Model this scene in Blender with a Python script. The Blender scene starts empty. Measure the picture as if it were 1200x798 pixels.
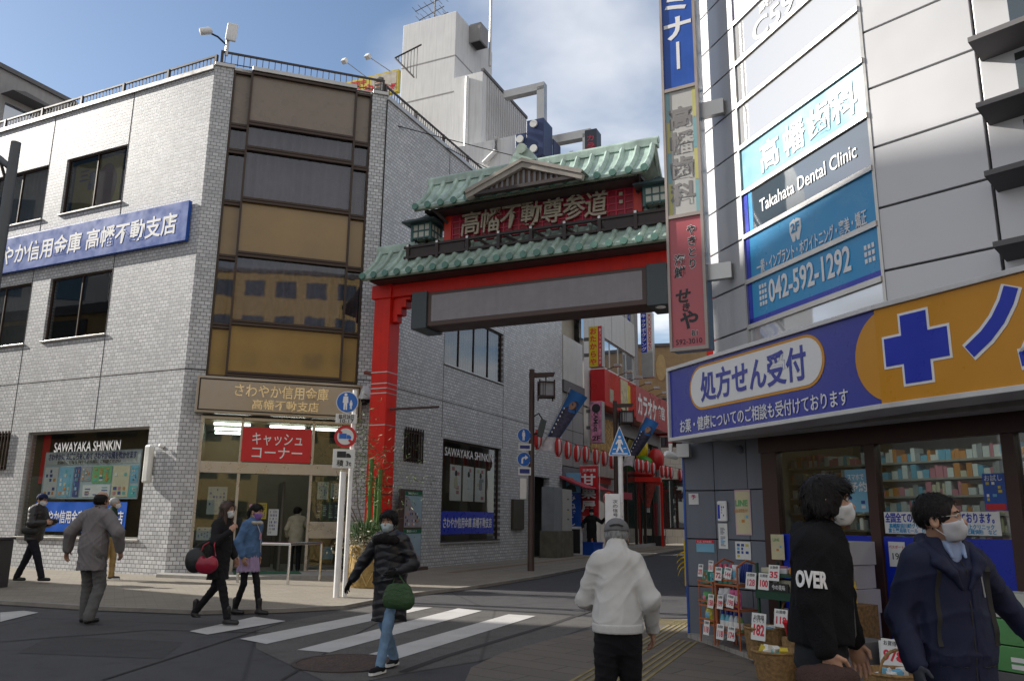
import bpy, bmesh, math, random
import numpy as np
from math import sin, cos, tan, pi, radians, atan2, sqrt
from mathutils import Matrix, Vector, Euler, noise as mnoise
random.seed(7)
SC = bpy.context.scene
COL = SC.collection
# ------------------------------------------------------------------ camera
F_PX, PITCH, ROLL, EYE = 950.0, radians(12.4), radians(.64), 1.42
_fw = Vector((0, cos(PITCH), sin(PITCH))); _up = Vector((0, -sin(PITCH), cos(PITCH))); _rt = Vector((1, 0, 0))
CR = cos(ROLL)*_rt + sin(ROLL)*_up; CU = -sin(ROLL)*_rt + cos(ROLL)*_up
cam = bpy.data.cameras.new('camera'); cam.sensor_width = 36; cam.sensor_fit = 'HORIZONTAL'
cam.lens = F_PX/1200*36; cam.clip_start = .1; cam.clip_end = 3000
camo = bpy.data.objects.new('camera', cam); COL.objects.link(camo)
mm = Matrix.Identity(4)
for i, a in enumerate((CR, CU, -_fw)):
    for j in range(3): mm[j][i] = a[j]
mm.translation = (0, 0, EYE); camo.matrix_world = mm; SC.camera = camo
# ------------------------------------------------------------------ world, sun, exposure
SUN_H, SUN_E = radians(286), radians(28)          # heading (clockwise from +Y) and elevation of the sun
SUN_S, SKY_S, EXPO = 5.0, .11, .46
w = bpy.data.worlds.new('World'); SC.world = w; w.use_nodes = True
nt = w.node_tree; N = nt.nodes; L = nt.links
for n in list(N): N.remove(n)
out = N.new('ShaderNodeOutputWorld'); bg = N.new('ShaderNodeBackground'); bg.inputs[1].default_value = SKY_S
sky = N.new('ShaderNodeTexSky'); sky.sky_type = 'NISHITA'; sky.sun_disc = False
sky.sun_elevation = SUN_E; sky.sun_rotation = SUN_H; sky.air_density = 1.0; sky.dust_density = .6; sky.ozone_density = 1.6
tc = N.new('ShaderNodeTexCoord'); sep = N.new('ShaderNodeSeparateXYZ'); L.new(tc.outputs['Generated'], sep.inputs[0])
def wm(op, a, b=None, c=None):
    n = N.new('ShaderNodeMath'); n.operation = op
    for i, v in enumerate((a, b, c)):
        if v is None: continue
        if hasattr(v, 'links'): L.new(v, n.inputs[i])
        else: n.inputs[i].default_value = v
    return n.outputs[0]
zz = wm('MAXIMUM', sep.outputs[2], .06)
cmb = N.new('ShaderNodeCombineXYZ'); L.new(wm('DIVIDE', sep.outputs[0], zz), cmb.inputs[0]); L.new(wm('DIVIDE', sep.outputs[1], zz), cmb.inputs[1])
nz = N.new('ShaderNodeTexNoise'); nz.inputs['Scale'].default_value = 1.1; nz.inputs['Detail'].default_value = 6; nz.inputs['Roughness'].default_value = .5; nz.inputs['Distortion'].default_value = .35
L.new(cmb.outputs[0], nz.inputs['Vector'])
dp = N.new('ShaderNodeVectorMath'); dp.operation = 'DOT_PRODUCT'; L.new(tc.outputs['Generated'], dp.inputs[0]); dp.inputs[1].default_value = Vector((.2, .90, .38)).normalized()
bias = N.new('ShaderNodeMapRange'); bias.inputs['From Min'].default_value = .86; bias.inputs['From Max'].default_value = 1.0; bias.inputs['To Min'].default_value = -.30; bias.inputs['To Max'].default_value = .16; bias.clamp = False
L.new(dp.outputs['Value'], bias.inputs['Value'])
# broken cloud: open blue ahead of the viewer, bright unseen cloud added overhead and behind to fill the shade
dv = N.new('ShaderNodeVectorMath'); dv.operation = 'DOT_PRODUCT'; L.new(tc.outputs['Generated'], dv.inputs[0]); dv.inputs[1].default_value = Vector((-.05, .88, .47)).normalized()
rest = N.new('ShaderNodeMapRange'); rest.interpolation_type = 'SMOOTHSTEP'; rest.inputs['From Min'].default_value = .80; rest.inputs['From Max'].default_value = .45; rest.inputs['To Min'].default_value = 0; rest.inputs['To Max'].default_value = .42
L.new(dv.outputs['Value'], rest.inputs['Value'])
sm = wm('ADD', wm('ADD', nz.outputs['Fac'], wm('MAXIMUM', bias.outputs[0], -.16)), rest.outputs[0])
cr = N.new('ShaderNodeMapRange'); cr.interpolation_type = 'SMOOTHSTEP'; cr.inputs['From Min'].default_value = .42; cr.inputs['From Max'].default_value = .80; L.new(sm, cr.inputs['Value'])
mx = N.new('ShaderNodeMix'); mx.data_type = 'RGBA'; L.new(cr.outputs[0], mx.inputs['Factor']); L.new(sky.outputs[0], mx.inputs['A']); cb = N.new('ShaderNodeMix'); cb.data_type = 'RGBA'; L.new(wm('MULTIPLY', rest.outputs[0], 2.38), cb.inputs['Factor']); cb.inputs['A'].default_value = (7.4, 7.5, 7.7, 1); cb.inputs['B'].default_value = (4.7, 4.75, 4.9, 1); L.new(cb.outputs['Result'], mx.inputs['B'])
L.new(mx.outputs['Result'], bg.inputs[0]); L.new(bg.outputs[0], out.inputs[0])
sd = bpy.data.lights.new('sun', 'SUN'); sd.energy = SUN_S; sd.angle = radians(.5); sd.color = (1, .95, .87)
so = bpy.data.objects.new('sun', sd); COL.objects.link(so)
to_sun = Vector((sin(SUN_H)*cos(SUN_E), cos(SUN_H)*cos(SUN_E), sin(SUN_E)))
so.rotation_mode = 'QUATERNION'; so.rotation_quaternion = to_sun.to_track_quat('Z', 'Y'); so.location = (0, 0, 40)
SC.view_settings.view_transform = 'Standard'; SC.view_settings.look = 'None'; SC.view_settings.exposure = EXPO; SC.view_settings.gamma = 1
SC.render.engine = 'CYCLES'; SC.cycles.max_bounces = 8; SC.cycles.transparent_max_bounces = 12; SC.cycles.caustics_reflective = False; SC.cycles.caustics_refractive = False
# ------------------------------------------------------------------ materials
MC = {}
def srgb(r, g, b):
    f = lambda c: c/12.92 if c <= .04045 else ((c+.055)/1.055)**2.4
    return (f(r/255), f(g/255), f(b/255))
class NB:
    def __init__(s, name):
        s.m = bpy.data.materials.new(name); s.m.use_nodes = True; s.t = s.m.node_tree; s.n = s.t.nodes; s.l = s.t.links
        s.b = s.n['Principled BSDF']
    def new(s, t, **k):
        n = s.n.new(t)
        for a, v in k.items(): setattr(n, a, v)
        return n
    def put(s, sock, v):
        if hasattr(v, 'links'): s.l.new(v, sock)
        else: sock.default_value = v
    def obj(s): 
        return s.new('ShaderNodeTexCoord').outputs['Object']
    def noise(s, vec, scale, detail=4, rough=.55):
        n = s.new('ShaderNodeTexNoise'); n.inputs['Scale'].default_value = scale; n.inputs['Detail'].default_value = detail; n.inputs['Roughness'].default_value = rough
        s.l.new(vec, n.inputs['Vector']); return n.outputs['Fac']
    def rng(s, v, a, b, c, d):
        n = s.new('ShaderNodeMapRange'); s.l.new(v, n.inputs[0])
        for i, x in enumerate((a, b, c, d)): n.inputs[i+1].default_value = x
        return n.outputs[0]
    def mix(s, f, a, b, mode='MIX'):
        n = s.new('ShaderNodeMix', data_type='RGBA', blend_type=mode)
        s.put(n.inputs['Factor'], f); s.put(n.inputs['A'], a if hasattr(a, 'links') else (*a[:3], 1)); s.put(n.inputs['B'], b if hasattr(b, 'links') else (*b[:3], 1))
        return n.outputs['Result']
    def bump(s, h, strength, dist=.01):
        n = s.new('ShaderNodeBump'); n.inputs['Strength'].default_value = strength; n.inputs['Distance'].default_value = dist
        s.l.new(h, n.inputs['Height']); s.l.new(n.outputs[0], s.b.inputs['Normal'])
    def scalevec(s, vec, sc, rot=(0, 0, 0)):
        n = s.new('ShaderNodeMapping'); s.l.new(vec, n.inputs[0]); n.inputs['Scale'].default_value = sc; n.inputs['Rotation'].default_value = rot
        return n.outputs[0]
def mat(name, col, rough=.6, metal=0., var=.12, scale=3., bump=0., bscale=90., streak=0., spec=.5, coat=0., emit=0.):
    if name in MC: return MC[name]
    k = NB(name); o = k.obj()
    n = k.noise(o, scale, 6)
    v = k.rng(n, .3, .7, 1-var, 1+var)
    hsv = k.new('ShaderNodeHueSaturation'); hsv.inputs['Color'].default_value = (*col, 1); k.l.new(v, hsv.inputs['Value'])
    c = hsv.outputs[0]
    if streak:
        s2 = k.noise(k.scalevec(o, (6, 6, .35)), 1.5, 5)
        c = k.mix(k.rng(s2, .45, .75, 0, streak), c, tuple(x*.45 for x in col))
    k.l.new(c, k.b.inputs['Base Color'])
    k.l.new(k.rng(n, .3, .7, max(rough-.07, .02), min(rough+.07, 1)), k.b.inputs['Roughness'])
    k.b.inputs['Metallic'].default_value = metal; k.b.inputs['Specular IOR Level'].default_value = spec
    if coat: k.b.inputs['Coat Weight'].default_value = coat
    if bump: k.bump(k.noise(o, bscale, 3), bump)
    if emit:
        k.b.inputs['Emission Color'].default_value = (*col, 1); k.b.inputs['Emission Strength'].default_value = emit
    MC[name] = k.m; return k.m
def tile_mat(name, c1, c2, mortar, bw, bh, ms, axis='xz', bump=.35, dirt=.3, rough=.45):
    k = NB(name); o = k.obj(); sp = k.new('ShaderNodeSeparateXYZ'); k.l.new(o, sp.inputs[0]); cb = k.new('ShaderNodeCombineXYZ')
    k.l.new(sp.outputs[{'x': 0, 'y': 1}[axis[0]]], cb.inputs[0]); k.l.new(sp.outputs[{'z': 2, 'y': 1}[axis[1]]], cb.inputs[1])
    br = k.new('ShaderNodeTexBrick'); k.l.new(cb.outputs[0], br.inputs['Vector'])
    br.inputs['Color1'].default_value = (*c1, 1); br.inputs['Color2'].default_value = (*c2, 1); br.inputs['Mortar'].default_value = (*mortar, 1)
    br.inputs['Scale'].default_value = 1; br.inputs['Brick Width'].default_value = bw; br.inputs['Row Height'].default_value = bh; br.inputs['Mortar Size'].default_value = ms
    br.inputs['Mortar Smooth'].default_value = .12; br.inputs['Bias'].default_value = -.1
    d = k.noise(k.scalevec(o, (1.2, 1.2, .22)), 1.1, 6, .6)
    d2 = k.noise(o, .45, 3)
    c = k.mix(k.rng(d, .42, .72, 0, dirt), br.outputs['Color'], tuple(x*.6 for x in c1))
    d3 = k.noise(k.scalevec(o, (5.5, 5.5, .16)), 1.3, 5, .6); c = k.mix(k.rng(d3, .54, .72, 0, .34), c, tuple(x*.5 for x in c2)); c = k.mix(k.rng(d2, .3, .7, 0, .28), c, tuple(x*.75 for x in c2))
    k.l.new(c, k.b.inputs['Base Color']); k.l.new(k.rng(k.noise(o, 30, 3), .3, .7, rough-.1, rough+.12), k.b.inputs['Roughness'])
    inv = k.new('ShaderNodeMath', operation='SUBTRACT'); inv.inputs[0].default_value = 1; k.l.new(br.outputs['Fac'], inv.inputs[1])
    k.bump(inv.outputs[0], bump, .008); MC[name] = k.m; return k.m
def glass_mat(name, tint, refl=.16, rough=.02, opacity=0., body=(.02, .02, .02), wavy=.02):
    k = NB(name); o = k.obj(); k.n.remove(k.b)
    mo = k.n['Material Output']; gl = k.new('ShaderNodeBsdfGlossy'); gl.inputs['Roughness'].default_value = rough; gl.inputs['Color'].default_value = (.95, .97, 1, 1)
    tr = k.new('ShaderNodeBsdfTransparent'); tr.inputs[0].default_value = (*tint, 1)
    bm_ = k.new('ShaderNodeBump'); bm_.inputs['Strength'].default_value = wavy; bm_.inputs['Distance'].default_value = .05; k.l.new(k.noise(o, 1.1, 2), bm_.inputs['Height']); k.l.new(bm_.outputs[0], gl.inputs['Normal'])
    lw = k.new('ShaderNodeFresnel'); lw.inputs[0].default_value = 1.5
    ge = k.new('ShaderNodeNewGeometry'); iv = k.new('ShaderNodeMath', operation='SUBTRACT'); iv.inputs[0].default_value = 1; k.l.new(ge.outputs['Backfacing'], iv.inputs[1]); ml = k.new('ShaderNodeMath', operation='MULTIPLY'); k.l.new(lw.outputs[0], ml.inputs[0]); k.l.new(iv.outputs[0], ml.inputs[1])
    ad = k.new('ShaderNodeMath', operation='ADD', use_clamp=True); k.l.new(ml.outputs[0], ad.inputs[0]); ad.inputs[1].default_value = refl
    base = tr.outputs[0]
    if opacity:
        df = k.new('ShaderNodeBsdfDiffuse'); df.inputs[0].default_value = (*body, 1); m2 = k.new('ShaderNodeMixShader'); m2.inputs[0].default_value = opacity
        k.l.new(tr.outputs[0], m2.inputs[1]); k.l.new(df.outputs[0], m2.inputs[2]); base = m2.outputs[0]
    ms = k.new('ShaderNodeMixShader'); k.l.new(ad.outputs[0], ms.inputs[0]); k.l.new(base, ms.inputs[1]); k.l.new(gl.outputs[0], ms.inputs[2]); k.l.new(ms.outputs[0], mo.inputs[0])
    MC[name] = k.m; return k.m
# ------------------------------------------------------------------ frames and builders
def hdv(deg): a = radians(deg); return Vector((sin(a), cos(a), 0))
def FR(x, y, heading, z=0.):          # frame whose local +x runs along a compass heading, -y faces out, z up
    return Matrix.Translation((x, y, z)) @ Matrix.Rotation(radians(90-heading), 4, 'Z')
def TR(x, y, z): return Matrix.Translation((x, y, z))
def RZ(d): return Matrix.Rotation(radians(d), 4, 'Z')
def RX(d): return Matrix.Rotation(radians(d), 4, 'X')
def RY(d): return Matrix.Rotation(radians(d), 4, 'Y')
W = {}
def ray(px, py): return CR*((px-600)/F_PX) - CU*((py-399)/F_PX) + _fw
def ground(px, py, z=0.):
    d = ray(px, py); return Vector((0, 0, EYE)) + d*((z-EYE)/d.z)
def on(M, px, py, y=0.):              # local (x, z) of the spot on a frame's wall plane
    i = M.inverted(); o = i @ Vector((0, 0, EYE)); d = i.to_3x3() @ ray(px, py); t = (y-o.y)/d.y
    p = o + d*t; return p.x, p.z
def tag(o, label=None, cat=None, group=None, kind=None):
    if label: o['label'] = label
    if cat: o['category'] = cat
    if group: o['group'] = group
    if kind: o['kind'] = kind
    return o
def place(o, parent, M):
    if M is None: M = W[parent] if parent else Matrix.Identity(4)
    W[o] = M.copy()
    if parent: o.parent = parent; o.matrix_basis = W[parent].inverted() @ M
    else: o.matrix_basis = M
    COL.objects.link(o); return o
def thing(name, M, label, cat, group=None, kind=None):
    o = bpy.data.objects.new(name, None); o.empty_display_size = .2
    place(o, None, M); return tag(o, label, cat, group, kind)
class MB:
    def __init__(s): s.v = []; s.f = []; s.sm = False
    def _a(s, vs, fs):
        b = len(s.v); s.v += [tuple(v) for v in vs]; s.f += [tuple(b+i for i in f) for f in fs]; return s
    def box(s, x0, x1, y0, y1, z0, z1, M=None):
        vs = [(x, y, z) for z in (z0, z1) for y in (y0, y1) for x in (x0, x1)]
        if M is not None: vs = [M @ Vector(v) for v in vs]
        return s._a(vs, [(0, 2, 3, 1), (4, 5, 7, 6), (0, 1, 5, 4), (1, 3, 7, 5), (3, 2, 6, 7), (2, 0, 4, 6)])
    def quad(s, *p): return s._a(p, [tuple(range(len(p)))])
    def prism(s, pts, d, M=None):     # polygon in xz, extruded from y=0 to y=d
        n = len(pts); vs = [(x, 0, z) for x, z in pts] + [(x, d, z) for x, z in pts]
        if M is not None: vs = [M @ Vector(v) for v in vs]
        fs = [tuple(range(n)), tuple(range(2*n-1, n-1, -1))] + [(i, i+n, (i+1) % n+n, (i+1) % n) for i in range(n)]
        return s._a(vs, fs)
    def slab(s, pts, z0, z1):         # polygon in xy between two heights
        n = len(pts); vs = [(x, y, z0) for x, y in pts] + [(x, y, z1) for x, y in pts]
        return s._a(vs, [tuple(range(n-1, -1, -1)), tuple(range(n, 2*n))] + [(i, (i+1) % n, (i+1) % n+n, i+n) for i in range(n)])
    def tube(s, pts, r, n=8, cap=True):
        pts = [Vector(p) for p in pts]; rs = r if isinstance(r, (list, tuple)) else [r]*len(pts); rings = []
        for i, p in enumerate(pts):
            d = (pts[min(i+1, len(pts)-1)] - pts[max(i-1, 0)]).normalized()
            a = d.cross(Vector((0, 0, 1)) if abs(d.z) < .9 else Vector((1, 0, 0))).normalized(); b = d.cross(a)
            rings.append([p + (a*cos(2*pi*k/n) + b*sin(2*pi*k/n))*rs[i] for k in range(n)])
        vs = [v for r_ in rings for v in r_]
        fs = [(i*n+k, i*n+(k+1) % n, (i+1)*n+(k+1) % n, (i+1)*n+k) for i in range(len(pts)-1) for k in range(n)]
        if cap: fs += [tuple(range(n-1, -1, -1)), tuple(range((len(pts)-1)*n, len(pts)*n))]
        return s._a(vs, fs)
    def lathe(s, prof, n=16, M=None):  # profile (r, z)
        vs = [Vector((r*cos(2*pi*k/n), r*sin(2*pi*k/n), z)) for r, z in prof for k in range(n)]
        if M is not None: vs = [M @ v for v in vs]
        m = len(prof); fs = [(i*n+k, i*n+(k+1) % n, (i+1)*n+(k+1) % n, (i+1)*n+k) for i in range(m-1) for k in range(n)]
        if prof[0][0] > 1e-4: fs.append(tuple(range(n-1, -1, -1)))
        if prof[-1][0] > 1e-4: fs.append(tuple(range((m-1)*n, m*n)))
        return s._a(vs, fs)
    def grid(s, fn, nu, nv):
        vs = [fn(i/nu, j/nv) for j in range(nv+1) for i in range(nu+1)]
        return s._a(vs, [(j*(nu+1)+i, j*(nu+1)+i+1, (j+1)*(nu+1)+i+1, (j+1)*(nu+1)+i) for j in range(nv) for i in range(nu)])
    def wall(s, x0, x1, z0, z1, holes, th=.25, y=0.):
        xs = sorted({x0, x1, *[h[0] for h in holes], *[h[1] for h in holes]}); zs = sorted({z0, z1, *[h[2] for h in holes], *[h[3] for h in holes]})
        inside = lambda x, z: any(h[0] < x < h[1] and h[2] < z < h[3] for h in holes)
        for a, b in zip(xs, xs[1:]):
            for c, d in zip(zs, zs[1:]):
                if inside((a+b)/2, (c+d)/2): continue
                s.quad((a, y, c), (b, y, c), (b, y, d), (a, y, d)); s.quad((a, y+th, c), (a, y+th, d), (b, y+th, d), (b, y+th, c))
        for h in holes + [(x0, x1, z0, z1)]:
            a, b, c, d = h; e = h == (x0, x1, z0, z1)
            for q in (((a, c), (b, c)), ((b, c), (b, d)), ((b, d), (a, d)), ((a, d), (a, c))):
                (p, r), (t, u) = q; qd = [(p, y, r), (p, y+th, r), (t, y+th, u), (t, y, u)]
                s.quad(*(qd[::-1] if e else qd))
        return s
    def build(s, name, m, parent=None, M=None, bevel=0., smooth=False, sub=0):
        me = bpy.data.meshes.new(name); me.from_pydata([tuple(v) for v in s.v], [], s.f); me.update()
        o = bpy.data.objects.new(name, me); me.materials.append(m)
        if smooth:
            me.polygons.foreach_set('use_smooth', [True]*len(me.polygons))
            try: me.set_sharp_from_angle(angle=radians(40))
            except Exception: pass
        if bevel:
            b = o.modifiers.new('bevel', 'BEVEL'); b.width = bevel; b.segments = 2; b.limit_method = 'ANGLE'; b.angle_limit = radians(50)
        return place(o, parent, M)
def kids(o): return [c for c in bpy.data.objects if c.parent == o]
CH = {}
def copy_tree(o, M, label, group=None):
    ch = [(c, kids(c)) for c in kids(o)]
    r = o.copy(); COL.objects.link(r); r.matrix_basis = M; W[r] = M.copy(); r['label'] = label
    if group: r['group'] = group
    for c, gs in ch:
        d = c.copy(); COL.objects.link(d); d.parent = r; W[d] = M @ c.matrix_basis
        for g in gs:
            h = g.copy(); COL.objects.link(h); h.parent = d
    return r
_TX = {}
def text_mesh(s, size, bold=0., ext=.002, align='CENTER', sx=1., shear=0., ls=1.):
    key = (s, size, bold, ext, align, sx, shear, ls)
    if key in _TX: return _TX[key]
    cu = bpy.data.curves.new('lettering', 'FONT'); cu.body = s; cu.size = size; cu.extrude = ext; cu.offset = bold*size
    cu.align_x = align; cu.align_y = 'CENTER'; cu.resolution_u = 3; cu.shear = shear; cu.space_line = ls
    ob = bpy.data.objects.new('t', cu); COL.objects.link(ob)
    dg = bpy.context.evaluated_depsgraph_get(); dg.update()
    me = bpy.data.meshes.new_from_object(ob.evaluated_get(dg)); COL.objects.unlink(ob); bpy.data.objects.remove(ob)
    me.materials.clear(); me.transform(Matrix.Scale(sx, 4, (1, 0, 0)))
    me.transform(Matrix(((1, 0, 0, 0), (0, 0, -1, 0), (0, 1, 0, 0), (0, 0, 0, 1)))); me.name = 'lettering'
    _TX[key] = me; return me
def text(parent, s, size, m, x, z, y=-.006, M=None, bold=.0, ext=.002, align='CENTER', sx=1., vert=False, shear=0., name='lettering', rot=0., fit=None, ls=1.):
    if vert: s = '\n'.join(s.replace('ー', '｜')); ls = 1.1
    me = text_mesh(s, size, bold, ext, align, sx, shear, ls)
    if fit:                           # stretch the line to a given width (or column to a given height)
        c = [v.co.x if not vert else v.co.z for v in me.vertices]; k = fit/(max(c)-min(c)); me = me.copy()
        me.transform(Matrix.Scale(k, 4, (1, 0, 0) if not vert else (0, 0, 1)))
    me = me.copy(); me.materials.append(m)
    zs = [v.co.z for v in me.vertices]
    if zs: me.transform(Matrix.Translation((0, 0, -(min(zs)+max(zs))/2)))
    o = bpy.data.objects.new(name, me)
    return place(o, parent, (M if M is not None else W[parent]) @ TR(x, y, z) @ RY(rot))
def board(name, M, x0, x1, z0, z1, th, m, label, cat, group=None, parent=None, bevel=.006):
    """a flat panel with its face at y=-th"""
    mb = MB().box(x0, x1, -th, 0, z0, z1)
    if parent is None:
        t = thing(name, M, label, cat, group); mb.build('panel', m, t, bevel=bevel); return t
    return mb.build(name, m, parent, M, bevel=bevel)
def rect(parent, name, x0, x1, z0, z1, y, m, th=.003, M=None):
    return MB().box(x0, x1, y-th, y, z0, z1).build(name, m, parent, M)
# ================================================================== shared materials
m_tile = tile_mat('pale wall tile', (.72, .73, .75), (.46, .47, .49), (.13, .125, .125), .15, .095, .0085, dirt=.55)
m_tile_end = m_tile
m_white = mat('white paint', (.78, .78, .78), .4)
m_letter = mat('white lettering', (.82, .82, .82), .45, var=.03)
m_ink = mat('dark blue ink', (.02, .035, .20), .5, var=.05)
m_black = mat('black ink', (.02, .02, .022), .5, var=.1)
m_red_ink = mat('red ink', (.62, .02, .05), .5, var=.08)
m_blue = mat('blue sign face', (.012, .085, .42), .35, var=.10, streak=.35)
m_blue2 = mat('bright blue film', (.008, .03, .45), .3, var=.05)
m_alu = mat('aluminium', (.50, .49, .47), .35, .75, var=.08)
m_steel = mat('brushed steel', (.34, .31, .275), .32, .7, var=.10, scale=1.2)
m_chrome = mat('stainless steel', (.62, .62, .62), .18, .95, var=.05)
m_bronze = mat('dark bronze frame', (.055, .036, .028), .42, .35, var=.12)
m_brown = mat('brown painted steel', (.075, .045, .038), .5, var=.15)
m_rail = mat('brown railing', (.05, .038, .036), .5, var=.1)
m_dark = mat('dark interior', (.03, .028, .026), .9)
m_concrete = mat('grey concrete', (.30, .29, .27), .85, bump=.15, streak=.35)
m_red = mat('vermilion paint', (.68, .022, .012), .45, var=.14, scale=1.4, streak=.20, spec=.3)
m_redsign = mat('red sign face', (.58, .012, .02), .35, var=.04)
m_copper = mat('green patina copper', (.38, .49, .43), .42, var=.34, scale=2.2, bump=.08, bscale=25, streak=.45)
m_copper_end = mat('dark patina copper', (.10, .22, .18), .5, var=.25)
m_wood = mat('dark stained timber', (.042, .030, .030), .6, var=.25, streak=.3)
m_palewood = mat('weathered pale timber', (.36, .33, .29), .65, var=.15, streak=.25)
m_slat = mat('brown slat timber', (.12, .075, .05), .6, var=.25)
m_gold = mat('gilt lettering', (.40, .36, .27), .45, .2, var=.18, scale=8)
m_rubber = mat('black rubber', (.02, .02, .02), .7)
m_curtain = mat('grey curtain', (.50, .48, .48), .9, var=.1)
m_curtain2 = mat('pale curtain', (.62, .58, .54), .9, var=.1)
m_glass = glass_mat('window glass', (.60, .62, .62), .06); m_glass_show = glass_mat('show window glass', (.90, .92, .91), .015)
m_glass_blue = glass_mat('curtain wall glass', (.62, .60, .64), .04)
m_glass_clear = glass_mat('shop glass', (.72, .76, .74), .02)
m_spandrel = mat('bronze spandrel glass', (.29, .185, .065), .10, var=.16, scale=.6, spec=.6, coat=.15)  # golden reflection of the building opposite mixed into the bronze base colour
m_spandrel_top = mat('matt bronze panel', (.24, .195, .155), .30, var=.06)
m_paper = mat('white paper', (.74, .74, .72), .7, var=.05)
# ================================================================== ground
def asphalt(name, c, warm=0):
    k = NB(name); o = k.obj(); n1 = k.noise(o, .35, 5); n2 = k.noise(o, 160, 2); n3 = k.noise(o, 3, 6, .65)
    a = k.mix(k.rng(n1, .3, .7, 0, 1), tuple(x*.82 for x in c), tuple(x*1.18 for x in c))
    a = k.mix(k.rng(n2, .40, .66, 0, .9), a, tuple(x*2.6 for x in c)); a = k.mix(k.rng(n3, .50, .72, 0, .5), a, tuple(x*.5 for x in c)); n4 = k.noise(k.scalevec(o, (.25, 1.6, 1), (0, 0, .5)), 1.2, 5); a = k.mix(k.rng(n4, .5, .7, 0, .4), a, tuple(x*1.7 for x in c))
    vo = k.new('ShaderNodeTexVoronoi', feature='DISTANCE_TO_EDGE'); vo.inputs['Scale'].default_value = .22; k.l.new(k.scalevec(o, (1, 1, 1)), vo.inputs['Vector'])
    a = k.mix(k.rng(vo.outputs['Distance'], 0, .006, .6, 0), a, tuple(x*.35 for x in c))
    k.l.new(a, k.b.inputs['Base Color']); k.b.inputs['Roughness'].default_value = .82; k.bump(n2, .35, .01); return k.m
def paver(name, c, bw, bh, rot, joint=.012):
    k = NB(name); o = k.scalevec(k.obj(), (1, 1, 1), (0, 0, radians(rot)))
    br = k.new('ShaderNodeTexBrick'); k.l.new(o, br.inputs['Vector']); br.inputs['Scale'].default_value = 1; br.inputs['Brick Width'].default_value = bw; br.inputs['Row Height'].default_value = bh; br.inputs['Mortar Size'].default_value = joint*.5
    br.inputs['Color1'].default_value = (*c, 1); br.inputs['Color2'].default_value = (c[0]*.8, c[1]*.8, c[2]*.82, 1); br.inputs['Mortar'].default_value = (c[0]*.4, c[1]*.4, c[2]*.4, 1)
    n = k.noise(o, .8, 6, .6); n2 = k.noise(o, 120, 2)
    a = k.mix(k.rng(n, .4, .72, 0, .5), br.outputs['Color'], tuple(x*.6 for x in c)); a = k.mix(k.rng(n2, .4, .7, 0, .3), a, tuple(x*1.5 for x in c))
    k.l.new(a, k.b.inputs['Base Color']); k.b.inputs['Roughness'].default_value = .85
    inv = k.new('ShaderNodeMath', operation='SUBTRACT'); inv.inputs[0].default_value = 1; k.l.new(br.outputs['Fac'], inv.inputs[1]); k.bump(inv.outputs[0], .4, .006); return k.m
m_asph = asphalt('asphalt', (.038, .037, .039)); m_asph2 = asphalt('older asphalt', (.064, .060, .056))
m_pave = paver('bank pavers', (.26, .23, .185), .30, .15, -25.5, .008); m_pave2 = paver('shop pavers', (.155, .135, .112), .95, .32, 38, .02)
m_tact = mat('yellow tactile paving', (.24, .195, .09), .85, var=.3, scale=2); _k = NB('worn white road paint'); _o = _k.obj(); _c = _k.mix(_k.rng(_k.noise(_o, 2.2, 5), .3, .7, 0, .5), (.54, .53, .51), (.34, .33, .32)); _c = _k.mix(_k.rng(_k.noise(_o, 34, 6, .75), .60, .68, 0, .75), _c, (.10, .10, .10)); _k.l.new(_c, _k.b.inputs['Base Color']); _k.b.inputs['Roughness'].default_value = .8; m_line = _k.m
m_curb = mat('kerb concrete', (.26, .24, .21), .85, var=.2, bump=.1)
m_gutter = mat('gutter channel', (.03, .028, .028), .9)
def sheet(name, pts, z, m, kind='structure', th=0.):
    mb = MB()
    if th: mb.slab(pts, z-th, z)
    else: mb.quad(*[(x, y, z) for x, y in pts])
    o = mb.build(name, m); return tag(o, kind=kind)
def gp(*q): return [tuple(ground(x, y)[:2]) for x, y in q]
sheet('ground', [(-900, -700), (900, -700), (900, 1500), (-900, 1500)], 0, m_asph)
def ccw(p):
    a = sum(p[i][0]*p[(i+1) % len(p)][1]-p[(i+1) % len(p)][0]*p[i][1] for i in range(len(p))); return p if a > 0 else p[::-1]
B0 = Vector((-7.98, 19.51, 0)); BF = FR(-7.98, 19.51, 115.5); BC = FR(-7.98, 19.51, 71); BS = FR(-3.61, 21.01, 24.8)
GT = FR(-3.01, 19.83, 114.8)
w2 = lambda M, x, y: tuple((M @ Vector((x, y, 0)))[:2])
# bank pavement: wall line to kerb line, turning into the side street
kerb = [w2(BF, -30, -5.75), w2(BF, -8, -5.55)] + gp((0, 707), (110, 714), (240, 719), (330, 717), (400, 713), (440, 705), (487, 697), (555, 689), (630, 677)) + [w2(BS, 22, 2.4*-1), w2(BS, 45, -2.6)]
inner = [w2(BS, 45, .4), w2(BS, 0, .4), w2(BC, 4.3, .5), w2(BC, .2, .5), w2(BF, -.2, .4), w2(BF, -30, .4)]
sheet('pavement', ccw(kerb+inner), .05, m_pave, th=.06)
def ribbon(name, line, w, z, m, off=0., th=.0):
    L_, R_ = [], []
    for i, p in enumerate(line):
        a = Vector(line[max(i-1, 0)]); b = Vector(line[min(i+1, len(line)-1)]); d = (b-a).normalized(); n = Vector((-d.y, d.x))
        L_.append(tuple(Vector(p)+n*(off+w/2))); R_.append(tuple(Vector(p)+n*(off-w/2)))
    return sheet(name, ccw(L_+R_[::-1]), z, m, th=th)
ribbon('kerb', kerb, .14, .056, m_curb, th=.056); ribbon('gutter', kerb, .10, .006, m_gutter, -.15)
for k_ in (.9, 2.4): ribbon('footpath_joint', [w2(BS, 3, -k_), w2(BS, 40, -k_)], .02, .054, m_gutter)
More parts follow.
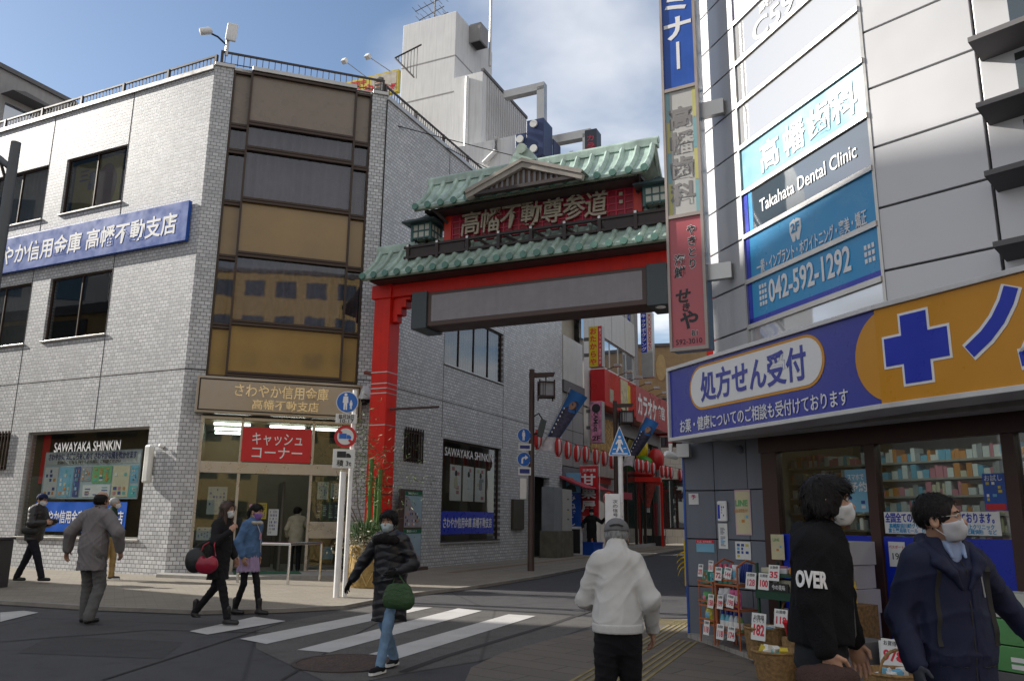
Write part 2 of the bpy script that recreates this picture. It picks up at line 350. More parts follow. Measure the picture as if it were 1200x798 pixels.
ribbon('tactile_strip', [w2(BS, 1.5, -1.6), w2(BS, 40, -1.6)], .3, .056, mat('worn tactile paving', (.20, .14, .085), .85, var=.2))
# gutter line across the mouth of the side street, and older asphalt beyond it
ribbon('gutter', gp((440, 706), (520, 711), (620, 717), (700, 722), (780, 724), (860, 724)), .07, .006, m_gutter)
sheet('road', ccw(gp((440, 709), (520, 713), (620, 719), (700, 724), (700, 731), (640, 752), (560, 775), (475, 789), (430, 798), (380, 798), (300, 760), (300, 735))), .004, m_asph2)
# pharmacy pavement
sheet('pavement', ccw(gp((546, 797), (552, 783), (590, 765), (640, 751), (700, 736), (770, 728), (860, 722)) + [(5, 13.5), (9, 9), (9, 1), (-.6, 3)]), .012, m_pave2)
ribbon('kerb', gp((471, 788), (520, 770), (580, 752), (640, 734), (697, 714)), .09, .008, m_gutter)
for a_, b_ in (((690, 797), (802, 729)), ((742, 797), (806, 752))):
    p_, q_ = ground(*a_), ground(*b_); d_ = (q_-p_).normalized(); n_ = Vector((-d_.y, d_.x, 0))
    for r_ in range(4):
        s_ = n_*((r_-1.5)*.075); ribbon('tactile_strip', [tuple((p_+s_-d_*.8)[:2]), tuple((q_+s_)[:2])], .035, .0175, m_tact, th=.006)
for r_ in range(6):
    p_ = ground(770, 732) + Vector((.0, .13*r_, 0)); ribbon('tactile_strip', [(p_.x, p_.y), (p_.x+.85, p_.y-.28)], .045, .0175, m_tact, th=.006)
# tar seams and a trench repair in the asphalt
for l_ in (((0, 752), (180, 738), (330, 742)), ((120, 797), (260, 752), (330, 730)), ((330, 797), (420, 742), (470, 716))): ribbon('road_seam', gp(*l_), .035, .0065, m_gutter)
sheet('road_patch', ccw(gp((60, 745), (215, 752), (190, 772), (20, 765))), .003, asphalt('patched asphalt', (.028, .027, .028)))
# crosswalk bars
cw = [((222, 740), (243, 744), (335, 728), (298, 723)), ((281, 749), (312, 755), (507, 712), (470, 712)), ((348, 762), (386, 765), (565, 716), (537, 713)), ((422, 770), (455, 776), (628, 722), (596, 720)), ((0, 718), (0, 729), (45, 718), (28, 716))]
mb = MB()
for q in cw:
    p = ccw(gp(*q)); mb.quad(*[(x, y, .009) for x, y in p])
tag(mb.build('crosswalk', m_line), kind='structure')
# ================================================================== bank building
bank = thing('bank_building', TR(*B0), 'grey-white tiled three storey corner building with bronze glass tower and brown roof railing', 'building')
H3 = [(-5.52, -3.02, 9.75, 11.45), (-8.82, -6.32, 9.75, 11.45), (-12.1, -9.6, 9.75, 11.45)]
H2 = [(a, b, 6.05, 7.85) for a, b, _, _ in H3]
SHOW = (-5.56, -1.0, .83, 3.55); GR1 = (-8.6, -6.3, 2.58, 3.57)
MB().wall(-16, 0, 0, 12.98, H3+H2+[SHOW, GR1]).build('wall', m_tile, bank, BF)
S2 = (3.68, 7.88, 6.04, 7.83); S1 = (3.76, 7.8, .70, 3.77); SG = (1.58, 2.54, 2.95, 3.83); DR = (10.75, 12.25, 0, 3.0)
S3 = (3.68, 7.88, 9.7, 11.4)
MB().wall(0, 13.62, -.05, 12.98, [S2, S1, SG, DR]).build('wall', m_tile, bank, BS)
MB().wall(0, .48, 0, 13.1, [], .3).build('corner_pier', m_tile, bank, BC); MB().wall(4.2, 4.62, 0, 13.1, [], .3).build('corner_pier', m_tile, bank, BC)
mb = MB().slab([w2(TR(-B0.x, -B0.y, 0) @ f, x, y) for f, x, y in ((BF, -16, .2), (BF, -.2, .2), (BC, .3, .4), (BC, 4.3, .4), (BS, .3, .25), (BS, 13.4, .25), (BS, 13.4, 14), (BF, -16, 14))], 12.3, 12.55)
mb.build('roof', m_concrete, bank, W[bank])
MB().wall(-14.2, -.25, 0, 12.9, [], .2).build('rear_wall', m_concrete, bank, BS @ TR(13.4, 0, 0) @ RZ(90) @ TR(14.2+.2, 0, 0))
# expansion joints, coping, railing
mb = MB().box(-16, 0, -.003, .01, 4.90, 4.925)
for x in (-3.0, -6.31, -9.58): mb.box(x-.012, x+.012, -.004, .01, 3.55 if x < -3.1 or x > -2.9 else 3.55, 12.98)
mb.build('expansion_joint', m_dark, bank, BF)
mb = MB().box(0, .48, -.003, .01, 4.90, 4.925).box(4.2, 4.62, -.003, .01, 4.90, 4.925); mb.build('expansion_joint', m_dark, bank, BC)
mb = MB().box(0, 13.6, -.003, .01, 4.875, 4.895)
for x in (3.66, 7.92): mb.box(x-.01, x+.01, -.004, .01, 3.8, 12.98)
mb.box(-.02, .03, -.004, .01, 0, 12.98); mb.build('expansion_joint', m_dark, bank, BS)
for f, a, b in ((BF, -16, 0), (BS, 0, 13.62)):
    MB().box(a, b, -.05, .32, 12.985, 13.12).build('coping', m_alu, bank, f, bevel=.01)
mb = MB().box(0, .5, -.05, .3, 13.1, 13.2).box(.5, .95, .07, .3, 13.1, 13.2).box(.95, 3.75, -.09, .3, 13.12, 13.24).box(3.75, 4.2, .07, .3, 13.1, 13.2).box(4.2, 4.64, -.05, .3, 13.1, 13.2); mb.build('coping', m_alu, bank, BC, bevel=.01)
def railing(f, a, b, z0, z1, y, post=1.62, step=.135):
    mb = MB().box(a, b, y-.025, y+.025, z1-.05, z1).box(a, b, y-.012, y+.012, z0+.03, z0+.05); n = int((b-a)/step)
    for i in range(n): x = a+(i+.5)*(b-a)/n; mb.box(x-.009, x+.009, y-.009, y+.009, z0, z1-.04)
    n = max(int((b-a)/post), 1)
    for i in range(n+1): x = a+i*(b-a)/n; mb.box(x-.035, x+.035, y-.035, y+.035, z0-.05, z1)
    return mb.build('roof_railing', m_rail, bank, f)
railing(BF, -16, -.1, 13.12, 13.50, .12); railing(BC, .15, 4.5, 13.24, 13.62, .1, 2.2, .16); railing(BS, .05, 13.5, 13.12, 13.50, .12)
MB().box(-15.9, -3.7, 1.7, 8, 0, 12.2).build('inner_core', m_dark, bank, BF); MB().box(-16, -15.8, .25, 8, 0, 12.9).build('end_wall', m_tile, bank, BF); MB().box(4.0, 13, 1.6, 6, 0, 12.2).build('inner_core', m_dark, bank, BS)  # dark cores added to stop sky showing through the windows
# windows
def window(parent, f, h, n=2, depth=.1, frame=m_bronze, gl=m_glass, cur=None, curz=0., fw=.05, sill=True, name='window'):
    x0, x1, z0, z1 = h; mb = MB(); y = depth
    mb.box(x0, x1, y-.03, y+.03, z0, z0+fw).box(x0, x1, y-.03, y+.03, z1-fw, z1)
    for i in range(n+1):
        x = x0+(x1-x0)*i/n; w_ = fw if i in (0, n) else fw*.7; xa = min(max(x-w_/2, x0), x1-w_)
        mb.box(xa, xa+w_, y-.027, y+.027, z0+fw, z1-fw)
    o = mb.build(name, frame, parent, f)
    MB().box(x0+fw, x1-fw, y+.004, y+.012, z0+fw, z1-fw).build('glass', gl, o)
    if sill: MB().box(x0-.04, x1+.04, -.05, y-.03, z0-.035, z0+.012).build('sill', m_alu if sill is True else sill, o, bevel=.005)
    if cur:
        ph = random.random()*9
        MB().grid(lambda u, v: (x0+(x1-x0)*u, y+.20+.035*sin(u*(x1-x0)*38+ph+sin(u*9+ph)*1.5), z0+curz+(z1-z0-curz)*v), int((x1-x0)*50), 1).build('curtain', cur, o, smooth=True)
    return o
for i, h in enumerate(H3): window(bank, BF, h, 2, cur=m_curtain if i != 0 else None)
for i, h in enumerate(H2): window(bank, BF, h, 2, cur=m_curtain if i else None, curz=0)
window(bank, BS, S2, 4, cur=m_curtain2); 
yb = mat('yellow campaign poster', (.62, .45, .03), .6, var=.1)
po = MB().box(-5.3, -3.35, .17, .176, 9.85, 11.3).build('window_poster', yb, bank, BF)
MB().lathe([(0, -.01), (.42, -.01), (.42, 0), (0, 0)], 24, TR(-3.95, .168, 10.45) @ RX(90) @ Matrix.Diagonal((1, 1.6, 1, 1))).build('poster_figure', mat('poster brown', (.22, .06, .05), .6), po, BF)
text(po, '三', .42, m_ink, -4.9, 10.9, .16, BF, bold=.02); text(po, '振\n酬', .3, m_ink, -4.55, 10.7, .16, BF, bold=.02)
# show window on the front and on the side
for f, h, tag_ in ((BF, SHOW, 0), (BS, S1, 1)):
    o = window(bank, f, h, 1, depth=.12, frame=m_alu if tag_ == 0 else m_bronze, gl=m_glass_show, sill=True, fw=.06, name='show_window')
    x0, x1, z0, z1 = h
    MB().box(x0, x1, 1.15, 1.2, z0-.3, z1+.4).build('backing', mat('show window lining', (.16, .14, .10), .8), o)
    MB().box(x0, x1, .25, 1.2, z0-.1, z0-.05).build('floor_panel', m_slat, o); MB().box(x0-.06, x0, .25, 1.15, z0-.1, z1+.1).build('lining_side', MC['show window lining'], o); MB().box(x1, x1+.06, .25, 1.15, z0-.1, z1+.1).build('lining_side', MC['show window lining'], o); MB().box(x0, x1, .25, 1.15, z1+.02, z1+.08).build('lining_top', MC['show window lining'], o)
    bz = (.98, 1.72) if tag_ == 0 else (.95, 1.63)
    b_ = rect(o, 'blue_band', x0+.5 if tag_ == 0 else x0+.08, x1-.62 if tag_ == 0 else x1-.25, bz[0], bz[1], .118, m_blue2 if tag_ else mat('royal blue film', (.012, .10, .50), .35), M=f)
    cx = (x0+x1)/2
    text(o, 'さわやか信用金庫 高幡不動支店', .34, m_letter, cx-.05, sum(bz)/2, .110, f, bold=.012, fit=(x1-x0)-(1.35 if tag_ == 0 else .75), sx=.9)
    text(o, 'SAWAYAKA SHINKIN', .36, m_letter, cx-.05, z1-.42 if tag_ == 0 else z1-.36, .105, f, bold=.008, fit=2.5 if tag_ == 0 else 3.3)
def blocks(parent, f, x0, x1, z0, z1, y, cols, rows, pal, gap=.12, seed=1, name='printed_panel', full=.85):
    """printed blocks on a poster or a display: one mesh per colour"""
    r = random.Random(seed); mbs = {}
    for i in range(cols):
        for j in range(rows):
            if r.random() > full: continue
            w_, h_ = (x1-x0)/cols, (z1-z0)/rows; a = x0+i*w_+gap*w_*.5; c = z0+j*h_+gap*h_*.5; e = r.uniform(.55, 1) if name == 'print' else 1
            mbs.setdefault(r.randrange(len(pal)), MB()).box(a, a+w_*(1-gap)*e, y-.002-.001*r.random(), y, c, c+h_*(1-gap))
    for k_, m_ in mbs.items(): m_.build(name, pal[k_], parent, f)
p_col = [mat('print '+n, c, .6, var=.06) for n, c in (('sky', (.16, .42, .62)), ('aqua', (.10, .46, .48)), ('green', (.13, .42, .16)), ('cream', (.62, .58, .42)), ('white', (.7, .72, .74)), ('orange', (.62, .25, .05)), ('pink', (.6, .22, .28)), ('navy', (.03, .06, .28)), ('grey', (.32, .33, .36)), ('yellow', (.62, .5, .05)))]
# the long notice board behind the front show window
nb = MB().box(-5.02, -1.42, .20, .23, 1.8, 3.02).build('notice_board', mat('pale blue board', (.40, .50, .56), .5, var=.04), bank, BF)
rect(nb, 'heading_strip', -5.0, -1.44, 2.68, 3.0, .198, mat('pale grey board', (.50, .54, .56), .5), M=BF)
text(nb, 'さわやかに まごころをこめて さわやかな風を吹かせます', .2, m_ink, -3.22, 2.89, .185, BF, fit=3.3, bold=.01)
text(nb, '金融のことなら 何でもお気軽に ご相談ください', .1, m_black, -3.3, 2.74, .185, BF, fit=2.4)
for i, (a, b, c, d, ci) in enumerate(((-4.95, -4.42, 1.85, 2.62, 4), (-4.38, -3.82, 1.85, 2.62, 0), (-3.78, -3.56, 1.85, 2.62, 7), (-3.53, -3.15, 2.25, 2.62, 8), (-3.11, -2.4, 2.2, 2.62, 2), (-3.4, -2.4, 1.85, 2.15, 4), (-2.35, -1.75, 1.85, 2.62, 3), (-1.72, -1.46, 2.2, 2.62, 0), (-1.72, -1.46, 1.85, 2.12, 1))):
    rect(nb, 'leaflet', a, b, c, d, .196, p_col[ci], M=BF); blocks(nb, BF, a+.04, b-.04, c+.04, d-.05, .192, 3, 6, [p_col[4], p_col[(ci+3) % 10], p_col[5], p_col[1], p_col[7]], .3, 60+i, 'print', .6)
rect(nb, 'red_banner', -5.4, -5.1, 2.2, 3.5, .35, m_redsign, M=BF)
# three framed posters in the side window
for i in range(3):
    a = 4.62+i*.85; pf = MB().box(a, a+.72, .2, .23, 1.95, 3.05).build('poster_board', m_paper, bank, BS, bevel=.01)
    blocks(pf, BS, a+.06, a+.66, 2.0, 3.0, .198, 2, 7, [p_col[4], p_col[6], p_col[8], p_col[4], p_col[3]], .25, 5+i, 'print', .55)
    MB().lathe([(.0, 0), (.07, .03), (.08, .1), (.05, .17), (0, .19)], 10, TR(a+.36, .194, 2.7) @ Matrix.Diagonal((1, .1, 1, 1))).build('print', m_black, pf, BS)
    MB().lathe([(.0, 0), (.13, .03), (.11, .3), (.05, .38), (0, .39)], 10, TR(a+.36, .195, 2.32) @ Matrix.Diagonal((1, .1, 1, 1))).build('print', p_col[(3, 4, 8)[i]], pf, BS)
# barred small windows
def grille(f, h):
    o = window(bank, f, h, 1, depth=.12, frame=m_bronze, sill=False, name='barred_window'); x0, x1, z0, z1 = h; mb = MB(); n = max(int((x1-x0)/.13), 4)
    for i in range(n+1): x = x0+.02+(x1-x0-.04)*i/n; mb.box(x-.016, x+.016, -.06, -.03, z0-.03, z1+.05)
    mb.box(x0-.03, x1+.03, -.05, -.035, z0+.06, z0+.1).box(x0-.03, x1+.03, -.05, -.035, z1-.1, z1-.06); mb.build('bar_grille', m_bronze, o)
    MB().box(x0, x1, .2, .25, z0, z1).build('backing', m_dark, o)
grille(BF, GR1); grille(BS, SG)
# side door recess, wall meter box
MB().box(10.75, 12.25, .8, .85, 0, 3.0).build('recess_wall', m_dark, bank, BS); MB().box(10.95, 11.75, .7, .78, 0.02, 2.2).build('side_door', m_bronze, bank, BS)
MB().box(8.68, 9.62, -.1, 0, 1.06, 2.1).build('meter_box', mat('bronze box', (.06, .052, .035), .4, .3), bank, BS, bevel=.015)
# bronze glass tower
rows = [13.1, 11.62, 10.9, 9.46, 7.98, 6.18, 4.86]; kind = 'sggsgs'
for xa in (.48, .93, 3.72, 4.15): MB().box(xa, xa+.055, -.03 if .5 < xa < 4 else .06, .2, 4.8, 13.1).build('mullion', m_bronze, bank, BC)
for bi, (xa, xb, y, dz) in enumerate(((.535, .93, .12, -.1), (.985, 3.72, 0, 0), (3.775, 4.15, .12, -.06))):
    for i, z in enumerate(rows):
        zz_ = z+(dz if 0 < i else 0)
        MB().prism([(-.07, zz_-.075), (.1, zz_-.075), (.1, zz_+.07), (-.05, zz_+.07), (-.05, zz_+.012), (0, zz_+.012), (0, zz_-.012), (-.07, zz_-.012)], xb-xa, Matrix(((0, 1, 0, xa), (1, 0, 0, y), (0, 0, 1, 0), (0, 0, 0, 1)))).build('transom', m_bronze, bank, BC)
    for i, k_ in enumerate(kind):
        z1_, z0_ = rows[i]+(dz if i else 0), rows[i+1]+dz
        MB().box(xa, xb, y+.02, y+.03, z0_+.06, z1_-.06).build('glass_panel' if k_ == 'g' else 'spandrel_panel', m_glass_blue if k_ == 'g' else (m_spandrel_top if i == 0 else m_spandrel), bank, BC)
        if k_ == 'g' and bi < 3:
            ph = i*2.+bi
            MB().grid(lambda u, v: (xa+(xb-xa)*u, y+.26+.085*sin(u*(xb-xa)*24+ph+1.8*sin(u*6+ph))*(.4+.6*sin(u*5+ph)**2), z0_+(z1_-z0_)*v), int((xb-xa)*50)+4, 1).build('curtain', m_curtain if i < 3 else m_curtain2, bank, BC, smooth=True)
MB().box(.4, 4.25, .75, .8, 3.9, 13.05).build('tower_lining', m_dark, bank, BC)
# entrance: steel frame, glass, lit lobby
ent = MB()
for xa in (.48, 1.41, 3.13, 4.12): ent.box(xa, xa+.07, .0, .12, 0.02, 3.8)
ent.box(.55, 4.12, -.02, .14, 2.43, 2.70).box(.55, 4.12, .0, .12, 3.72, 3.8).box(3.2, 4.12, .01, .1, .9, 1.3).box(.55, 1.41, .01, .1, .05, .15).box(3.2, 4.12, .01, .1, .05, .15)
entf = ent.build('entrance_frame', mat('satin steel frame', (.42, .40, .37), .3, .7), bank, BC, bevel=.006)
mb = MB()
for a, b, c, d in ((.55, 1.41, .15, 2.43), (3.2, 4.12, 1.3, 2.43), (3.2, 4.12, .15, .9), (.55, 1.41, 2.70, 3.72), (1.48, 3.13, 2.70, 3.72), (3.2, 4.12, 2.70, 3.72)): mb.box(a, b, .05, .058, c, d)
mb.build('entrance_glass', m_glass_clear, bank, BC)
mb = MB().box(1.42, 1.9, .10, .108, .1, 2.43); mb.build('sliding_door', m_glass_clear, bank, BC)
m_lob = mat('lobby wall', (.16, .145, .11), .7); m_tub = mat('fluorescent tube', (.9, .97, .9), .4, emit=7.)
mb = MB().box(-.3, 4.9, 4.6, 4.7, 0, 3.9).box(.45, .5, .35, 4.6, 0, 3.9).box(4.35, 4.4, .35, 4.6, 0, 3.9); mb.build('lobby_wall', m_lob, bank, BC)
MB().box(.45, 4.4, .15, 4.6, .0, .05).build('lobby_floor', m_concrete, bank, BC); MB().box(.45, 4.4, .3, 4.6, 3.82, 3.9).build('lobby_ceiling', m_lob, bank, BC)
for i, (x, y) in enumerate(((1.2, 1.3), (1.2, 2.6), (1.2, 3.8), (2.6, 1.4), (2.9, 2.8), (3.7, 1.6))): MB().box(x-.45, x+.45, y-.04, y+.04, 3.72, 3.78).build('ceiling_light', m_tub, bank, BC)
mb = MB().box(.9, 1.7, 2.0, 2.7, .05, 1.35).box(1.9, 2.5, 3.1, 3.6, .05, 1.5).box(2.55, 2.62, .9, 2.6, .05, 2.3); mb.build('lobby_counter', mat('lobby furniture', (.11, .10, .085), .5), bank, BC, bevel=.02)
for i, (a, b, c, d, y, ci) in enumerate(((.78, 1.22, 1.45, 2.1, .062, 4), (.6, .98, .85, 1.15, .062, 4), (3.35, 3.62, 1.85, 2.28, .07, 4), (3.68, 4.08, 1.88, 2.25, .07, 4), (3.32, 4.1, 1.36, 1.75, .07, 8), (3.55, 3.82, .4, .7, .07, 0), (1.98, 2.2, 1.35, 1.75, .85, 9), (2.25, 2.5, .95, 1.6, .86, 4))):
    pp = rect(bank, 'notice_sheet', a, b, c, d, y, p_col[ci] if ci != 8 else mat('dark notice', (.06, .07, .09), .5), M=BC); blocks(pp, BC, a+.03, b-.03, c+.03, d-.03, y-.0035, 5, 7, [p_col[8], p_col[7] if ci != 8 else p_col[4]], .35, i, 'print', .7)
mb = MB().slab([(-.15, 0), (4.5, 0), (4.5, -.9), (3.9, -1.55), (1.2, -1.6), (-.15, -.5)], .0, .12); tag(mb.build('entrance_step', m_concrete, None, BC), 'low grey concrete step in front of the glass bank entrance', 'step')
mm_ = MB().box(1.5, 3.0, -.95, -.05, .121, .135).build('door_mat', mat('green mat', (.015, .085, .045), .95, bump=.4), None, BC); tag(mm_, 'dark green mat lying before the bank entrance doors', 'door mat')
# steel fascia and red sign over the door, blue sign on the front wall
fs = thing('fascia_sign', BC, 'brushed steel fascia with raised Japanese lettering above the bank entrance', 'sign')
MB().box(.31, 4.30, -.26, .02, 3.84, 4.74).build('panel', m_steel, fs, bevel=.012)
mb = MB().box(.37, 4.24, -.272, -.262, 3.9, 3.93).box(.37, 4.24, -.272, -.262, 4.65, 4.68).box(.37, .4, -.272, -.262, 3.93, 4.65).box(4.21, 4.24, -.272, -.262, 3.93, 4.65); mb.build('border', m_dark, fs)
m_pol = mat('polished steel letters', (.66, .64, .6), .15, .9)
text(fs, 'さわやか信用金庫', .34, m_pol, 2.3, 4.43, -.262, bold=.012, ext=.012, fit=2.25); text(fs, '高幡不動支店', .26, m_pol, 2.42, 4.1, -.262, bold=.012, ext=.012, fit=1.6)
rs = thing('cash_corner_sign', BC, 'red cash corner sign with white katakana on the glass above the bank door', 'sign')
MB().box(1.46, 3.12, -.05, -.02, 2.72, 3.56).build('panel', m_redsign, rs, bevel=.004); text(rs, 'キャッシュ', .34, m_letter, 2.3, 3.28, -.055, fit=1.2, bold=.004); text(rs, 'コーナー', .34, m_letter, 2.3, 2.95, -.055, fit=1.2, bold=.004)
bs_ = thing('wall_sign', BF, 'long weathered blue sign with white Japanese lettering on the bank front wall', 'sign')
MB().box(-9.6, -.3, -.12, -.02, 8.22, 9.30).build('panel', m_blue, bs_, bevel=.012)
text(bs_, 'さわやか信用金庫 高幡不動支店', .62, m_letter, -4.75, 8.75, -.124, bold=.018, fit=8.1)
# wall lamp
wl = thing('wall_lamp', BF @ TR(-.8, 0, 2.62), 'slim white wall lamp beside the front show window', 'lamp')
MB().box(-.11, .11, -.17, -.03, -.46, .46).build('shade', mat('opal lamp shade', (.72, .72, .68), .4), wl, bevel=.05); MB().box(-.06, .06, -.03, 0, -.2, .2).build('bracket', m_alu, wl)
cm = thing('security_camera', BF @ TR(-.42, -.02, 3.02), 'small white camera beside the wall lamp', 'camera'); MB().lathe([(0, -.03), (.045, -.02), (.05, .06), (.03, .1)], 12, RX(75) @ TR(0, 0, .05)).build('housing', m_white, cm, smooth=True); MB().box(-.12, 0, 0, .02, -.02, .02).build('bracket', m_alu, cm)
# roof camera mast at the corner
rc = thing('roof_antenna', BC @ TR(.25, .1, 13.5), 'white panel antenna and camera on the bank roof corner', 'antenna')
MB().tube([(0, 0, 0), (0, 0, .62)], .045).build('mast', m_alu, rc); MB().box(-.10, .18, -.1, -.02, .42, .95, RY(4)).build('panel', m_white, rc, bevel=.03)
MB().tube([(0, 0, .3), (-.25, -.15, .42), (-.45, -.3, .40)], .025).build('arm', m_dark, rc); MB().lathe([(0, -.16), (.09, -.14), (.10, .1), (.06, .17), (0, .18)], 12, TR(-.55, -.38, .38) @ RY(70)).build('lamp_head', m_white, rc, smooth=True)
dc = thing('dome_camera', BC @ TR(4.37, -.16, 4.62), 'white domed security camera fixed to the corner pier beside the red arch', 'camera')
MB().box(-.04, .04, 0, .16, -.02, .04).build('bracket', m_alu, dc); MB().lathe([(.0, .12), (.1, .11), (.14, .02), (.2, -.2), (.19, -.24)], 20).build('housing', mat('pale grey plastic', (.55, .57, .6), .4), dc, smooth=True); MB().lathe([(.15, -.23), (.14, -.31), (.08, -.37), (0, -.39)], 20).build('dome', mat('smoked dome', (.015, .015, .018), .1), dc, smooth=True)
# handrail by the entrance
hr = thing('handrail', TR(-4.55, 17.34, 0), 'low stainless steel handrail in front of the bank entrance', 'handrail')
rl = [(-1.15, .35, .86), (0, 0, .86), (.38, 1.19, .86)]
MB().tube(rl, .03).build('rail', m_chrome, hr, smooth=True)
for x, y, _ in rl: MB().tube([(x, y, 0.02), (x, y, .86)], .032).build('post', m_chrome, hr, smooth=True)
# ================================================================== red street arch
gate = thing('street_arch', GT, 'vermilion arch across the side street with green patina tiled roofs and gilt lettering', 'arch')
GW = 7.9
for x in (-.17, GW+.17):
    MB().box(x-.235, x+.235, -.24, .24, 0, 6.8).build('pillar', m_red, gate, bevel=.02)
    MB().box(x-.30, x+.27, -.29, .29, 6.78, 7.13).build('pillar_cap', m_red, gate, bevel=.015)
MB().box(.06, GW-.06, -.22, .22, 6.8, 7.12).build('beam', m_red, gate, bevel=.012)
for sgn, x0 in ((1, .07), (-1, GW-.07)):
    for i in range(4): MB().box(min(x0+sgn*.13*i, x0+sgn*.13*(i+1)), max(x0+sgn*.13*i, x0+sgn*.13*(i+1)), -.12-.006*i, .12+.006*i, 6.18+.16*i+.02*i, 6.8).build('corbel', m_red, gate, bevel=.008)
def tiled_roof(parent, x0, x1, ze, zr, dy, pitch, flip=True):
    """copper roof in two slopes with rounded rolls, round roll ends and a ridge"""
    for sd in (-1, 1):
        prof = [(dy*sd, ze), (dy*.66*sd, ze+(zr-ze)*.27), (dy*.33*sd, ze+(zr-ze)*.60), (.05*sd, zr)]
        mb = MB(); mb.grid(lambda u, v: (x0+(x1-x0)*u, prof[round(v*3)][0], prof[round(v*3)][1]), 1, 3)
        b = len(mb.v); mb.grid(lambda u, v: (x0+(x1-x0)*u, prof[round(v*3)][0]*.985, prof[round(v*3)][1]-.07), 1, 3)
        mb.quad((x0, prof[0][0], ze), (x1, prof[0][0], ze), (x1, prof[0][0]*.985, ze-.07), (x0, prof[0][0]*.985, ze-.07))
        n = round((x1-x0)/pitch); nf0 = 0; en = MB()
        for i in range(n+1):
            x = min(max(x0+.05+i*(x1-x0-.1)/n, x0+.06), x1-.06); mb.tube([(x, y, z+.015) for y, z in prof], .068, 8)
            en.lathe([(0, -.03), (.07, -.03), (.082, -.01), (.082, .04)], 12, TR(x, dy*sd*1.012, ze+.0) @ RX(90*-sd if sd > 0 else 90))
        nf0 = len(mb.f); mb._a(en.v, en.f); o = mb.build('roof_slope', m_copper, parent, smooth=True); o.data.materials.append(m_copper_end)
        for p in o.data.polygons[nf0:]: p.material_index = 1
        MB().box(x0+.03, x1-.03, min(dy*sd*.96, dy*sd*1.0), max(dy*sd*.96, dy*sd*1.0), ze-.12, ze-.075).build('eave_edge', mat('mossy eave edge', (.11, .13, .09), .8, var=.3), parent)
    r = MB().box(x0-.05, x1+.05, -.11, .11, zr-.03, zr+.12).tube([(x0-.07, 0, zr+.13), (x1+.07, 0, zr+.13)], .085, 10).build('ridge', m_copper, parent, smooth=True)
tiled_roof(gate, -.46, GW+.46, 7.24, 8.05, .8, .335)
MB().box(-.3, GW+.3, -.66, .66, 7.125, 7.17).build('soffit_board', m_wood, gate)
mb = MB()
for i in range(19): x = -.2+i*(GW+.4)/18; mb.box(x-.04, x+.04, -.72, .72, 7.172, 7.22)
mb.build('rafters', m_wood, gate)
# railing between the roofs
for sd in (-1,):
    y = -.36
    for z in (7.72, 7.985): MB().box(.5, GW-.5, y-.045, y+.045, z-.032, z+.032).build('rail_bar', m_wood, gate, bevel=.006)
    for i in range(9):
        x = .62+i*(GW-1.24)/8; MB().box(x-.04, x+.04, y-.06, y+.06, 7.62, 8.06).build('rail_post', m_wood, gate); rect(gate, 'post_tip', x-.03, x+.03, 7.99, 8.05, y-.062, m_white)
    for a, b in ((.62, 2.2), (GW-2.2, GW-.62)): MB().box(a, b, y-.01, y+.01, 7.752, 7.953).build('rail_panel', m_wood, gate)
    for i in range(5):
        x = 2.55+i*.72; MB().tube([(x, y-.01, 7.95), (x+.3, y+.01, 7.75)], .035, 4).build('rail_brace', m_wood, gate)
# upper panel
MB().box(1.72, GW-1.55, -.14, .1, 8.0, 8.92).build('name_panel', mat('crimson panel', (.30, .012, .03), .5, var=.1), gate)
mb = MB()
for i in range(24): x = 1.74+i*(GW-3.30)/23; mb.box(x-.016, x+.016, -.165, -.142, 8.02, 8.90)
for j in range(6): z = 8.06+j*.165; mb.box(1.73, GW-1.56, -.163, -.143, z-.016, z+.016)
mb.build('lattice', mat('carmine lattice', (.52, .03, .07), .5, var=.1), gate)
for x in (1.62, GW-1.45): MB().box(x-.1, x+.1, -.2, .16, 8.0, 8.95).build('panel_post', mat('bright vermilion post', (.62, .03, .008), .42, var=.08), gate, bevel=.01)
for i, ch in enumerate('高幡不動尊参道'): text(gate, ch, .66, m_gold, 2.26+i*.535, 8.44+.006*(i % 2), -.22, bold=.010, ext=.02, shear=.10, sx=.86)
for z in (8.36, 8.55): rect(gate, 'plaque_fixing', 6.02, 6.1, z, z+.08, -.165, m_gold, .03)
tiled_roof(gate, 1.0, GW-1.05, 8.83, 9.70, .82, .36)
MB().box(1.2, GW-1.25, -.62, .62, 8.72, 8.77).build('soffit_board', m_wood, gate)
mb = MB()
for i in range(14): x = 1.25+i*(GW-2.55)/13; mb.box(x-.035, x+.035, -.76, .76, 8.772, 8.80)
mb.build('rafters', m_wood, gate)
for x0, x1 in ((.42, 1.62), (GW-1.45, GW-.25)): MB().box(x0, x1, -.2, -.04, 8.68, 8.8).build('lantern_arm', m_wood, gate, bevel=.01)
for x in (1.42, GW-1.25): MB().tube([(x+.2*(1 if x < 4 else -1), -.16, 8.55), (x, -.7, 8.8)], .05, 4).build('eave_bracket', m_wood, gate)
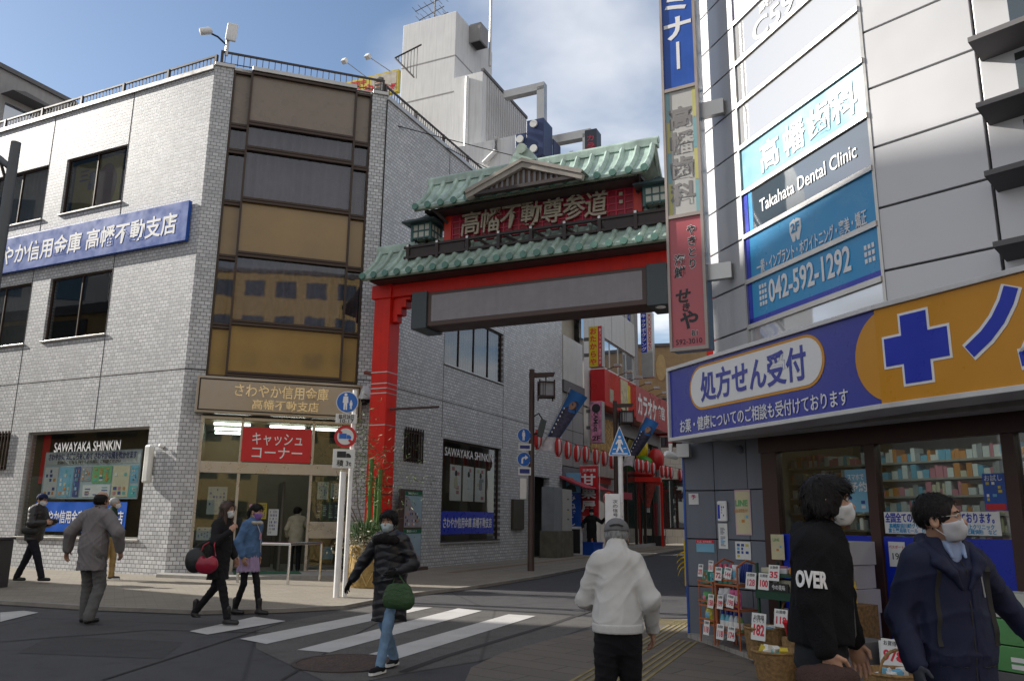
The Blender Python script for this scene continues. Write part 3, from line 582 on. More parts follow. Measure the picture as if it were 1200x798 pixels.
# front gable: boards, slats, small roof, round ridge ornament
gx, gz = 4.02, 9.36
gab = MB().prism([(gx-1.16, 8.86), (gx+1.16, 8.86), (gx, gz-.08)], .12, TR(0, -.96, 0)).build('gable', m_slat, gate)
mb = MB()
for i in range(15):
    x = gx-.95+i*1.9/14; h = (gz-.16-8.86)*(1-abs(x-gx)/1.16)
    if h > .05: mb.box(x-.028, x+.028, -.995, -.962, 8.87, 8.86+h)
mb.build('slats', mat('grey slat timber', (.20, .19, .20), .6, var=.25), gab)
for sgn in (-1, 1):
    for k_, (dz, y_, t_) in enumerate(((0, -1.08, .10), (.085, -1.12, .065))):
        mb = MB().prism([(gx, gz+dz), (gx, gz+dz-t_*1.25), (gx+sgn*1.42, 8.80+dz-t_), (gx+sgn*1.46, 8.84+dz-.02)], .14, TR(0, y_, 0)); mb.build('bargeboard', m_palewood, gab)
    mb = MB(); mb.quad((gx, -1.12, gz+.09), (gx, .0, gz+.12), (gx+sgn*1.5, .0, 8.9), (gx+sgn*1.5, -1.12, 8.85)); mb.quad((gx, -1.12, gz+.05), (gx+sgn*1.5, -1.12, 8.81), (gx+sgn*1.5, 0, 8.86), (gx, 0, gz+.08))
    mb.build('gable_roof', m_copper, gab)
MB().box(gx-1.35, gx+1.35, -1.06, -.92, 8.76, 8.84).build('gable_beam', m_wood, gab)
orn = MB().prism([(gx-.34, 9.36), (gx-.26, 9.54), (gx-.15, 9.66), (gx+.15, 9.66), (gx+.26, 9.54), (gx+.34, 9.36), (gx, 9.42)], .22, TR(0, -1.08, 0)).build('ridge_ornament', m_copper, gab)
MB().lathe([(0, -.05), (.11, -.05), (.125, -.02), (.125, .06)], 18, TR(gx, -1.10, 9.66) @ RX(90)).build('ornament_disc', mat('pale patina', (.34, .42, .36), .6, var=.2), orn, smooth=True)
# display board under the beam
db = thing('display_board', GT, 'long blank display board in a brown frame slung under the red arch beam', 'display board')
MB().box(1.22, 6.66, -.36, .36, 5.92, 6.76).build('frame', m_brown, db, bevel=.01)
MB().box(1.33, 6.55, -.366, -.362, 6.03, 6.68).build('screen', mat('blank grey screen', (.16, .14, .155), .13, var=.12, spec=.9, streak=.2), db)
for a, b in ((.80, 1.22), (6.66, 7.1)): MB().box(a, b, -.42, .42, 5.87, 6.79).build('end_cap', mat('slate end cap', (.045, .06, .068), .45, var=.1), db, bevel=.012)
MB().lathe([(.0, -.01), (.11, -.01), (.11, .01), (0, .01)], 14, TR(6.9, -.2, 5.87)).build('downlight', m_white, db)
for x in (2, 5.9): MB().box(x-.05, x+.05, -.1, .1, 6.762, 6.80).build('hanger', m_brown, db)
# lanterns on the arch
m_lgr = mat('teal lantern frame', (.035, .10, .095), .5, var=.2); m_lpane = mat('frosted lantern pane', (.50, .52, .46), .5, var=.08)
def arch_lantern(x, label):
    t = thing('arch_lantern', GT @ TR(x, -.15, 8.06), label, 'lantern', 'lanterns hanging from the arch')
    MB().box(-.26, .26, -.26, .26, .13, .48).build('glass', m_lpane, t)
    mb = MB()
    for sx_ in (-1, 1):
        for sy_ in (-1, 1): mb.box(sx_*.26-.03, sx_*.26+.03, sy_*.26-.03, sy_*.26+.03, .05, .52)
    for z in (.12, .3, .48):
        for s_ in (-1, 1): mb.box(-.25, .25, s_*.262-.016, s_*.262+.016, z-.018, z+.018).box(s_*.262-.016, s_*.262+.016, -.25, .25, z-.018, z+.018)
    for k_ in (-.087, .087):
        for s_ in (-1, 1): mb.box(k_-.012, k_+.012, s_*.264-.012, s_*.264+.012, .06, .5).box(s_*.264-.012, s_*.264+.012, k_-.012, k_+.012, .06, .5)
    mb.build('lattice', m_lgr, t)
    MB().lathe([(.27, .50), (.66, .50), (.64, .55), (.36, .62), (.17, .72), (.12, .74), (.05, .80), (0, .81)], 4, RZ(45)).build('lantern_roof', mat('dark teal lantern roof', (.03, .055, .06), .5, var=.2), t)
    MB().tube([(0, 0, .8), (0, 0, .64+.1)], .03).tube([(0, 0, .05), (0, 0, .12)], .03).build('finial', m_wood, t)
arch_lantern(1.0, 'square teal lantern with pitched roof at the left end of the arch')
arch_lantern(GW-.98, 'square teal lantern at the right end of the arch, beside the tall blade sign')
# bands and stay on the left pillar
for z in (4.9, 4.62, 4.5, 4.38, 3.6, 2.15, 1.95): MB().box(-.41, .07, -.245, .245, z, z+.022).build('wire_band', m_alu if z > 3 else m_dark, gate)
MB().tube([(.1, -.1, 4.0), (.9, .9, 4.15)], .03).build('stay_rod', m_brown, gate); MB().tube([(-.41, -.1, 4.9), (-.75, .0, 4.98)], .05).build('stub_pipe', mat('rusty pipe', (.20, .06, .04), .8, var=.2), gate)
# ================================================================== new year bamboo planter
km = thing('new_year_planter', TR(-2.82, 17.05, .05), 'straw wrapped new year planter with tall green bamboo stems and pine sprays', 'planter')
m_straw = mat('straw wrap', (.34, .23, .08), .9, var=.35, scale=14, bump=.5, bscale=60)
MB().lathe([(.40, 0), (.43, .05), (.42, .45), (.44, .80), (.40, .82), (0, .82)], 28).build('straw_wrap', m_straw, km, smooth=True)
mb = MB()
for i in range(8):
    a = i*.785; mb.tube([(.44*cos(a), .44*sin(a), .05), (.455*cos(a+.4), .455*sin(a+.4), .42), (.45*cos(a+.8), .45*sin(a+.8), .78)], .010, 5); mb.tube([(.44*cos(a+.8), .44*sin(a+.8), .05), (.455*cos(a+.4), .455*sin(a+.4), .42), (.45*cos(a), .45*sin(a), .78)], .010, 5)
mb.build('rope', mat('straw rope', (.45, .33, .14), .9), km)
m_bam = mat('bamboo stem', (.07, .15, .025), .4, var=.2, scale=5)
for x, y, h in ((-.06, -.1, 2.55), (.12, .0, 2.35), (.03, .14, 2.2)):
    pts = [(x, y, .7+i*(h-.7)/10) for i in range(11)]; mb = MB().tube(pts, .046, 12)
    for p in pts[1:-1]: mb.tube([(p[0], p[1], p[2]-.012), (p[0], p[1], p[2]+.012)], .051, 12)
    mb.build('bamboo_stem', m_bam, km, smooth=True)
def leafy(n, centre, spread, ln, wd, seed, droop=.3):
    r = random.Random(seed); mb = MB()
    for _ in range(n):
        c = Vector((r.gauss(0, 1)*spread[0], r.gauss(0, 1)*spread[1], r.gauss(0, 1)*spread[2]))+Vector(centre); d = Vector((r.gauss(0, 1), r.gauss(0, 1), r.gauss(0, .6)-droop)).normalized()
        sd_ = d.cross(Vector((r.gauss(0, 1), r.gauss(0, 1), 1))).normalized(); l_ = ln*r.uniform(.6, 1.2); w_ = wd*r.uniform(.7, 1.2)
        mb.quad(c, c+d*l_*.45+sd_*w_, c+d*l_, c+d*l_*.45-sd_*w_)
    return mb
m_pine = mat('pine needles', (.035, .085, .018), .7, var=.35); m_leafg = mat('bamboo leaves', (.10, .15, .045), .6, var=.35); m_dry = mat('dry pale leaves', (.36, .33, .24), .8, var=.3)
mb = MB(); r_ = random.Random(3)
for i in range(1500):
    a = r_.uniform(0, 2*pi); rr_ = .44*sqrt(r_.random()); p = Vector((rr_*cos(a), rr_*sin(a), .82+r_.uniform(0, .42)*(1-.3*rr_))); d = Vector((cos(a)*.4+r_.gauss(0, .3), sin(a)*.4+r_.gauss(0, .3), 1)).normalized(); s_ = d.cross(Vector((r_.random(), r_.random(), .2))).normalized()*.008
    mb.quad(p-s_, p+s_, p+d*.22)
mb.build('pine_spray', m_pine, km)
leafy(520, (-.05, -.34, .84), (.26, .09, .15), .10, .022, 5).build('ornamental_cabbage', m_dry, km)
mb = leafy(420, (-.32, 0, 2.75), (.17, .2, .50), .12, .010, 11, .4); q_ = leafy(260, (.02, -.05, 2.35), (.16, .15, .40), .12, .010, 14, .4); mb._a(q_.v, q_.f); q_ = leafy(260, (.15, 0, 2.1), (.5, .3, .45), .12, .009, 12, .4); mb._a(q_.v, q_.f); q_ = leafy(110, (.75, .1, 2.25), (.28, .2, .35), .12, .009, 13, .4); mb._a(q_.v, q_.f)
mb.build('bamboo_leaves', m_leafg, km)
mb = MB()
for i in range(12):
    a = r_.uniform(0, 6.28); mb.tube([(.05, 0, .95+.16*i), (.05+.3*cos(a), .3*sin(a), 1.15+.16*i), (.05+.7*cos(a), .55*sin(a), 1.2+.17*i+r_.uniform(-.1, .15))], [.008, .005, .003], 4)
for a in (-.25, -.15, .0): mb.tube([(-.1, -.1, .9), (-.3+a, -.1, 1.6), (-.4+a*1.6, 0, 2.3)], [.016, .012, .006], 5)
mb.build('twigs', mat('brown twig', (.10, .08, .05), .8), km)
# poster stand against the side wall
ps = thing('poster_stand', BS @ TR(1.75, -.22, .05), 'tall double poster board with street photographs and green header, leaning at the bank side wall', 'poster board')
MB().box(-.60, .52, -.02, .04, .08, 2.12).build('board', m_brown, ps); MB().box(-.6, .55, -.25, .2, 0, .08).build('foot', m_brown, ps)
m_hd = mat('green header', (.012, .13, .07), .5); m_skyp = mat('poster sky', (.30, .42, .50), .5, var=.12)
for z in (.12, 1.12):
    pf = rect(ps, 'street_photograph', -.40, .50, z, z+.96, -.022, m_skyp); rect(pf, 'header', -.40, .50, z+.84, z+.96, -.027, m_hd, M=W[ps]); text(pf, '豊かなまちへ ようこそ', .07, m_letter, 0, z+.9, -.033, W[ps], fit=.5)
    MB().prism([(-.40, z), (-.40, z+.80), (-.25, z+.82), (.12, z+.42), (.42, z+.22), (.5, z)], .004, W[ps].inverted() @ W[ps] @ TR(0, -.031, 0)).build('photo_building', mat('poster building', (.33, .30, .33), .6, var=.2), pf, W[ps])
    blocks(pf, W[ps], -.38, .30, z+.04, z+.40, -.034, 8, 4, [p_col[8], p_col[4], p_col[5], p_col[7], m_black], .3, int(z*10), 'print', .8); blocks(pf, W[ps], -.36, -.02, z+.42, z+.74, -.034, 4, 3, [m_black, p_col[8]], .45, 3, 'print', .8)
# ================================================================== posts and signs on the corner
def road_sign_disc(parent, M, r, ring, face):
    d = MB().lathe([(0, -.012), (r, -.012), (r, .004), (0, .004)], 40, RX(90)).build('sign_disc', ring, parent, M, smooth=True)
    MB().lathe([(0, -.002), (r*.92 if ring is m_white else r*.74, -.002), (r*.92 if ring is m_white else r*.74, .004), (0, .004)], 40, TR(0, -.014, 0) @ RX(90)).build('sign_face', face, d)
    return d
m_rblue = mat('road sign blue', (.01, .13, .50), .35, var=.06); m_ringred = mat('road sign red', (.55, .012, .02), .35, var=.06); m_signw = mat('road sign white', (.68, .68, .66), .4, var=.08)
sp = thing('road_sign_post', TR(-2.9, 14.9, .02) @ RZ(10), 'white pole with stacked round pedestrian and no-lorry signs by the crosswalk', 'road sign')
MB().tube([(0, 0, 0), (-.0, 0, 3.7)], .042, 14).build('pole', m_white, sp, smooth=True)
SPX = -.13
d = road_sign_disc(sp, W[sp] @ TR(SPX, -.07, 3.46), .20, m_white, m_rblue)
def figure(mb, x, z, h, M):           # walking-person pictogram
    p = lambda pts: mb.prism([(x+a*h, z+b*h) for a, b in pts], .003, M)
    mb.lathe([(0, 0), (.085*h, 0), (.085*h, .003), (0, .003)], 14, M @ TR(x, .0, z+.90*h) @ RX(90))
    p([(-.13, .80), (.13, .80), (.16, .42), (.10, .42), (.10, .02), (.02, .02), (.0, .38), (-.02, .02), (-.10, .02), (-.10, .42), (-.16, .42)])
    return mb
mb = MB(); figure(mb, -.03, -.15, .32, TR(0, -.022, 0)); figure(mb, .07, -.13, .17, TR(0, -.0221, 0)); mb.build('pictogram', m_letter, d)
pl_ = MB().box(SPX-.19, SPX+.19, -.10, -.075, 3.07, 3.24).build('plate', m_signw, sp, bevel=.006); text(pl_, '毎月28日', .1, m_black, SPX, 3.19, -.104, W[sp], fit=.27, bold=.01); text(pl_, '10-17', .085, m_black, SPX, 3.11, -.104, W[sp], fit=.24, bold=.01)
d = road_sign_disc(sp, W[sp] @ TR(SPX, -.07, 2.83), .20, m_ringred, m_signw)
mb = MB().prism([(-.11, -.04), (.02, -.04), (.02, .055), (-.11, .055)], .003, TR(0, -.022, 0)).prism([(.025, -.04), (.105, -.04), (.105, 0), (.07, .03), (.025, .03)], .003, TR(0, -.022, 0)); mb.build('lorry', m_rblue, d)
for q in (((-.145, .085), (-.11, .125), (-.05, .07), (-.08, .04)), ((.05, -.07), (.08, -.04), (.15, -.10), (.115, -.135))): MB().prism(list(q), .003, TR(0, -.0245, 0)).build('slash', m_ringred, d)
pl_ = MB().box(SPX-.20, SPX+.19, -.10, -.075, 2.26, 2.60).build('plate', m_signw, sp, bevel=.006); text(pl_, '積 3t', .12, m_black, SPX, 2.35, -.104, W[sp], fit=.26, bold=.01)
MB().prism([(-.13, .0), (.03, .0), (.03, .11), (-.13, .11)], .003, TR(SPX, -.105, 2.45)).prism([(.035, 0), (.12, 0), (.12, .035), (.085, .075), (.035, .075)], .003, TR(SPX, -.105, 2.45)).build('lorry', m_black, pl_, W[sp])
for z in (3.46, 3.15, 2.83, 2.43): MB().box(-.09, .03, -.07, .05, z-.015, z+.015).build('clamp', m_alu, sp)
gpst = thing('guard_post', TR(-3.02, 14.8, .02), 'shorter plain white post standing against the road sign pole', 'post'); MB().tube([(0, 0, 0), (0, 0, 2.2)], .055, 14).build('pole', m_white, gpst, smooth=True)
# grey street lamp at the left edge and a dark bollard
lp = thing('street_lamp', TR(-6.47, 9.75, 0), 'grey steel street lamp at the left edge of the view', 'street lamp')
MB().tube([(0, 0, 0), (0, 0, 3), (0, 0, 6.12)], [.085, .075, .06], 16).build('pole', mat('grey galvanised steel', (.11, .12, .13), .5, .3), lp, smooth=True)
MB().tube([(0, 0, 5.75), (-.3, .02, 5.98), (-1.2, .05, 6.15)], [.04, .05, .05], 10).build('arm', mat('grey galvanised steel', (.11, .12, .13)), lp, smooth=True); MB().tube([(0, 0, 5.45), (-.16, 0, 5.84)], .02).build('brace', m_dark, lp)
MB().box(-2.0, -1.2, -.12, .12, 6.08, 6.22).build('lamp_head', m_alu, lp, bevel=.04)
bo = thing('bollard', TR(-9.85, 15.9, .0), 'dark square roadside cabinet at the left edge', 'cabinet'); MB().box(-.4, .28, -.25, .25, 0, .93).build('body', mat('dark grey metal', (.04, .04, .045), .6), bo, bevel=.02); MB().box(-.42, .3, -.27, .27, .93, .97).build('lid', mat('dark grey metal', (.04, .04, .045)), bo, bevel=.01)
mh = thing('manhole_cover', TR(-1.62, 8.55, 0), 'large round rusty iron manhole cover in the asphalt', 'manhole cover')
k = NB('rusty iron'); o_ = k.obj(); vo = k.new('ShaderNodeTexVoronoi'); vo.inputs['Scale'].default_value = 26; k.l.new(o_, vo.inputs['Vector'])
k.l.new(k.mix(k.rng(k.noise(o_, 6, 5), .35, .7, 0, 1), (.045, .03, .025), (.085, .05, .035)), k.b.inputs['Base Color']); k.b.inputs['Roughness'].default_value = .6; k.bump(vo.outputs['Distance'], .9, .012)
MB().lathe([(0, .0), (.46, .0), (.47, .014), (0, .014)], 48).build('cover', k.m, mh); MB().lathe([(.475, .0), (.52, .0), (.52, .016), (.475, .016), (.475, 0)], 48).build('ring', mat('iron ring', (.05, .04, .035), .6, bump=.2), mh)
# brown lantern lamps of the side street
def lantern_lamp(M, label, signs=True, grp='brown lantern lamps along the side street'):
    t = thing('lantern_lamp', M, label, 'street lamp', grp)
    MB().tube([(0, 0, 0), (0, 0, 1.4), (0, 0, 5.55)], [.095, .085, .075], 14).build('pole', m_brown, t, smooth=True)
    MB().prism([(-.08, 5.30), (.62, 5.36), (.66, 5.48), (-.08, 5.44)], .1, TR(0, -.05, 0)).build('arm', m_brown, t)
    ln = MB().box(.22, .60, -.19, .19, 4.78, 5.16).build('lantern', mat('lamp pane', (.36, .36, .38), .4), t)
    mb = MB()
    for x in (.2, .62):
        for y in (-.21, .21): mb.box(x-.02, x+.02, y-.02, y+.02, 4.68, 5.24)
    for z in (4.77, 5.17):
        for y in (-.21, .21): mb.box(.2, .62, y-.016, y+.016, z-.02, z+.02)
        for x in (.2, .62): mb.box(x-.016, x+.016, -.21, .21, z-.02, z+.02)
    for x in (.3, .36): mb.box(x-.008, x+.008, -.2, -.193, 4.78, 5.16)
    mb.build('lantern_frame', m_bronze, ln); MB().tube([(.4, 0, 5.16), (.4, 0, 5.38)], .02).build('hook', m_bronze, ln)
    return t
l1 = lantern_lamp(TR(.58, 22.8, .04) @ RZ(4), 'brown lantern lamp post nearest the bank, with blue round signs and a floodlight')
fl = MB().prism([(.14, 3.66), (.30, 3.62), (.42, 4.08), (.26, 4.14)], .2, TR(0, -.1, 0)).build('floodlight', mat('grey green lamp body', (.06, .075, .07), .5), l1, bevel=.01); MB().tube([(.05, 0, 3.7), (.2, 0, 3.75)], .03).tube([(.05, 0, 4.2), (.2, .02, 4.3), (.33, 0, 4.1)], .02).build('bracket', m_dark, fl)
for z, kd in ((3.66, 0), (3.0, 1)):
    d = road_sign_disc(l1, W[l1] @ TR(-.22, -.1, z) @ RZ(12), .2, m_white, m_rblue); mb = MB()
    if kd == 0: figure(mb, -.02, -.15, .3, TR(0, -.022, 0))
    else: mb.prism([(-.08, -.12), (-.03, -.12), (-.03, .0), (.03, .03), (.03, -.02), (.12, .05), (.03, .12), (.03, .075), (-.05, .05), (-.08, .0)], .003, TR(0, -.022, 0))
    mb.build('pictogram', m_letter, d)
for z0, z1 in ((3.24, 3.43), (2.56, 2.78)): pl_ = MB().box(-.40, -.04, -.12, -.10, z0, z1).build('plate', m_signw, l1, W[l1] @ RZ(8)); rect(pl_, 'print', -.36, -.08, z0+.05, z1-.05, -.122, m_ink, M=W[l1] @ RZ(8))
MB().box(-.33, -.12, -.06, .06, 1.9, 2.5).build('junction_box', m_alu, l1, bevel=.02)
l2 = lantern_lamp(TR(3.72, 28.9, .04) @ RZ(4), 'second brown lantern lamp post, behind the triangular crossing sign')
# fabric banners hung from the lamps
def banner(M, label, seed):
    t = thing('fabric_banner', M, label, 'banner', 'blue fabric banners on the lamp posts')
    A, Bp, Cp, Dp = Vector((1.13, 0, 5.02)), Vector((1.60, 0, 4.78)), Vector((.44, 0, 3.64)), Vector((.80, 0, 3.62))
    f_ = lambda u, v, y0=0.: ((A.lerp(Bp, u)).lerp(Cp.lerp(Dp, u), v) + Vector((0, y0+.05*sin(v*5+seed)+.03*sin(u*7), 0)))
    MB().grid(lambda u, v: f_(u, v), 8, 14).build('cloth', mat('banner blue cloth', (.03, .16, .46), .8, var=.12), t, smooth=True)
    MB().grid(lambda u, v: f_(.04+.92*u, .42+.58*v, -.006) if True else 0, 8, 8).build('dark_kimono', mat('banner dark print', (.05, .045, .08), .8, var=.5, scale=12), t, smooth=True)
    def oval(cu, cv, ru, rv, m, nm, y0):
        pts = [f_(cu+ru*cos(a), cv+rv*sin(a), y0) for a in [i*2*pi/20 for i in range(20)]]; MB().quad(*pts[::-1]).build(nm, m, t)
    oval(.56, .40, .38, .10, mat('banner dark print', (.05, .045, .08)), 'printed_shoulder', -.008)
    oval(.62, .27, .22, .095, mat('banner dark hair', (.09, .06, .07), .8), 'printed_hair', -.012); oval(.52, .285, .18, .085, mat('banner skin print', (.38, .20, .12), .8), 'printed_face', -.014)
    mb = MB()
    for i in range(7): v = .38+i*.085; p = f_(.14, v, -.014); mb.box(p.x-.012, p.x+.02, p.y-.002, p.y, p.z-.03, p.z+.015)
    mb.build('print', m_letter, t)
    MB().grid(lambda u, v: (Cp.lerp(Dp, u)+Vector((-.12, 0, -.02)).lerp(Vector((-.2, 0, -.42)), v)+Vector((0, -.02+.05*sin(u*6), .06*sin(u*3)*v))), 8, 5).build('lower_cloth', mat('banner pale print', (.55, .5, .52), .8, var=.3, scale=6), t, smooth=True)
    MB().tube([A+Vector((-.03, 0, .03)), Cp+Vector((-.04, 0, -.05)), Vector((.1, 0, 3.1))], .014, 6).build('rod', m_alu, t)
    return t
banner(W[l1].copy(), 'large blue banner with a printed dark robed figure on the nearer lamp post', 0)
banner(W[l2].copy(), 'blue banner with a printed figure hanging by the karaoke building', 2)
# red and white paper lanterns strung along the street
SL = BS @ TR(0, -2.5, 0); m_lw = mat('lantern paper white', (.66, .60, .60), .7); m_lr = mat('lantern paper red', (.60, .02, .02), .6)
def paper_lantern(M, label):
    t = thing('paper_lantern', M, label, 'paper lantern', 'red and white paper lanterns strung along the side street')
    prof = [(.05, -.26), (.095, -.23), (.125, -.15), (.138, 0), (.125, .15), (.095, .23), (.05, .26)]
    wv, rv_ = MB(), MB()
    for k_ in range(12):
        a0, a1 = k_*pi/6, (k_+1)*pi/6; g_ = (lambda u, v, a0=a0, a1=a1: (lambda p: (p[0]*cos(a0+(a1-a0)*u), p[0]*sin(a0+(a1-a0)*u), p[1]))(prof[round(v*6)]))
        (wv if k_ % 3 == 1 else rv_).grid(g_, 2, 6)
    wv.build('white_paper', m_lw, t, smooth=True); rv_.build('red_paper', m_lr, t, smooth=True)
    MB().tube([(0, 0, .26), (0, 0, .29)], .07, 10).build('cap', m_lr, t); MB().tube([(0, 0, -.29), (0, 0, -.26)], .07, 10).build('base', m_lr, t)
    return t
pxl = [(630, 515), (654, 524), (665, 527), (676, 531), (686, 532), (698, 535), (708, 537), (717, 540), (747, 545), (752, 546), (758, 547), (765, 549), (776, 552), (781, 553), (786, 554), (797, 556)]
lab = ['paper lantern hanging beside the bank lamp post', 'paper lantern just right of the blue banner', 'third paper lantern right of the lamp post', 'paper lantern left of the pink tall sign, below it', 'paper lantern right beneath the pink 2F sign', 'paper lantern midway between banner and crossing sign', 'second paper lantern left of the crossing sign', 'paper lantern touching the left of the crossing sign', 'first paper lantern right of the crossing sign', 'second paper lantern right of the crossing sign', 'third paper lantern right of the crossing sign', 'last of the close row of four right of the crossing sign', 'left one of three lanterns before the cream wall', 'middle one of three lanterns before the cream wall', 'right one of three lanterns before the cream wall', 'farthest single lantern next to the pharmacy pier']
p0_ = None; wire = []
for q, lb in zip(pxl, lab):
    x, z = on(SL, *q); M_ = SL @ TR(x, 0, z); wire.append((x, 0, z+.29))
    if p0_ is None: p0_ = paper_lantern(M_, 'red and white '+lb)
    else: copy_tree(p0_, M_, 'red and white '+lb)
tag(MB().tube(wire, .008, 4).build('lantern_wire', m_dark, None, SL), 'thin dark wire carrying the row of paper lanterns', 'wire')
# triangular crossing sign on a white pole with a white notice board
cs = thing('crossing_sign', TR(2.41, 18.0, 0), 'blue triangular pedestrian crossing sign on a white pole', 'road sign')
MB().tube([(.01, .03, 0), (.01, .03, 2.85)], .055, 14).build('pole', m_white, cs, smooth=True)
def tri(r_, y): 
    c = [(0, .44), (-.255, -.22), (.255, -.22)]; pts = []
    for i in range(3):
        p, a, b = Vector(c[i]), Vector(c[i-1]), Vector(c[(i+1) % 3]); g = (a-p).normalized(), (b-p).normalized()
        pts += [p+g[0]*.04, p+(g[0]+g[1])*.008, p+g[1]*.04]
    k_ = 1-r_; return [(q.x*k_, q.y*k_-.22*r_*.2) for q in pts]
d = MB().prism(tri(0, 0), .02, TR(-.01, -.06, 3.02)).build('sign_plate', m_white, cs); MB().prism(tri(.08, 0), .003, TR(-.01, -.0645, 3.02)).build('sign_face', mat('crossing sign blue', (.01, .20, .58), .35), d)
mb = MB(); T_ = TR(-.01, -.07, 2.85)
mb.lathe([(0, 0), (.03, 0), (.03, .003), (0, .003)], 12, T_ @ TR(-.005, 0, .36) @ RX(90))
mb.prism([(-.04, .31), (.035, .31), (.075, .2), (.05, .19), (.025, .24), (.02, .16), (.085, .03), (.05, .02), (-.005, .12), (-.055, .02), (-.09, .03), (-.04, .16), (-.04, .24), (-.075, .2), (-.095, .21)], .003, T_)
mb.prism([(-.17, -.015), (.17, -.015), (.17, .01), (-.17, .01)], .003, T_); mb.prism([(-.15, .08), (-.09, .09), (-.09, .11), (-.15, .10)], .003, T_); mb.prism([(.08, .10), (.14, .11), (.14, .13), (.08, .12)], .003, T_)
mb.build('pictogram', m_letter, d)
nbd = MB().box(-.35, -.02, -.05, -.02, 1.2, 1.98).build('notice_board', m_white, cs, bevel=.005); text(nbd, '次の信号まで', .12, m_black, -.13, 1.58, -.055, W[cs], vert=True, fit=.55); MB().box(-.02, .04, -.05, .0, 1.5, 1.8).build('clamp', m_alu, nbd)
# ================================================================== buildings down the side street
m_wp = mat('white wall panel', (.56, .55, .53), .6, var=.06, streak=.28); m_gp = mat('grey wall panel', (.30, .29, .29), .6, var=.08, streak=.25)
m_tan = mat('tan wall panel', (.36, .32, .26), .7, var=.1, streak=.2); m_dkgr = mat('dark grey cladding', (.12, .115, .12), .6, var=.1)
m_cream = tile_mat('cream tile', (.62, .57, .48), (.58, .53, .45), (.42, .38, .32), .6, .45, .02, dirt=.15, bump=.15)
m_orange = mat('ochre cladding', (.38, .25, .12), .6, var=.12, streak=.2)
m_gdark = glass_mat('dark glass', (.12, .15, .14), .12, opacity=.6, body=(.03, .045, .04))
m_gsky = glass_mat('sky blue glass', (.2, .25, .3), .45, opacity=.7, body=(.05, .09, .14))
b2 = thing('shop_building', BS @ TR(13.7, 0, 0), 'white panelled shop building beyond the bank with a ribbon window and open balconies', 'building')
W2 = W[b2]
def bx(name, m, x0, x1, y0, y1, z0, z1, parent=b2, M=None, bevel=0.): return MB().box(x0, x1, y0, y1, z0, z1).build(name, m, parent, M, bevel)
bx('parapet', m_wp, 0.05, 2.42, -.02, .14, 7.15, 9.07, bevel=.01); bx('parapet', m_wp, .05, 2.42, -.02, .14, 10.6, 12.6); bx('recess_wall', m_tan, 0.05, 2.5, .40, .5, 3, 13.5); bx('balcony_floor', m_tan, .05, 2.5, .14, 1.7, 7.0, 7.15); bx('balcony_floor', m_tan, .05, 2.5, -.02, 1.7, 10.4, 10.6)
bx('lintel_beam', m_dkgr, .05, 2.6, -.05, .2, 6.65, 7.13); bx('lower_wall', m_gp, .05, 2.6, .05, .25, 3.6, 6.65)
for z in (5.1, 6.0): bx('panel_joint', m_dark, .05, 2.6, .045, .06, z, z+.02)
bx('panel_joint', m_dark, 1.3, 1.32, .045, .06, 3.6, 6.65)
MB().wall(2.65, 11.5, 6.4, 13.6, [(5.3, 10.9, 8.62, 10.1), (5.3, 10.9, 11.9, 13.1)], .2).build('upper_wall', m_wp, b2)
for h in ((5.3, 10.9, 8.62, 10.1), (5.3, 10.9, 11.9, 13.1)): window(b2, W2, h, 4, depth=.1, frame=m_alu, gl=m_gsky, sill=False)
for x in (4.1, 6.8, 9.1): bx('panel_joint', m_dark, x, x+.02, -.004, .01, 10.12, 13.6)
bx('blue_glazing', m_gsky, 2.3, 2.62, -.01, .1, 9.4, 13.6); bx('side_wall', m_gp, 10.95, 11.5, .2, 9, 6.4, 13.6); bx('corner_pier', m_gp, 10.95, 11.48, -.03, -.004, 6.5, 13.6)
MB().wall(0, 9.5, 0, 13.5, [], .2).build('rear_wall', m_gp, b2, W2 @ TR(11.5, .3, 0) @ RZ(90)); bx('roof', m_concrete, 0, 11.5, .2, 9.5, 13.5, 13.65); bx('end_wall', m_wp, 0, .04, .2, 9.5, 9, 13.5)
bx('shop_wall', mat('blue grey tile', (.14, .15, .17), .5, var=.1), 0.02, 3.1, .0, .2, 0, 3.55); bx('shop_wall', m_gp, 5.9, 7.2, 0, .2, 0, 6.4); bx('shop_lintel', m_gp, 3.1, 5.9, 0, .2, 3.2, 6.4); bx('canopy_sheet', mat('rust stained sheet', (.33, .31, .28), .6, var=.2, streak=.5), 2.6, 6.4, -.5, .0, 3.3, 3.95)
MB().wall(7.2, 16, 0, 6.5, [(7.6, 15.4, .2, 5.6)], .2).build('karaoke_front', m_gp, b2); bx('shop_glass', m_gdark, 7.6, 15.4, .12, .14, .2, 5.6)
for x in (9.2, 10.9, 12.6, 14.2): bx('shop_mullion', m_bronze, x-.05, x+.05, .05, .2, .2, 5.6)
bx('orange_mural', mat('orange mural', (.42, .25, .08), .6, var=.7, scale=9), 3.4, 7.0, -.06, -.01, 4.4, 6.1)
MB().box(3.1, 5.9, 2.6, 2.7, 0, 3.2).build('shop_interior', m_dark, b2); bx('shop_floor', m_concrete, 3.1, 5.9, .0, 2.6, 0, .06)
aw = thing('red_awning', W2 @ TR(4.4, 0, 0), 'faded red awning over the chestnut shop door', 'awning')
MB().prism([(0, 3.15), (-.02, 3.05), (-1.1, 2.62), (-1.12, 2.66)], 3.2, TR(-1.6, -.02, 0) @ RZ(90)).build('canopy', mat('faded red awning cloth', (.38, .045, .065), .8, var=.15), aw); bx('valance', mat('faded red awning cloth', (.38, .045, .065)), -1.6, 1.6, -1.13, -1.11, 2.35, 2.66, aw); bx('pelmet', m_red, -1.7, 1.7, -.08, -.02, 3.05, 3.3, aw)
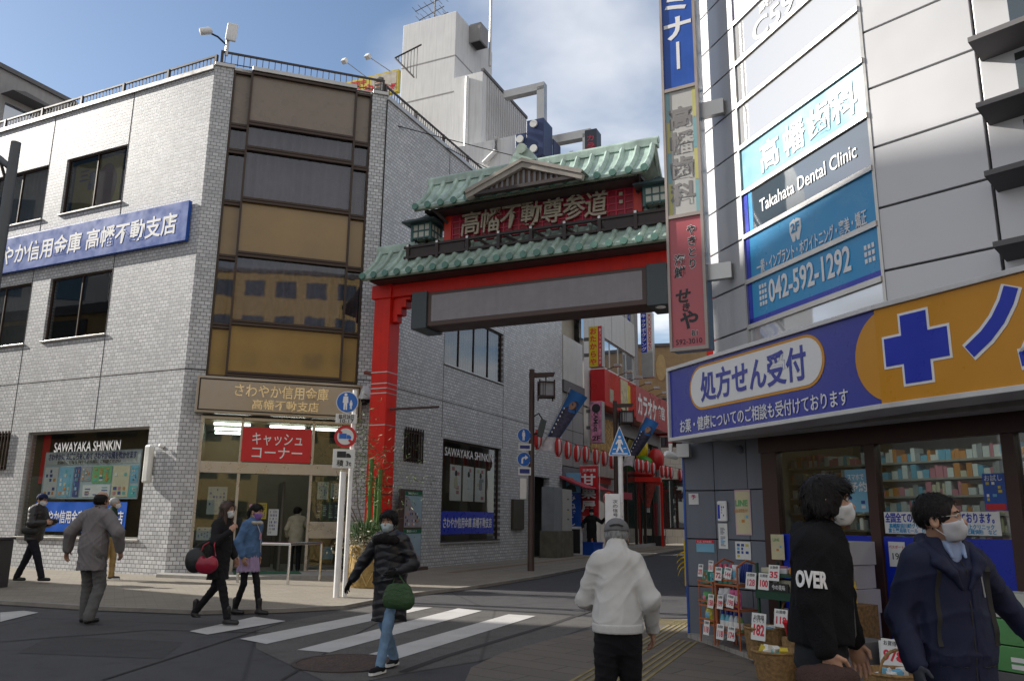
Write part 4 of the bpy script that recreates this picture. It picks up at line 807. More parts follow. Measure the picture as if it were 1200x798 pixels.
# box signs
def box_sign(M, label, w_, h_, th, body, cat='sign', name='box_sign', grp=None):
    t = thing(name, M, label, cat, grp); MB().box(-w_/2, w_/2, 0, th, 0, h_).build('case', body, t, bevel=.015); return t
def facing(px0, py0, px1, py1, Y, head=114.8):
    """frame on a plane facing down the street at depth Y: its origin at the lower middle of the sign, and the sign's size"""
    d = ray((px0+px1)/2, py1); o = Vector((0, 0, EYE)) + d*(Y/d.y); M = FR(o.x, o.y, head, o.z); a = on(M, px0, py1); b = on(M, px1, py1); c = on(M, (px0+px1)/2, py0)
    return M, abs(b[0]-a[0]), abs(c[1])
KR = W2 @ TR(0, -.75, 0)
ks = thing('karaoke_sign', KR, 'big red karaoke fascia with white katakana along the side street', 'sign')
m_kred = mat('karaoke red', (.55, .012, .018), .3, var=.05, scale=.8); m_kpink = mat('sun faded karaoke red', (.50, .11, .13), .3, var=.10, scale=.6)
MB().box(3.35, 8.3, 0, .7, 6.45, 8.12).build('red_case', m_kred, ks, bevel=.02); MB().box(8.3, 14.9, -.02, .7, 6.3, 8.12).build('name_case', m_kpink, ks, bevel=.02); MB().box(14.9, 15.9, -.04, .7, 6.2, 8.14).build('end_case', m_kred, ks, bevel=.02)
rect(ks, 'yellow_print', 4.0, 4.6, 6.7, 7.3, -.005, m_gold); rect(ks, 'cream_print', 5.7, 6.9, 6.55, 8.05, -.005, mat('cream print panel', (.55, .48, .3), .5, var=.4, scale=4)); rect(ks, 'yellow_print', 6.9, 7.3, 6.9, 7.9, -.005, mat('signal yellow', (.65, .5, .02), .5))
text(ks, 'カラオケ', 1.25, m_letter, 10.4, 7.22, -.03, bold=.035, fit=3.7); text(ks, '館', .8, m_letter, 13.3, 7.3, -.03, bold=.02, fit=1.5)
for i in range(7): MB().box(3.9+i*1.75, 4.2+i*1.75, -.55, -.25, 8.3, 8.42).build('spotlight', m_alu, ks); MB().tube([(4.05+i*1.75, -.3, 8.34), (4.05+i*1.75, .3, 8.13)], .02, 5).build('spotlight_arm', m_dark, ks)
M_, w_, h_ = facing(690, 382, 706, 430, 34); t = box_sign(M_, 'yellow vertical box sign with red hiragana above the karaoke fascia', w_, h_, .35, mat('sign case grey', (.4, .4, .4), .5))
rect(t, 'yellow_face', -w_/2+.02, w_*.18, .02, h_-.02, -.003, mat('sign yellow', (.62, .47, .01), .4)); rect(t, 'red_face', w_*.2, w_/2-.02, .02, h_-.02, -.003, m_redsign); text(t, 'おたからや', .32, m_redsign, -w_*.16, h_/2, -.008, vert=True, bold=.03, fit=h_*.9); text(t, '金プラチナ宝石時計', .1, m_letter, w_*.35, h_/2, -.008, vert=True, fit=h_*.88)
for z in (.5, 1.2): MB().box(-w_/2-.25, -w_/2, .1, .2, z, z+.14).build('bracket', m_dkgr, t)
M_, w_, h_ = facing(692, 470, 706, 519, 34); t = box_sign(M_, 'pink and grey vertical box sign ending in 2F under the red fascia', w_, h_, .35, mat('sign case grey', (.4, .4, .4)))
m_pinks = mat('pink sign face', (.55, .2, .32), .4, var=.6, scale=5); rect(t, 'pink_face', -w_/2+.02, w_/2-.02, .02, h_-.02, -.003, m_pinks); MB().lathe([(0, 0), (w_*.36, 0), (w_*.36, .004), (0, .004)], 24, TR(0, -.006, h_-.3) @ RX(90)).build('emblem', m_black, t)
text(t, 'KAMott', .26, m_black, -.02, h_*.52, -.008, bold=.03, rot=90, fit=h_*.5); text(t, '2F', .26, m_black, 0, .2, -.008, bold=.03, fit=w_*.7)
for z in (.6, 1.3): MB().box(-w_/2-.22, -w_/2, .1, .2, z, z+.14).build('bracket', m_dkgr, t)
M_, w_, h_ = facing(752, 366, 766, 442, 44); t = box_sign(M_, 'narrow blue and grey vertical box sign for kickboxing at the far building corner', w_, h_, .4, m_alu)
rect(t, 'blue_face', -w_/2+.02, .0, h_*.38, h_-.03, -.003, m_blue2); rect(t, 'white_face', .02, w_/2-.02, h_*.4, h_-.03, -.003, m_signw); rect(t, 'blank_face', -w_/2+.02, w_/2-.02, .03, h_*.37, -.003, mat('blank grey face', (.33, .34, .33), .5)); text(t, 'キックボクシング', .3, m_letter, -w_*.24, h_*.69, -.008, vert=True, fit=h_*.58, bold=.02); text(t, 'KICKBOXING', .24, m_redsign, w_*.25, h_*.69, -.008, bold=.02, rot=90, fit=h_*.55)
# far buildings closing the street
fb = thing('cream_building', FR(7.3, 53, 105), 'cream tiled building with an ochre top storey at the end of the street', 'building')
MB().wall(-1, 16, 0, 11.6, [(0.6, 14, .9, 4.0), (.0, 14, 6.0, 9.2)], .3).build('wall', m_cream, fb); bx('ochre_storey', m_orange, -1.2, 16, -.1, 6, 9.3, 12.6, fb); bx('cornice', m_dkgr, -1.3, 16, -.2, 6, 12.6, 12.8, fb)
for h in ((.6, 14, .9, 4.0), (0, 14, 6.0, 9.2)): window(fb, W[fb], h, 8, frame=m_bronze, gl=m_gdark, sill=False, fw=.1)
for x in (.6, 2.6): MB().lathe([(0, 0), (.55, 0), (.55, .02), (0, .02)], 20, TR(x, -.12, 11.2) @ RX(90) @ Matrix.Diagonal((.6, 1.6, 1, 1))).build('ochre_ornament', mat('pale ochre', (.52, .36, .16), .6), fb)
bx('rear_block', m_cream, -1, 16, .35, 8, 0, 9.2, fb); tag(fb)
for x in (.0, 2.6): bx('hoop_rail', m_chrome, x, x+.06, -.7, -.64, 0, .9, fb)
# red steel frame, banner, flags by the far door
rf = thing('red_gate_frame', FR(6.9, 45.6, 105), 'red painted steel entrance frame beside the far shop', 'frame')
for x, y in ((-.35, 0), (.55, .1), (1.4, .6), (-.1, 1.6)): MB().box(x-.07, x+.07, y-.07, y+.07, 0, 3.5).build('post', m_red, rf)
for q in ((-.35, 1.4, -.06, .06), (-.35, 1.4, 1.5, 1.6)): MB().box(q[0], q[1], q[2], q[3], 3.4, 3.56).build('bar', m_red, rf)
MB().box(-.42, -.28, 0, 1.6, 3.4, 3.5).build('bar', m_red, rf)
for x, z in ((-.35, 1.85), (.55, 1.85)): rect(rf, 'notice_sheet', x-.25, x+.25, z, z+.45, -.08, m_paper)
bn = thing('menu_board', FR(7.6, 46.8, 105), 'dark red menu board behind the red steel frame', 'board'); bx('panel', mat('dark red panel', (.25, .02, .03), .6), -.5, .7, 0, .1, .6, 2.4, bn)
blocks(bn, W[bn], -.4, .6, .75, 2.3, -.004, 3, 4, [m_signw, p_col[5], p_col[6]], .4, 2, 'print', .7); bx('planter_box', m_black, -.8, 1.1, -.3, .3, 0, .6, bn)
pn = thing('pennant', FR(7.1, 45.4, 105), 'red and cream pennant hanging in the red steel frame', 'flag'); MB().prism([(-.1, 3.35), (.95, 3.4), (.55, 2.1), (.35, 2.1)], .02).build('cloth', mat('faded red pennant', (.5, .09, .07), .8, var=.4, scale=5), pn)
inf = thing('inflatable', FR(6.55, 43.6, 105, 3.7), 'bright yellow green and red inflatable shapes above the far red frame', 'inflatable')
for nm, c, p, r, s_ in (('yellow_ball', (.6, .45, .01), (.15, .3, 1.5), .62, (1, .8, 1.3)), ('green_ball', (.04, .30, .03), (.5, .1, .6), .6, (1, .8, .8)), ('red_ball', (.5, .02, .02), (1.15, .3, .9), .45, (1, .8, 1.3)), ('red_base', (.42, .02, .02), (.4, .1, .12), .62, (1.2, .8, .35)), ('yellow_base', (.6, .4, .02), (-.55, .1, .55), .4, (1.3, .8, .7)), ('grey_ball', (.3, .33, .38), (-.45, .0, 1.3), .45, (1, .8, 1))):
    MB().lathe([(r*sin(i*pi/12), -r*cos(i*pi/12)) for i in range(13)], 20, TR(*p) @ Matrix.Diagonal((*s_, 1))).build(nm, mat('inflatable '+nm, c, .35), inf, smooth=True)
MB().box(-.6, 1.4, -.3, .6, -.3, -.05).build('platform', m_red, inf)
# things before the chestnut shop
nf = thing('shop_flag', W2 @ TR(.95, -.5, 0), 'upright red shop flag with white kanji before the chestnut shop', 'flag')
FM = W[nf] @ RZ(-84); MB().grid(lambda u, v: (-.10+.78*u, .05*sin(v*6)+.03*sin(u*5), 1.35+2.25*v), 8, 10).build('cloth', m_redsign, nf, FM, smooth=True); MB().tube([(.72, 0, 0), (.72, 0, 3.7)], .015, 6).tube([(.72, 0, 3.62), (-.1, 0, 3.62)], .012, 6).build('pole', m_white, nf, FM)
text(nf, '甘栗屋', .62, m_letter, .27, 2.5, -.075, FM, vert=True, bold=.03, fit=1.55); text(nf, '天津甘栗', .14, m_letter, .3, 3.42, -.07, FM, bold=.02); text(nf, '天津甘栗', .14, m_letter, .28, 1.5, -.07, FM, bold=.02)
pb = thing('campaign_poster', W2 @ TR(.4, -.1, 0) @ RZ(-84), 'blue campaign poster with a portrait beside the red shop flag', 'poster'); bx('panel', m_blue, -.30, .5, 0, .05, 1.1, 2.5, pb); bx('portrait_panel', p_col[0], -.3, .5, -.01, .04, 2.5, 3.3, pb)
text(pb, 'みねぎし', .34, m_letter, .12, 1.8, -.012, vert=True, bold=.02, fit=1.25); MB().lathe([(0, -.17), (.1, -.13), (.13, 0), (.11, .1), (0, .15)], 14, TR(.1, -.02, 2.98) @ Matrix.Diagonal((1, .1, 1, 1))).build('portrait', mat('portrait skin', (.42, .24, .16), .7), pb); MB().prism([(-.15, 2.52), (.35, 2.52), (.28, 2.75), (.1, 2.85), (-.08, 2.75)], .01, TR(0, -.03, 0)).build('portrait_suit', m_black, pb)
ab = thing('a_board', W2 @ TR(.4, -.3, 0) @ RZ(-84), 'white framed black board below the blue campaign poster', 'board'); MB().box(-.36, .36, 0, .06, 0, 1.15).build('frame', m_white, ab); rect(ab, 'blackboard', -.27, .27, .1, 1.05, -.003, m_black)
bc = thing('blue_crate', W2 @ TR(.75, -.85, .05) @ RZ(70), 'blue plastic crate on the pavement before the chestnut shop', 'crate'); mb = MB().box(-.45, .45, -.3, .3, 0, .05)
for q in ((-.45, .45, -.3, -.27), (-.45, .45, .27, .3), (-.45, -.42, -.27, .27), (.42, .45, -.27, .27)): mb.box(*q, .05, .48)
mb.build('body', mat('blue plastic', (.01, .07, .42), .4), bc); MB().box(-.47, .47, -.32, .32, .44, .5).build('rim', mat('blue plastic', (.01, .07, .42)), bc)
cb = thing('utility_cabinet', BS @ TR(11.75, -.55, .05), 'pale grey steel utility cabinet on a mossy concrete base beside the bank', 'cabinet'); bx('base', mat('mossy concrete', (.13, .12, .09), .9, var=.3, bump=.3), -.95, .85, -.3, .35, 0, .95, cb, bevel=.01)
bx('side_case', mat('cabinet grey', (.22, .24, .26), .5), -.9, -.1, -.2, .3, .95, 2.55, cb, bevel=.01); bx('main_case', mat('cabinet beige grey', (.42, .41, .39), .5, var=.08), -.1, .82, -.26, .3, .95, 2.5, cb, bevel=.01)
for z in (1.35, 1.7, 2.1): rect(cb, 'label_plate', .3, .5, z, z+.06, -.262, m_dkgr)
MB().prism([(.42, 1.6), (.58, 1.6), (.5, 1.76)], .003, TR(0, -.264, 0)).build('warning_mark', p_col[9], cb)
rlz = None
for i, (x, z, lb) in enumerate(((3.4, 2.35, 'left round red lantern at the chestnut shop door'), (4.3, 2.35, 'right round red lantern at the chestnut shop door'))):
    M_ = W2 @ TR(x, -.9, z)
    if rlz is None:
        rlz = thing('round_red_lantern', M_, lb, 'paper lantern', 'round red lanterns at the chestnut shop'); MB().lathe([(.3*sin(a)+.012*(j % 2), -.27*cos(a)) for j, a in enumerate([pi*k/14 for k in range(15)])], 18).build('paper', mat('shiny red paper', (.5, .015, .015), .4), rlz, smooth=True); MB().tube([(0, 0, -.6), (0, 0, -.27)], .04).build('tassel', p_col[9], rlz); MB().tube([(0, 0, .26), (0, 0, .34)], .09).build('cap', m_gold, rlz)
    else: copy_tree(rlz, M_, lb)
st_ = thing('chestnut_stall', W2 @ TR(4.0, .5, .06), 'stall counter with red bags inside the chestnut shop door', 'stall'); bx('counter', mat('red counter', (.30, .02, .02), .6), -.8, 1.2, 0, .6, 0, .9, st_); blocks(st_, W[st_], -.8, 1.2, .05, .85, -.01, 6, 2, [m_paper, p_col[5], m_redsign, p_col[9]], .25, 9, 'print'); blocks(st_, W[st_] @ TR(0, .4, 0), -.8, 1.2, .92, 1.4, 0, 7, 2, [p_col[5], m_redsign, p_col[3], p_col[9]], .2, 4, 'goods_bag', .8)
# ================================================================== tall white building with stair tower
TS = 19.5; TWm = BS @ TR(TS, 0, 0) @ RZ(-90)          # front plane across the street direction
m_ww = mat('white rendered wall', (.74, .74, .74), .7, var=.07, scale=.5, streak=.30); m_corr = mat('grey corrugated sheet', (.50, .49, .49), .55, var=.06)
tw = thing('white_tower_building', TWm, 'tall white rendered building with a stair tower rising behind the bank', 'building')
c1, c2 = on(TWm, 473, 25), on(TWm, 535, 13); g1 = on(TWm, 566, 84)
RF = lambda x: TWm @ TR(x, 0, 0) @ RZ(90)             # street-facing plane at a given x
a_, az = on(RF(c2[0]), 577, 62); b_, bz_ = on(RF(g1[0]), 617, 142); z3 = on(TWm, 590, 140)[1]
MB().box(c1[0], c2[0], 0, a_, 8, c2[1]).build('stair_tower', m_ww, tw, bevel=.03); MB().box(c2[0], g1[0], -.03, b_, 6, g1[1]).build('main_block', m_ww, tw)
mb = MB()
for i in range(int(b_/.3)): mb.box(g1[0]+.002, g1[0]+.05, .5+i*.3, .62+i*.3, on(RF(g1[0]), 560, 240)[1] if 0 else g1[1]*.72, g1[1]-.1)
mb.build('corrugated_ribs', m_corr, tw); MB().box(g1[0]-.1, g1[0]+.08, -.05, b_, g1[1], g1[1]+.18).build('parapet_cap', m_dkgr, tw)
for z in (on(TWm, 502, 73)[1], on(TWm, 500, 115)[1]): MB().box(c1[0], c2[0], -.01, .0, z-.04, z+.04).build('wall_joint', m_gp, tw); MB().box(c2[0]-.01, c2[0]+.015, 0, a_, z-.04, z+.04).build('wall_joint', m_gp, tw)
px_ = on(TWm, 549, 92); MB().tube([(px_[0], -.15, 6), (px_[0], -.15, px_[1])], .12, 8).build('drain_pipe', m_white, tw, smooth=True)
v_ = on(RF(c2[0]), 554, 45); MB().box(c2[0], c2[0]+.8, v_[0]-.5, v_[0]+.5, v_[1]-.6, v_[1]+.6).build('vent_hood', m_gp, tw, bevel=.02); MB().box(c2[0]+.1, c2[0]+.7, v_[0]-.4, v_[0]+.4, v_[1]-.63, v_[1]-.6).build('vent_opening', m_dark, tw)
an = thing('roof_aerial', TWm @ TR(*[(on(TWm, 497, 18)[0]), 1.2, c2[1]]), 'television aerial on top of the white stair tower', 'aerial'); MB().tube([(0, 0, 0), (0, 0, 2.6)], .04, 6).build('mast', m_dkgr, an)
for z, l_ in ((1.9, 1.4), (1.2, 1.1), (.7, 1.6)):
    mb = MB().tube([(-l_, 0, z-.2), (l_*.6, 0, z+.3)], .03, 5)
    for i in range(6): x = -l_+i*l_*.3; mb.tube([(x, -.4, z-.15+i*.06), (x, .4, z-.15+i*.06)], .018, 4)
    mb.build('antenna_element', m_dkgr, an)
pm = thing('lightning_rod', TWm @ TR(on(TWm, 546, 25)[0], 3.2, c2[1]), 'thin grey rod on the white stair tower roof', 'rod'); MB().tube([(0, 0, -2), (0, 0, 5)], .09, 8).build('rod', m_alu, pm)
# lower wing with a pipe, blue stepped sign, steel frames, red light column
lw = thing('white_wing', TWm, 'low white annexe with a drain pipe below the blue stepped sign', 'building'); WY = -2.2; WM = TWm @ TR(0, WY, 0)
q0, q1 = on(WM, 583, 163), on(WM, 645, 176); MB().box(q0[0]-3, on(WM, 607, 160)[0], WY, 3, 6, q0[1]).build('wall', m_ww, lw, TWm); MB().box(on(WM, 607, 160)[0], on(WM, 632, 190)[0], WY-.02, 4, 6, on(WM, 620, 178)[1]).build('wall', m_ww, lw, TWm)
r0, r1 = on(WM, 583, 163), on(WM, 568, 193); MB().tube([(r0[0], WY-.15, r0[1]), (r0[0], WY-.15, on(WM, 583, 178)[1]), (r1[0], WY-.15, r1[1])], .13, 8).build('drain_pipe', m_white, lw, TWm, smooth=True)
bsn = thing('stepped_blue_sign', WM, 'navy blue stepped box sign with white round lamps on the annexe roof', 'sign'); BMx = TWm @ TR(0, WY-.5, 0); m_navy = mat('navy sign', (.012, .03, .11), .35, var=.1)
s0, s1, s2, s3 = on(BMx, 604, 158), on(BMx, 617, 142), on(BMx, 637, 140), on(BMx, 637, 181); s4 = on(BMx, 604, 174); d5 = on(BMx @ TR(s2[0], 0, 0) @ RZ(90), 650, 186)[0]
MB().box(s1[0], s2[0], 0, 1.2, s3[1], s1[1]).build('tall_case', m_navy, bsn, BMx, bevel=.02); MB().box(s0[0], s1[0], .01, 1.2, s4[1], s0[1]).build('left_case', m_navy, bsn, BMx, bevel=.02); MB().box(s2[0], s2[0]+.05, 1.2, max(d5, 2.2), s3[1]+.1, s0[1]).build('return_case', m_navy, bsn, BMx)
for q in ((626, 146), (610, 164), (626, 175)): c_ = on(BMx, *q); MB().lathe([(0, 0), (.2, 0), (.2, .1), (0, .1)], 14, TR(c_[0], -.02, c_[1]) @ RX(90)).build('round_lamp', m_signw, bsn, BMx)
def sframe(label, pts, r, Y_):
    FM_ = TWm @ TR(0, Y_, 0); P_ = [on(FM_, *p) for p in pts]; t = thing('steel_frame', FM_, label, 'steel frame', 'steel frames on the annexe roof')
    for a, b in zip(P_, P_[1:]): MB().box(-r, r, -r, r, 0, (Vector((b[0], b[1]))-Vector((a[0], a[1]))).length+r, TR(a[0], 0, a[1]) @ RY(math.degrees(atan2(b[0]-a[0], b[1]-a[1])))).build('beam', m_alu, t)
    return t
sframe('tall square steel frame standing above the navy stepped sign', [(592, 113), (635, 103), (635, 150)], .22, 1.5); sframe('lower square steel frame between navy sign and red light column', [(648, 166), (689, 158), (689, 185)], .24, 3)
lc = thing('light_column_sign', TWm @ TR(0, 1.5, 0), 'dark vertical sign column with red lettering above the arch roof', 'sign'); LM = W[lc]; e0, e1, e2 = on(LM, 685, 153), on(LM, 699, 151), on(LM, 692, 186)
MB().box(e0[0], e1[0], 0, .8, e2[1]-3, e0[1]).build('case', mat('dark sign case', (.035, .04, .06), .4), lc, bevel=.03); rect(lc, 'red_face', e0[0]+.1, e1[0]-.1, e2[1], e0[1]-.9, -.004, mat('dim red face', (.20, .01, .03), .4)); text(lc, 'カラオケ', .5, mat('glowing red letter', (.7, .05, .1), .4), (e0[0]+e1[0])/2, (e0[1]+e2[1])/2-.3, -.01, vert=True, fit=1.6)
MB().box(e0[0]-.8, e0[0], .3, .5, e2[1]+.3, e2[1]+.55).build('bracket', m_alu, lc); MB().box(e0[0]-1.0, e0[0]-.8, .3, .5, e2[1]-3, e2[1]+.8).build('bracket', m_alu, lc)
# yellow roof billboard and stair rail
BBM = BS @ TR(16, 0, 0) @ RZ(-90); u0, u1, u2 = on(BBM, 397, 107), on(BBM, 467, 81), on(BBM, 466, 107)
bb = thing('roof_billboard', BBM, 'yellow roof billboard with a bespectacled portrait left of the white tower', 'billboard'); MB().box(u0[0], u1[0], 0, .25, u2[1], u1[1]).build('panel', mat('billboard yellow', (.62, .48, .04), .5, var=.1), bb); rect(bb, 'portrait_ground', u1[0]-1.75, u1[0]-.1, u2[1]+.1, u1[1]-.1, -.004, mat('billboard cream', (.5, .45, .38), .6, var=.3))
MB().lathe([(0, -.36), (.2, -.28), (.27, 0), (.22, .22), (0, .3)], 16, TR(u1[0]-1.2, -.008, u1[1]-.65) @ Matrix.Diagonal((1, .06, 1, 1))).build('portrait_face', mat('portrait skin', (.42, .24, .16)), bb); MB().lathe([(0, -.05), (.28, .0), (.24, .2), (0, .3)], 16, TR(u1[0]-1.2, -.012, u1[1]-.5) @ Matrix.Diagonal((1, .06, 1, 1))).build('portrait_hair', m_black, bb)
MB().box(u1[0]-1.45, u1[0]-.95, -.04, -.03, u1[1]-.72, u1[1]-.62).build('portrait_glasses', m_black, bb); MB().prism([(u1[0]-1.7, u2[1]+.1), (u1[0]-.7, u2[1]+.1), (u1[0]-.95, u2[1]+.5), (u1[0]-1.4, u2[1]+.5)], .01, TR(0, -.03, 0)).build('portrait_suit', m_black, bb)
text(bb, 'おたからや', .75, m_redsign, u1[0]-3.4, u2[1]+.5, -.01, bold=.04); text(bb, '高価買取中', .36, m_redsign, u1[0]-3.0, u1[1]-.28, -.01, bold=.03); text(bb, '本気', .4, m_redsign, u1[0]-.5, u2[1]+.35, -.01, bold=.04)
for q in ((416, 82), (443, 77)):
    a = on(BBM, *q); lt = MB().box(-.14, .14, -.1, .16, -.14, .14).build('lamp_head', m_white, bb, BBM @ TR(a[0], -1, a[1]) @ RX(-30), bevel=.03); MB().tube([(a[0], -1, a[1]), (a[0]+.9, -.1, u1[1]-.1)], .025, 5).build('lamp_arm', m_alu, bb, BBM)
sr = thing('stair_rail', BBM @ TR(u1[0]-.6, .8, u1[1]-.3), 'brown stair railing beside the white tower wall', 'railing')
mb = MB().tube([(-.2, 0, 1.6), (1.5, 0, 2.0)], .05, 5).tube([(-.2, 0, 1.6), (1.1, 0, .1)], .05, 5)
for i in range(8): x = -.15+i*.2; mb.tube([(x, 0, 1.6-(x+.2)*1.1), (x, 0, 1.6+(x+.2)*.24)], .02, 4)
mb.build('railing', m_rail, sr)
# building at the far left behind the bank roof
LBM = FR(-30, 34, 24.8); fl_ = thing('grey_neighbour_building', LBM, 'grey building with a hooded blue window behind the bank roof at far left', 'building')
h_ = on(LBM, 0, 82)[1]; k0, k1 = on(LBM, 4, 82), on(LBM, 76, 122)
MB().box(k0[0]-8, k1[0]+.6, 0, 8, 6, k0[1]).build('wall', m_gp, fl_, LBM); MB().box(k0[0]-8, k1[0]+.7, -.15, 8, k0[1], k0[1]+.25).build('parapet_cap', m_dkgr, fl_, LBM)
n0, n1 = on(LBM, 6, 120), on(LBM, 40, 150); MB().box(n0[0], n1[0], -.02, .02, n1[1]-2, n0[1]).build('window', m_gsky, fl_, LBM); MB().prism([(n0[0]-.3, n0[1]+.35), (n0[0]+.4, n0[1]+.6), (n1[0]+.3, n0[1]+.5), (n1[0]+.3, n0[1]+.35)], 1.0, TR(0, -1.0, 0)).build('window_hood', m_dkgr, fl_, LBM)
# ================================================================== buildings behind the viewer (they shade the road and show in the glass)
def neighbour(M, label, w_, d_, h_, m, floors, seed):
    t = thing('neighbour_building', M, label, 'building', 'buildings across the road')
    MB().box(0, w_, 0, d_, 0, h_).build('wall', m, t); MB().box(-.1, w_+.1, -.1, d_+.1, h_, h_+.4).build('parapet', m_dkgr, t)
    for f in range(floors):
        z = 1.2+f*h_/floors
        for i in range(int(w_/3)): rect(t, 'window', .7+i*3, 2.6+i*3, z, z+1.6, 0, m_gdark, .05)
    return t
# low one: its roof line runs along the road, so the road lies in shade up to about 3.3 m from the bank wall
HS = 9.0; E1 = BF @ Vector((4, -3.3, 0)); e_ = hdv(121); ts = Vector((to_sun.x, to_sun.y, 0)).normalized()
q1 = E1 + ts*(HS/tan(SUN_E)) + e_*4
neighbour(FR(q1.x, q1.y, 301), 'low ochre building across the main road, outside the view', 40, 8, HS, mat('ochre render', (.42, .30, .14), .8, var=.1), 3, 1)
# tall one: shades the pharmacy up to the dental strips
c2 = Vector((2.79, 11.05, 0)) + ts*40; H2_ = 4.3+40*tan(SUN_E); d2 = hdv(150); o2 = c2 + d2*12
neighbour(FR(o2.x, o2.y, 330), 'tall pale building left of the viewer, outside the view', 12, 10, H2_, m_wp, 7, 3)
neighbour(FR(36, -24, 240), 'golden ochre office block far behind the viewer, outside the view', 32, 10, 25, mat('golden render', (.50, .34, .13), .8, var=.12), 7, 2)
neighbour(FR(2.83+34*sin(radians(24.8)), 11+34*cos(radians(24.8)), 204.8) @ TR(0, .02, 0), 'pale shop row on the right side of the street behind the pharmacy', 26.5, 8, 8.5, m_tan, 3, 4)
for i, (a, b, lb) in enumerate((((-3.6, 21.3, 12.4), (14, 40, 17.5), 'upper overhead wire crossing above the arch'), ((-3.2, 22, 9.8), (9, 52, 12), 'lower overhead wire running along the side street'), ((-2.2, 24, 13), (9.5, 38, 14), 'middle overhead wire passing behind the arch roof'))):
    a, b = Vector(a), Vector(b); tag(MB().tube([a.lerp(b, q/12)-Vector((0, 0, 1.2*q/12*(1-q/12))) for q in range(13)], .014, 5).build('overhead_wire', m_dark), lb, 'wire', 'overhead wires')
# ================================================================== pharmacy corner building
PA = FR(2.79, 11, 161.75); PB = FR(3.80, 7.96, 138); P1 = FR(2.24, 10.65, 116.75); P2 = FR(*(P1 @ Vector((.40, 0, 0)))[:2], 149.25); GL = FR(3.0, 9.79, 150)
SLF = FR(1.95, 10.0, 159); SRF = FR(*(SLF @ Vector((3.36, 0, 0)))[:2], 152.5)
m_panel = mat('silver metal panel', (.60, .60, .615), .36, .15, var=.05, scale=.6); m_pier = mat('slate blue panel', (.16, .175, .215), .45, var=.06, scale=1.2, streak=.15)
m_teal = mat('turquoise film', (.012, .29, .60), .3, var=.05); m_paleteal = mat('pale turquoise film', (.24, .50, .60), .25, var=.08); m_maroon = mat('maroon steel', (.055, .022, .018), .45, var=.1)
m_frost = glass_mat('frosted white glass', (.5, .5, .5), .22, opacity=.85, body=(.55, .56, .57)); m_navyglass = glass_mat('slate glass', (.3, .3, .3), .18, opacity=.85, body=(.06, .09, .12))
ph = thing('pharmacy_building', PA, 'silver panelled corner building with dental clinic window strips above a pharmacy', 'building')
ZR = [3.22, 3.86, 4.46, 5.08, 5.69, 6.34, 6.97, 7.60, 8.22, 8.84, 9.46, 10.1, 10.7]
for z0, z1 in zip(ZR, ZR[1:]): MB().box(-.0, .845, 0, .12, z0+.012, z1-.012).build('metal_panel', m_panel, ph, PA, bevel=.004)
MB().box(-.0, 3.2, .10, .3, 2.6, 10.7).build('backing_wall', m_dkgr, ph, PA)
MB().wall(0, 6.9, 0, 10.7, [], .2).build('side_wall', m_gp, ph, FR(2.83+7*sin(radians(24.8)), 11.0+7*cos(radians(24.8)), 204.8))
MB().box(.855, .885, -.03, .1, 3.2, 10.7).build('mullion', m_alu, ph, PA)
fills = [m_frost, m_teal, m_teal, m_navyglass, m_paleteal, m_frost, m_frost, m_frost, mat('lilac film', (.42, .42, .58), .3), m_frost, m_frost, m_frost]
for i, (z0, z1) in enumerate(zip(ZR, ZR[1:])):
    MB().box(.885, 3.2, -.03, .1, z1-.03, z1+.03).build('transom', m_alu, ph, PA)
    MB().box(.885, 3.19, 0, .04, z0+.03, z1-.03).build('strip_panel', fills[i], ph, PA)
t = lambda s, x, z, sz, m, **k: text(ph, s, sz, m, x, z, -.008, PA, **k)
for x0, x1, z0, z1, m_ in ((.885, .97, 3.90, 4.43, m_blue2), (.885, .97, 4.49, 5.05, m_blue2), (.90, .98, 5.11, 5.66, m_blue2), (1.0, 1.08, 5.11, 5.66, m_teal), (.885, 3.18, 3.87, 3.96, m_blue2)): rect(ph, 'colour_band', x0, x1, z0, z1, -.001, m_, M=PA)
t('042-592-1292', 2.05, 4.22, .40, m_letter, bold=.02, fit=1.45)
for k_, x in ((0, 1.13), (1, 2.98)):
    mb = MB()
    for a in range(3):
        for b in range(4 if k_ == 0 else 3): mb.box(x+a*.055, x+a*.055+.035, -.008, -.002, 4.08+b*.075, 4.13+b*.075)
    mb.build('dot_mark', m_letter, ph, PA)
MB().prism([(1.88, 4.98), (1.80, 4.95), (1.79, 4.84), (1.84, 4.70), (1.88, 4.70), (1.90, 4.78), (1.92, 4.70), (1.96, 4.70), (2.01, 4.84), (2.0, 4.95), (1.92, 4.98), (1.90, 4.96)], .004, TR(0, -.006, 0)).build('tooth_mark', m_letter, ph, PA)
text(ph, '2F', .16, m_teal, 1.9, 4.87, -.012, PA, bold=.02); t('一般・インプラント・ホワイトニング・審美・矯正', 2.08, 4.59, .19, m_letter, bold=.012, fit=1.95)
t('Takahata Dental Clinic', 2.12, 5.38, .24, m_letter, bold=.008, fit=1.75); t('高', 1.5, 6.0, .42, m_letter, bold=.022); t('幡', 1.98, 6.0, .42, m_letter, bold=.022); t('歯', 2.44, 6.0, .42, m_letter, bold=.022); t('科', 2.86, 6.0, .42, m_letter, bold=.022)
t('C593-', 1.95, 7.80, .40, mat('pale grey letter', (.55, .60, .62), .5), bold=.015, fit=1.3); t('高幡歯科', 1.75, 8.08, .14, m_letter, bold=.03)
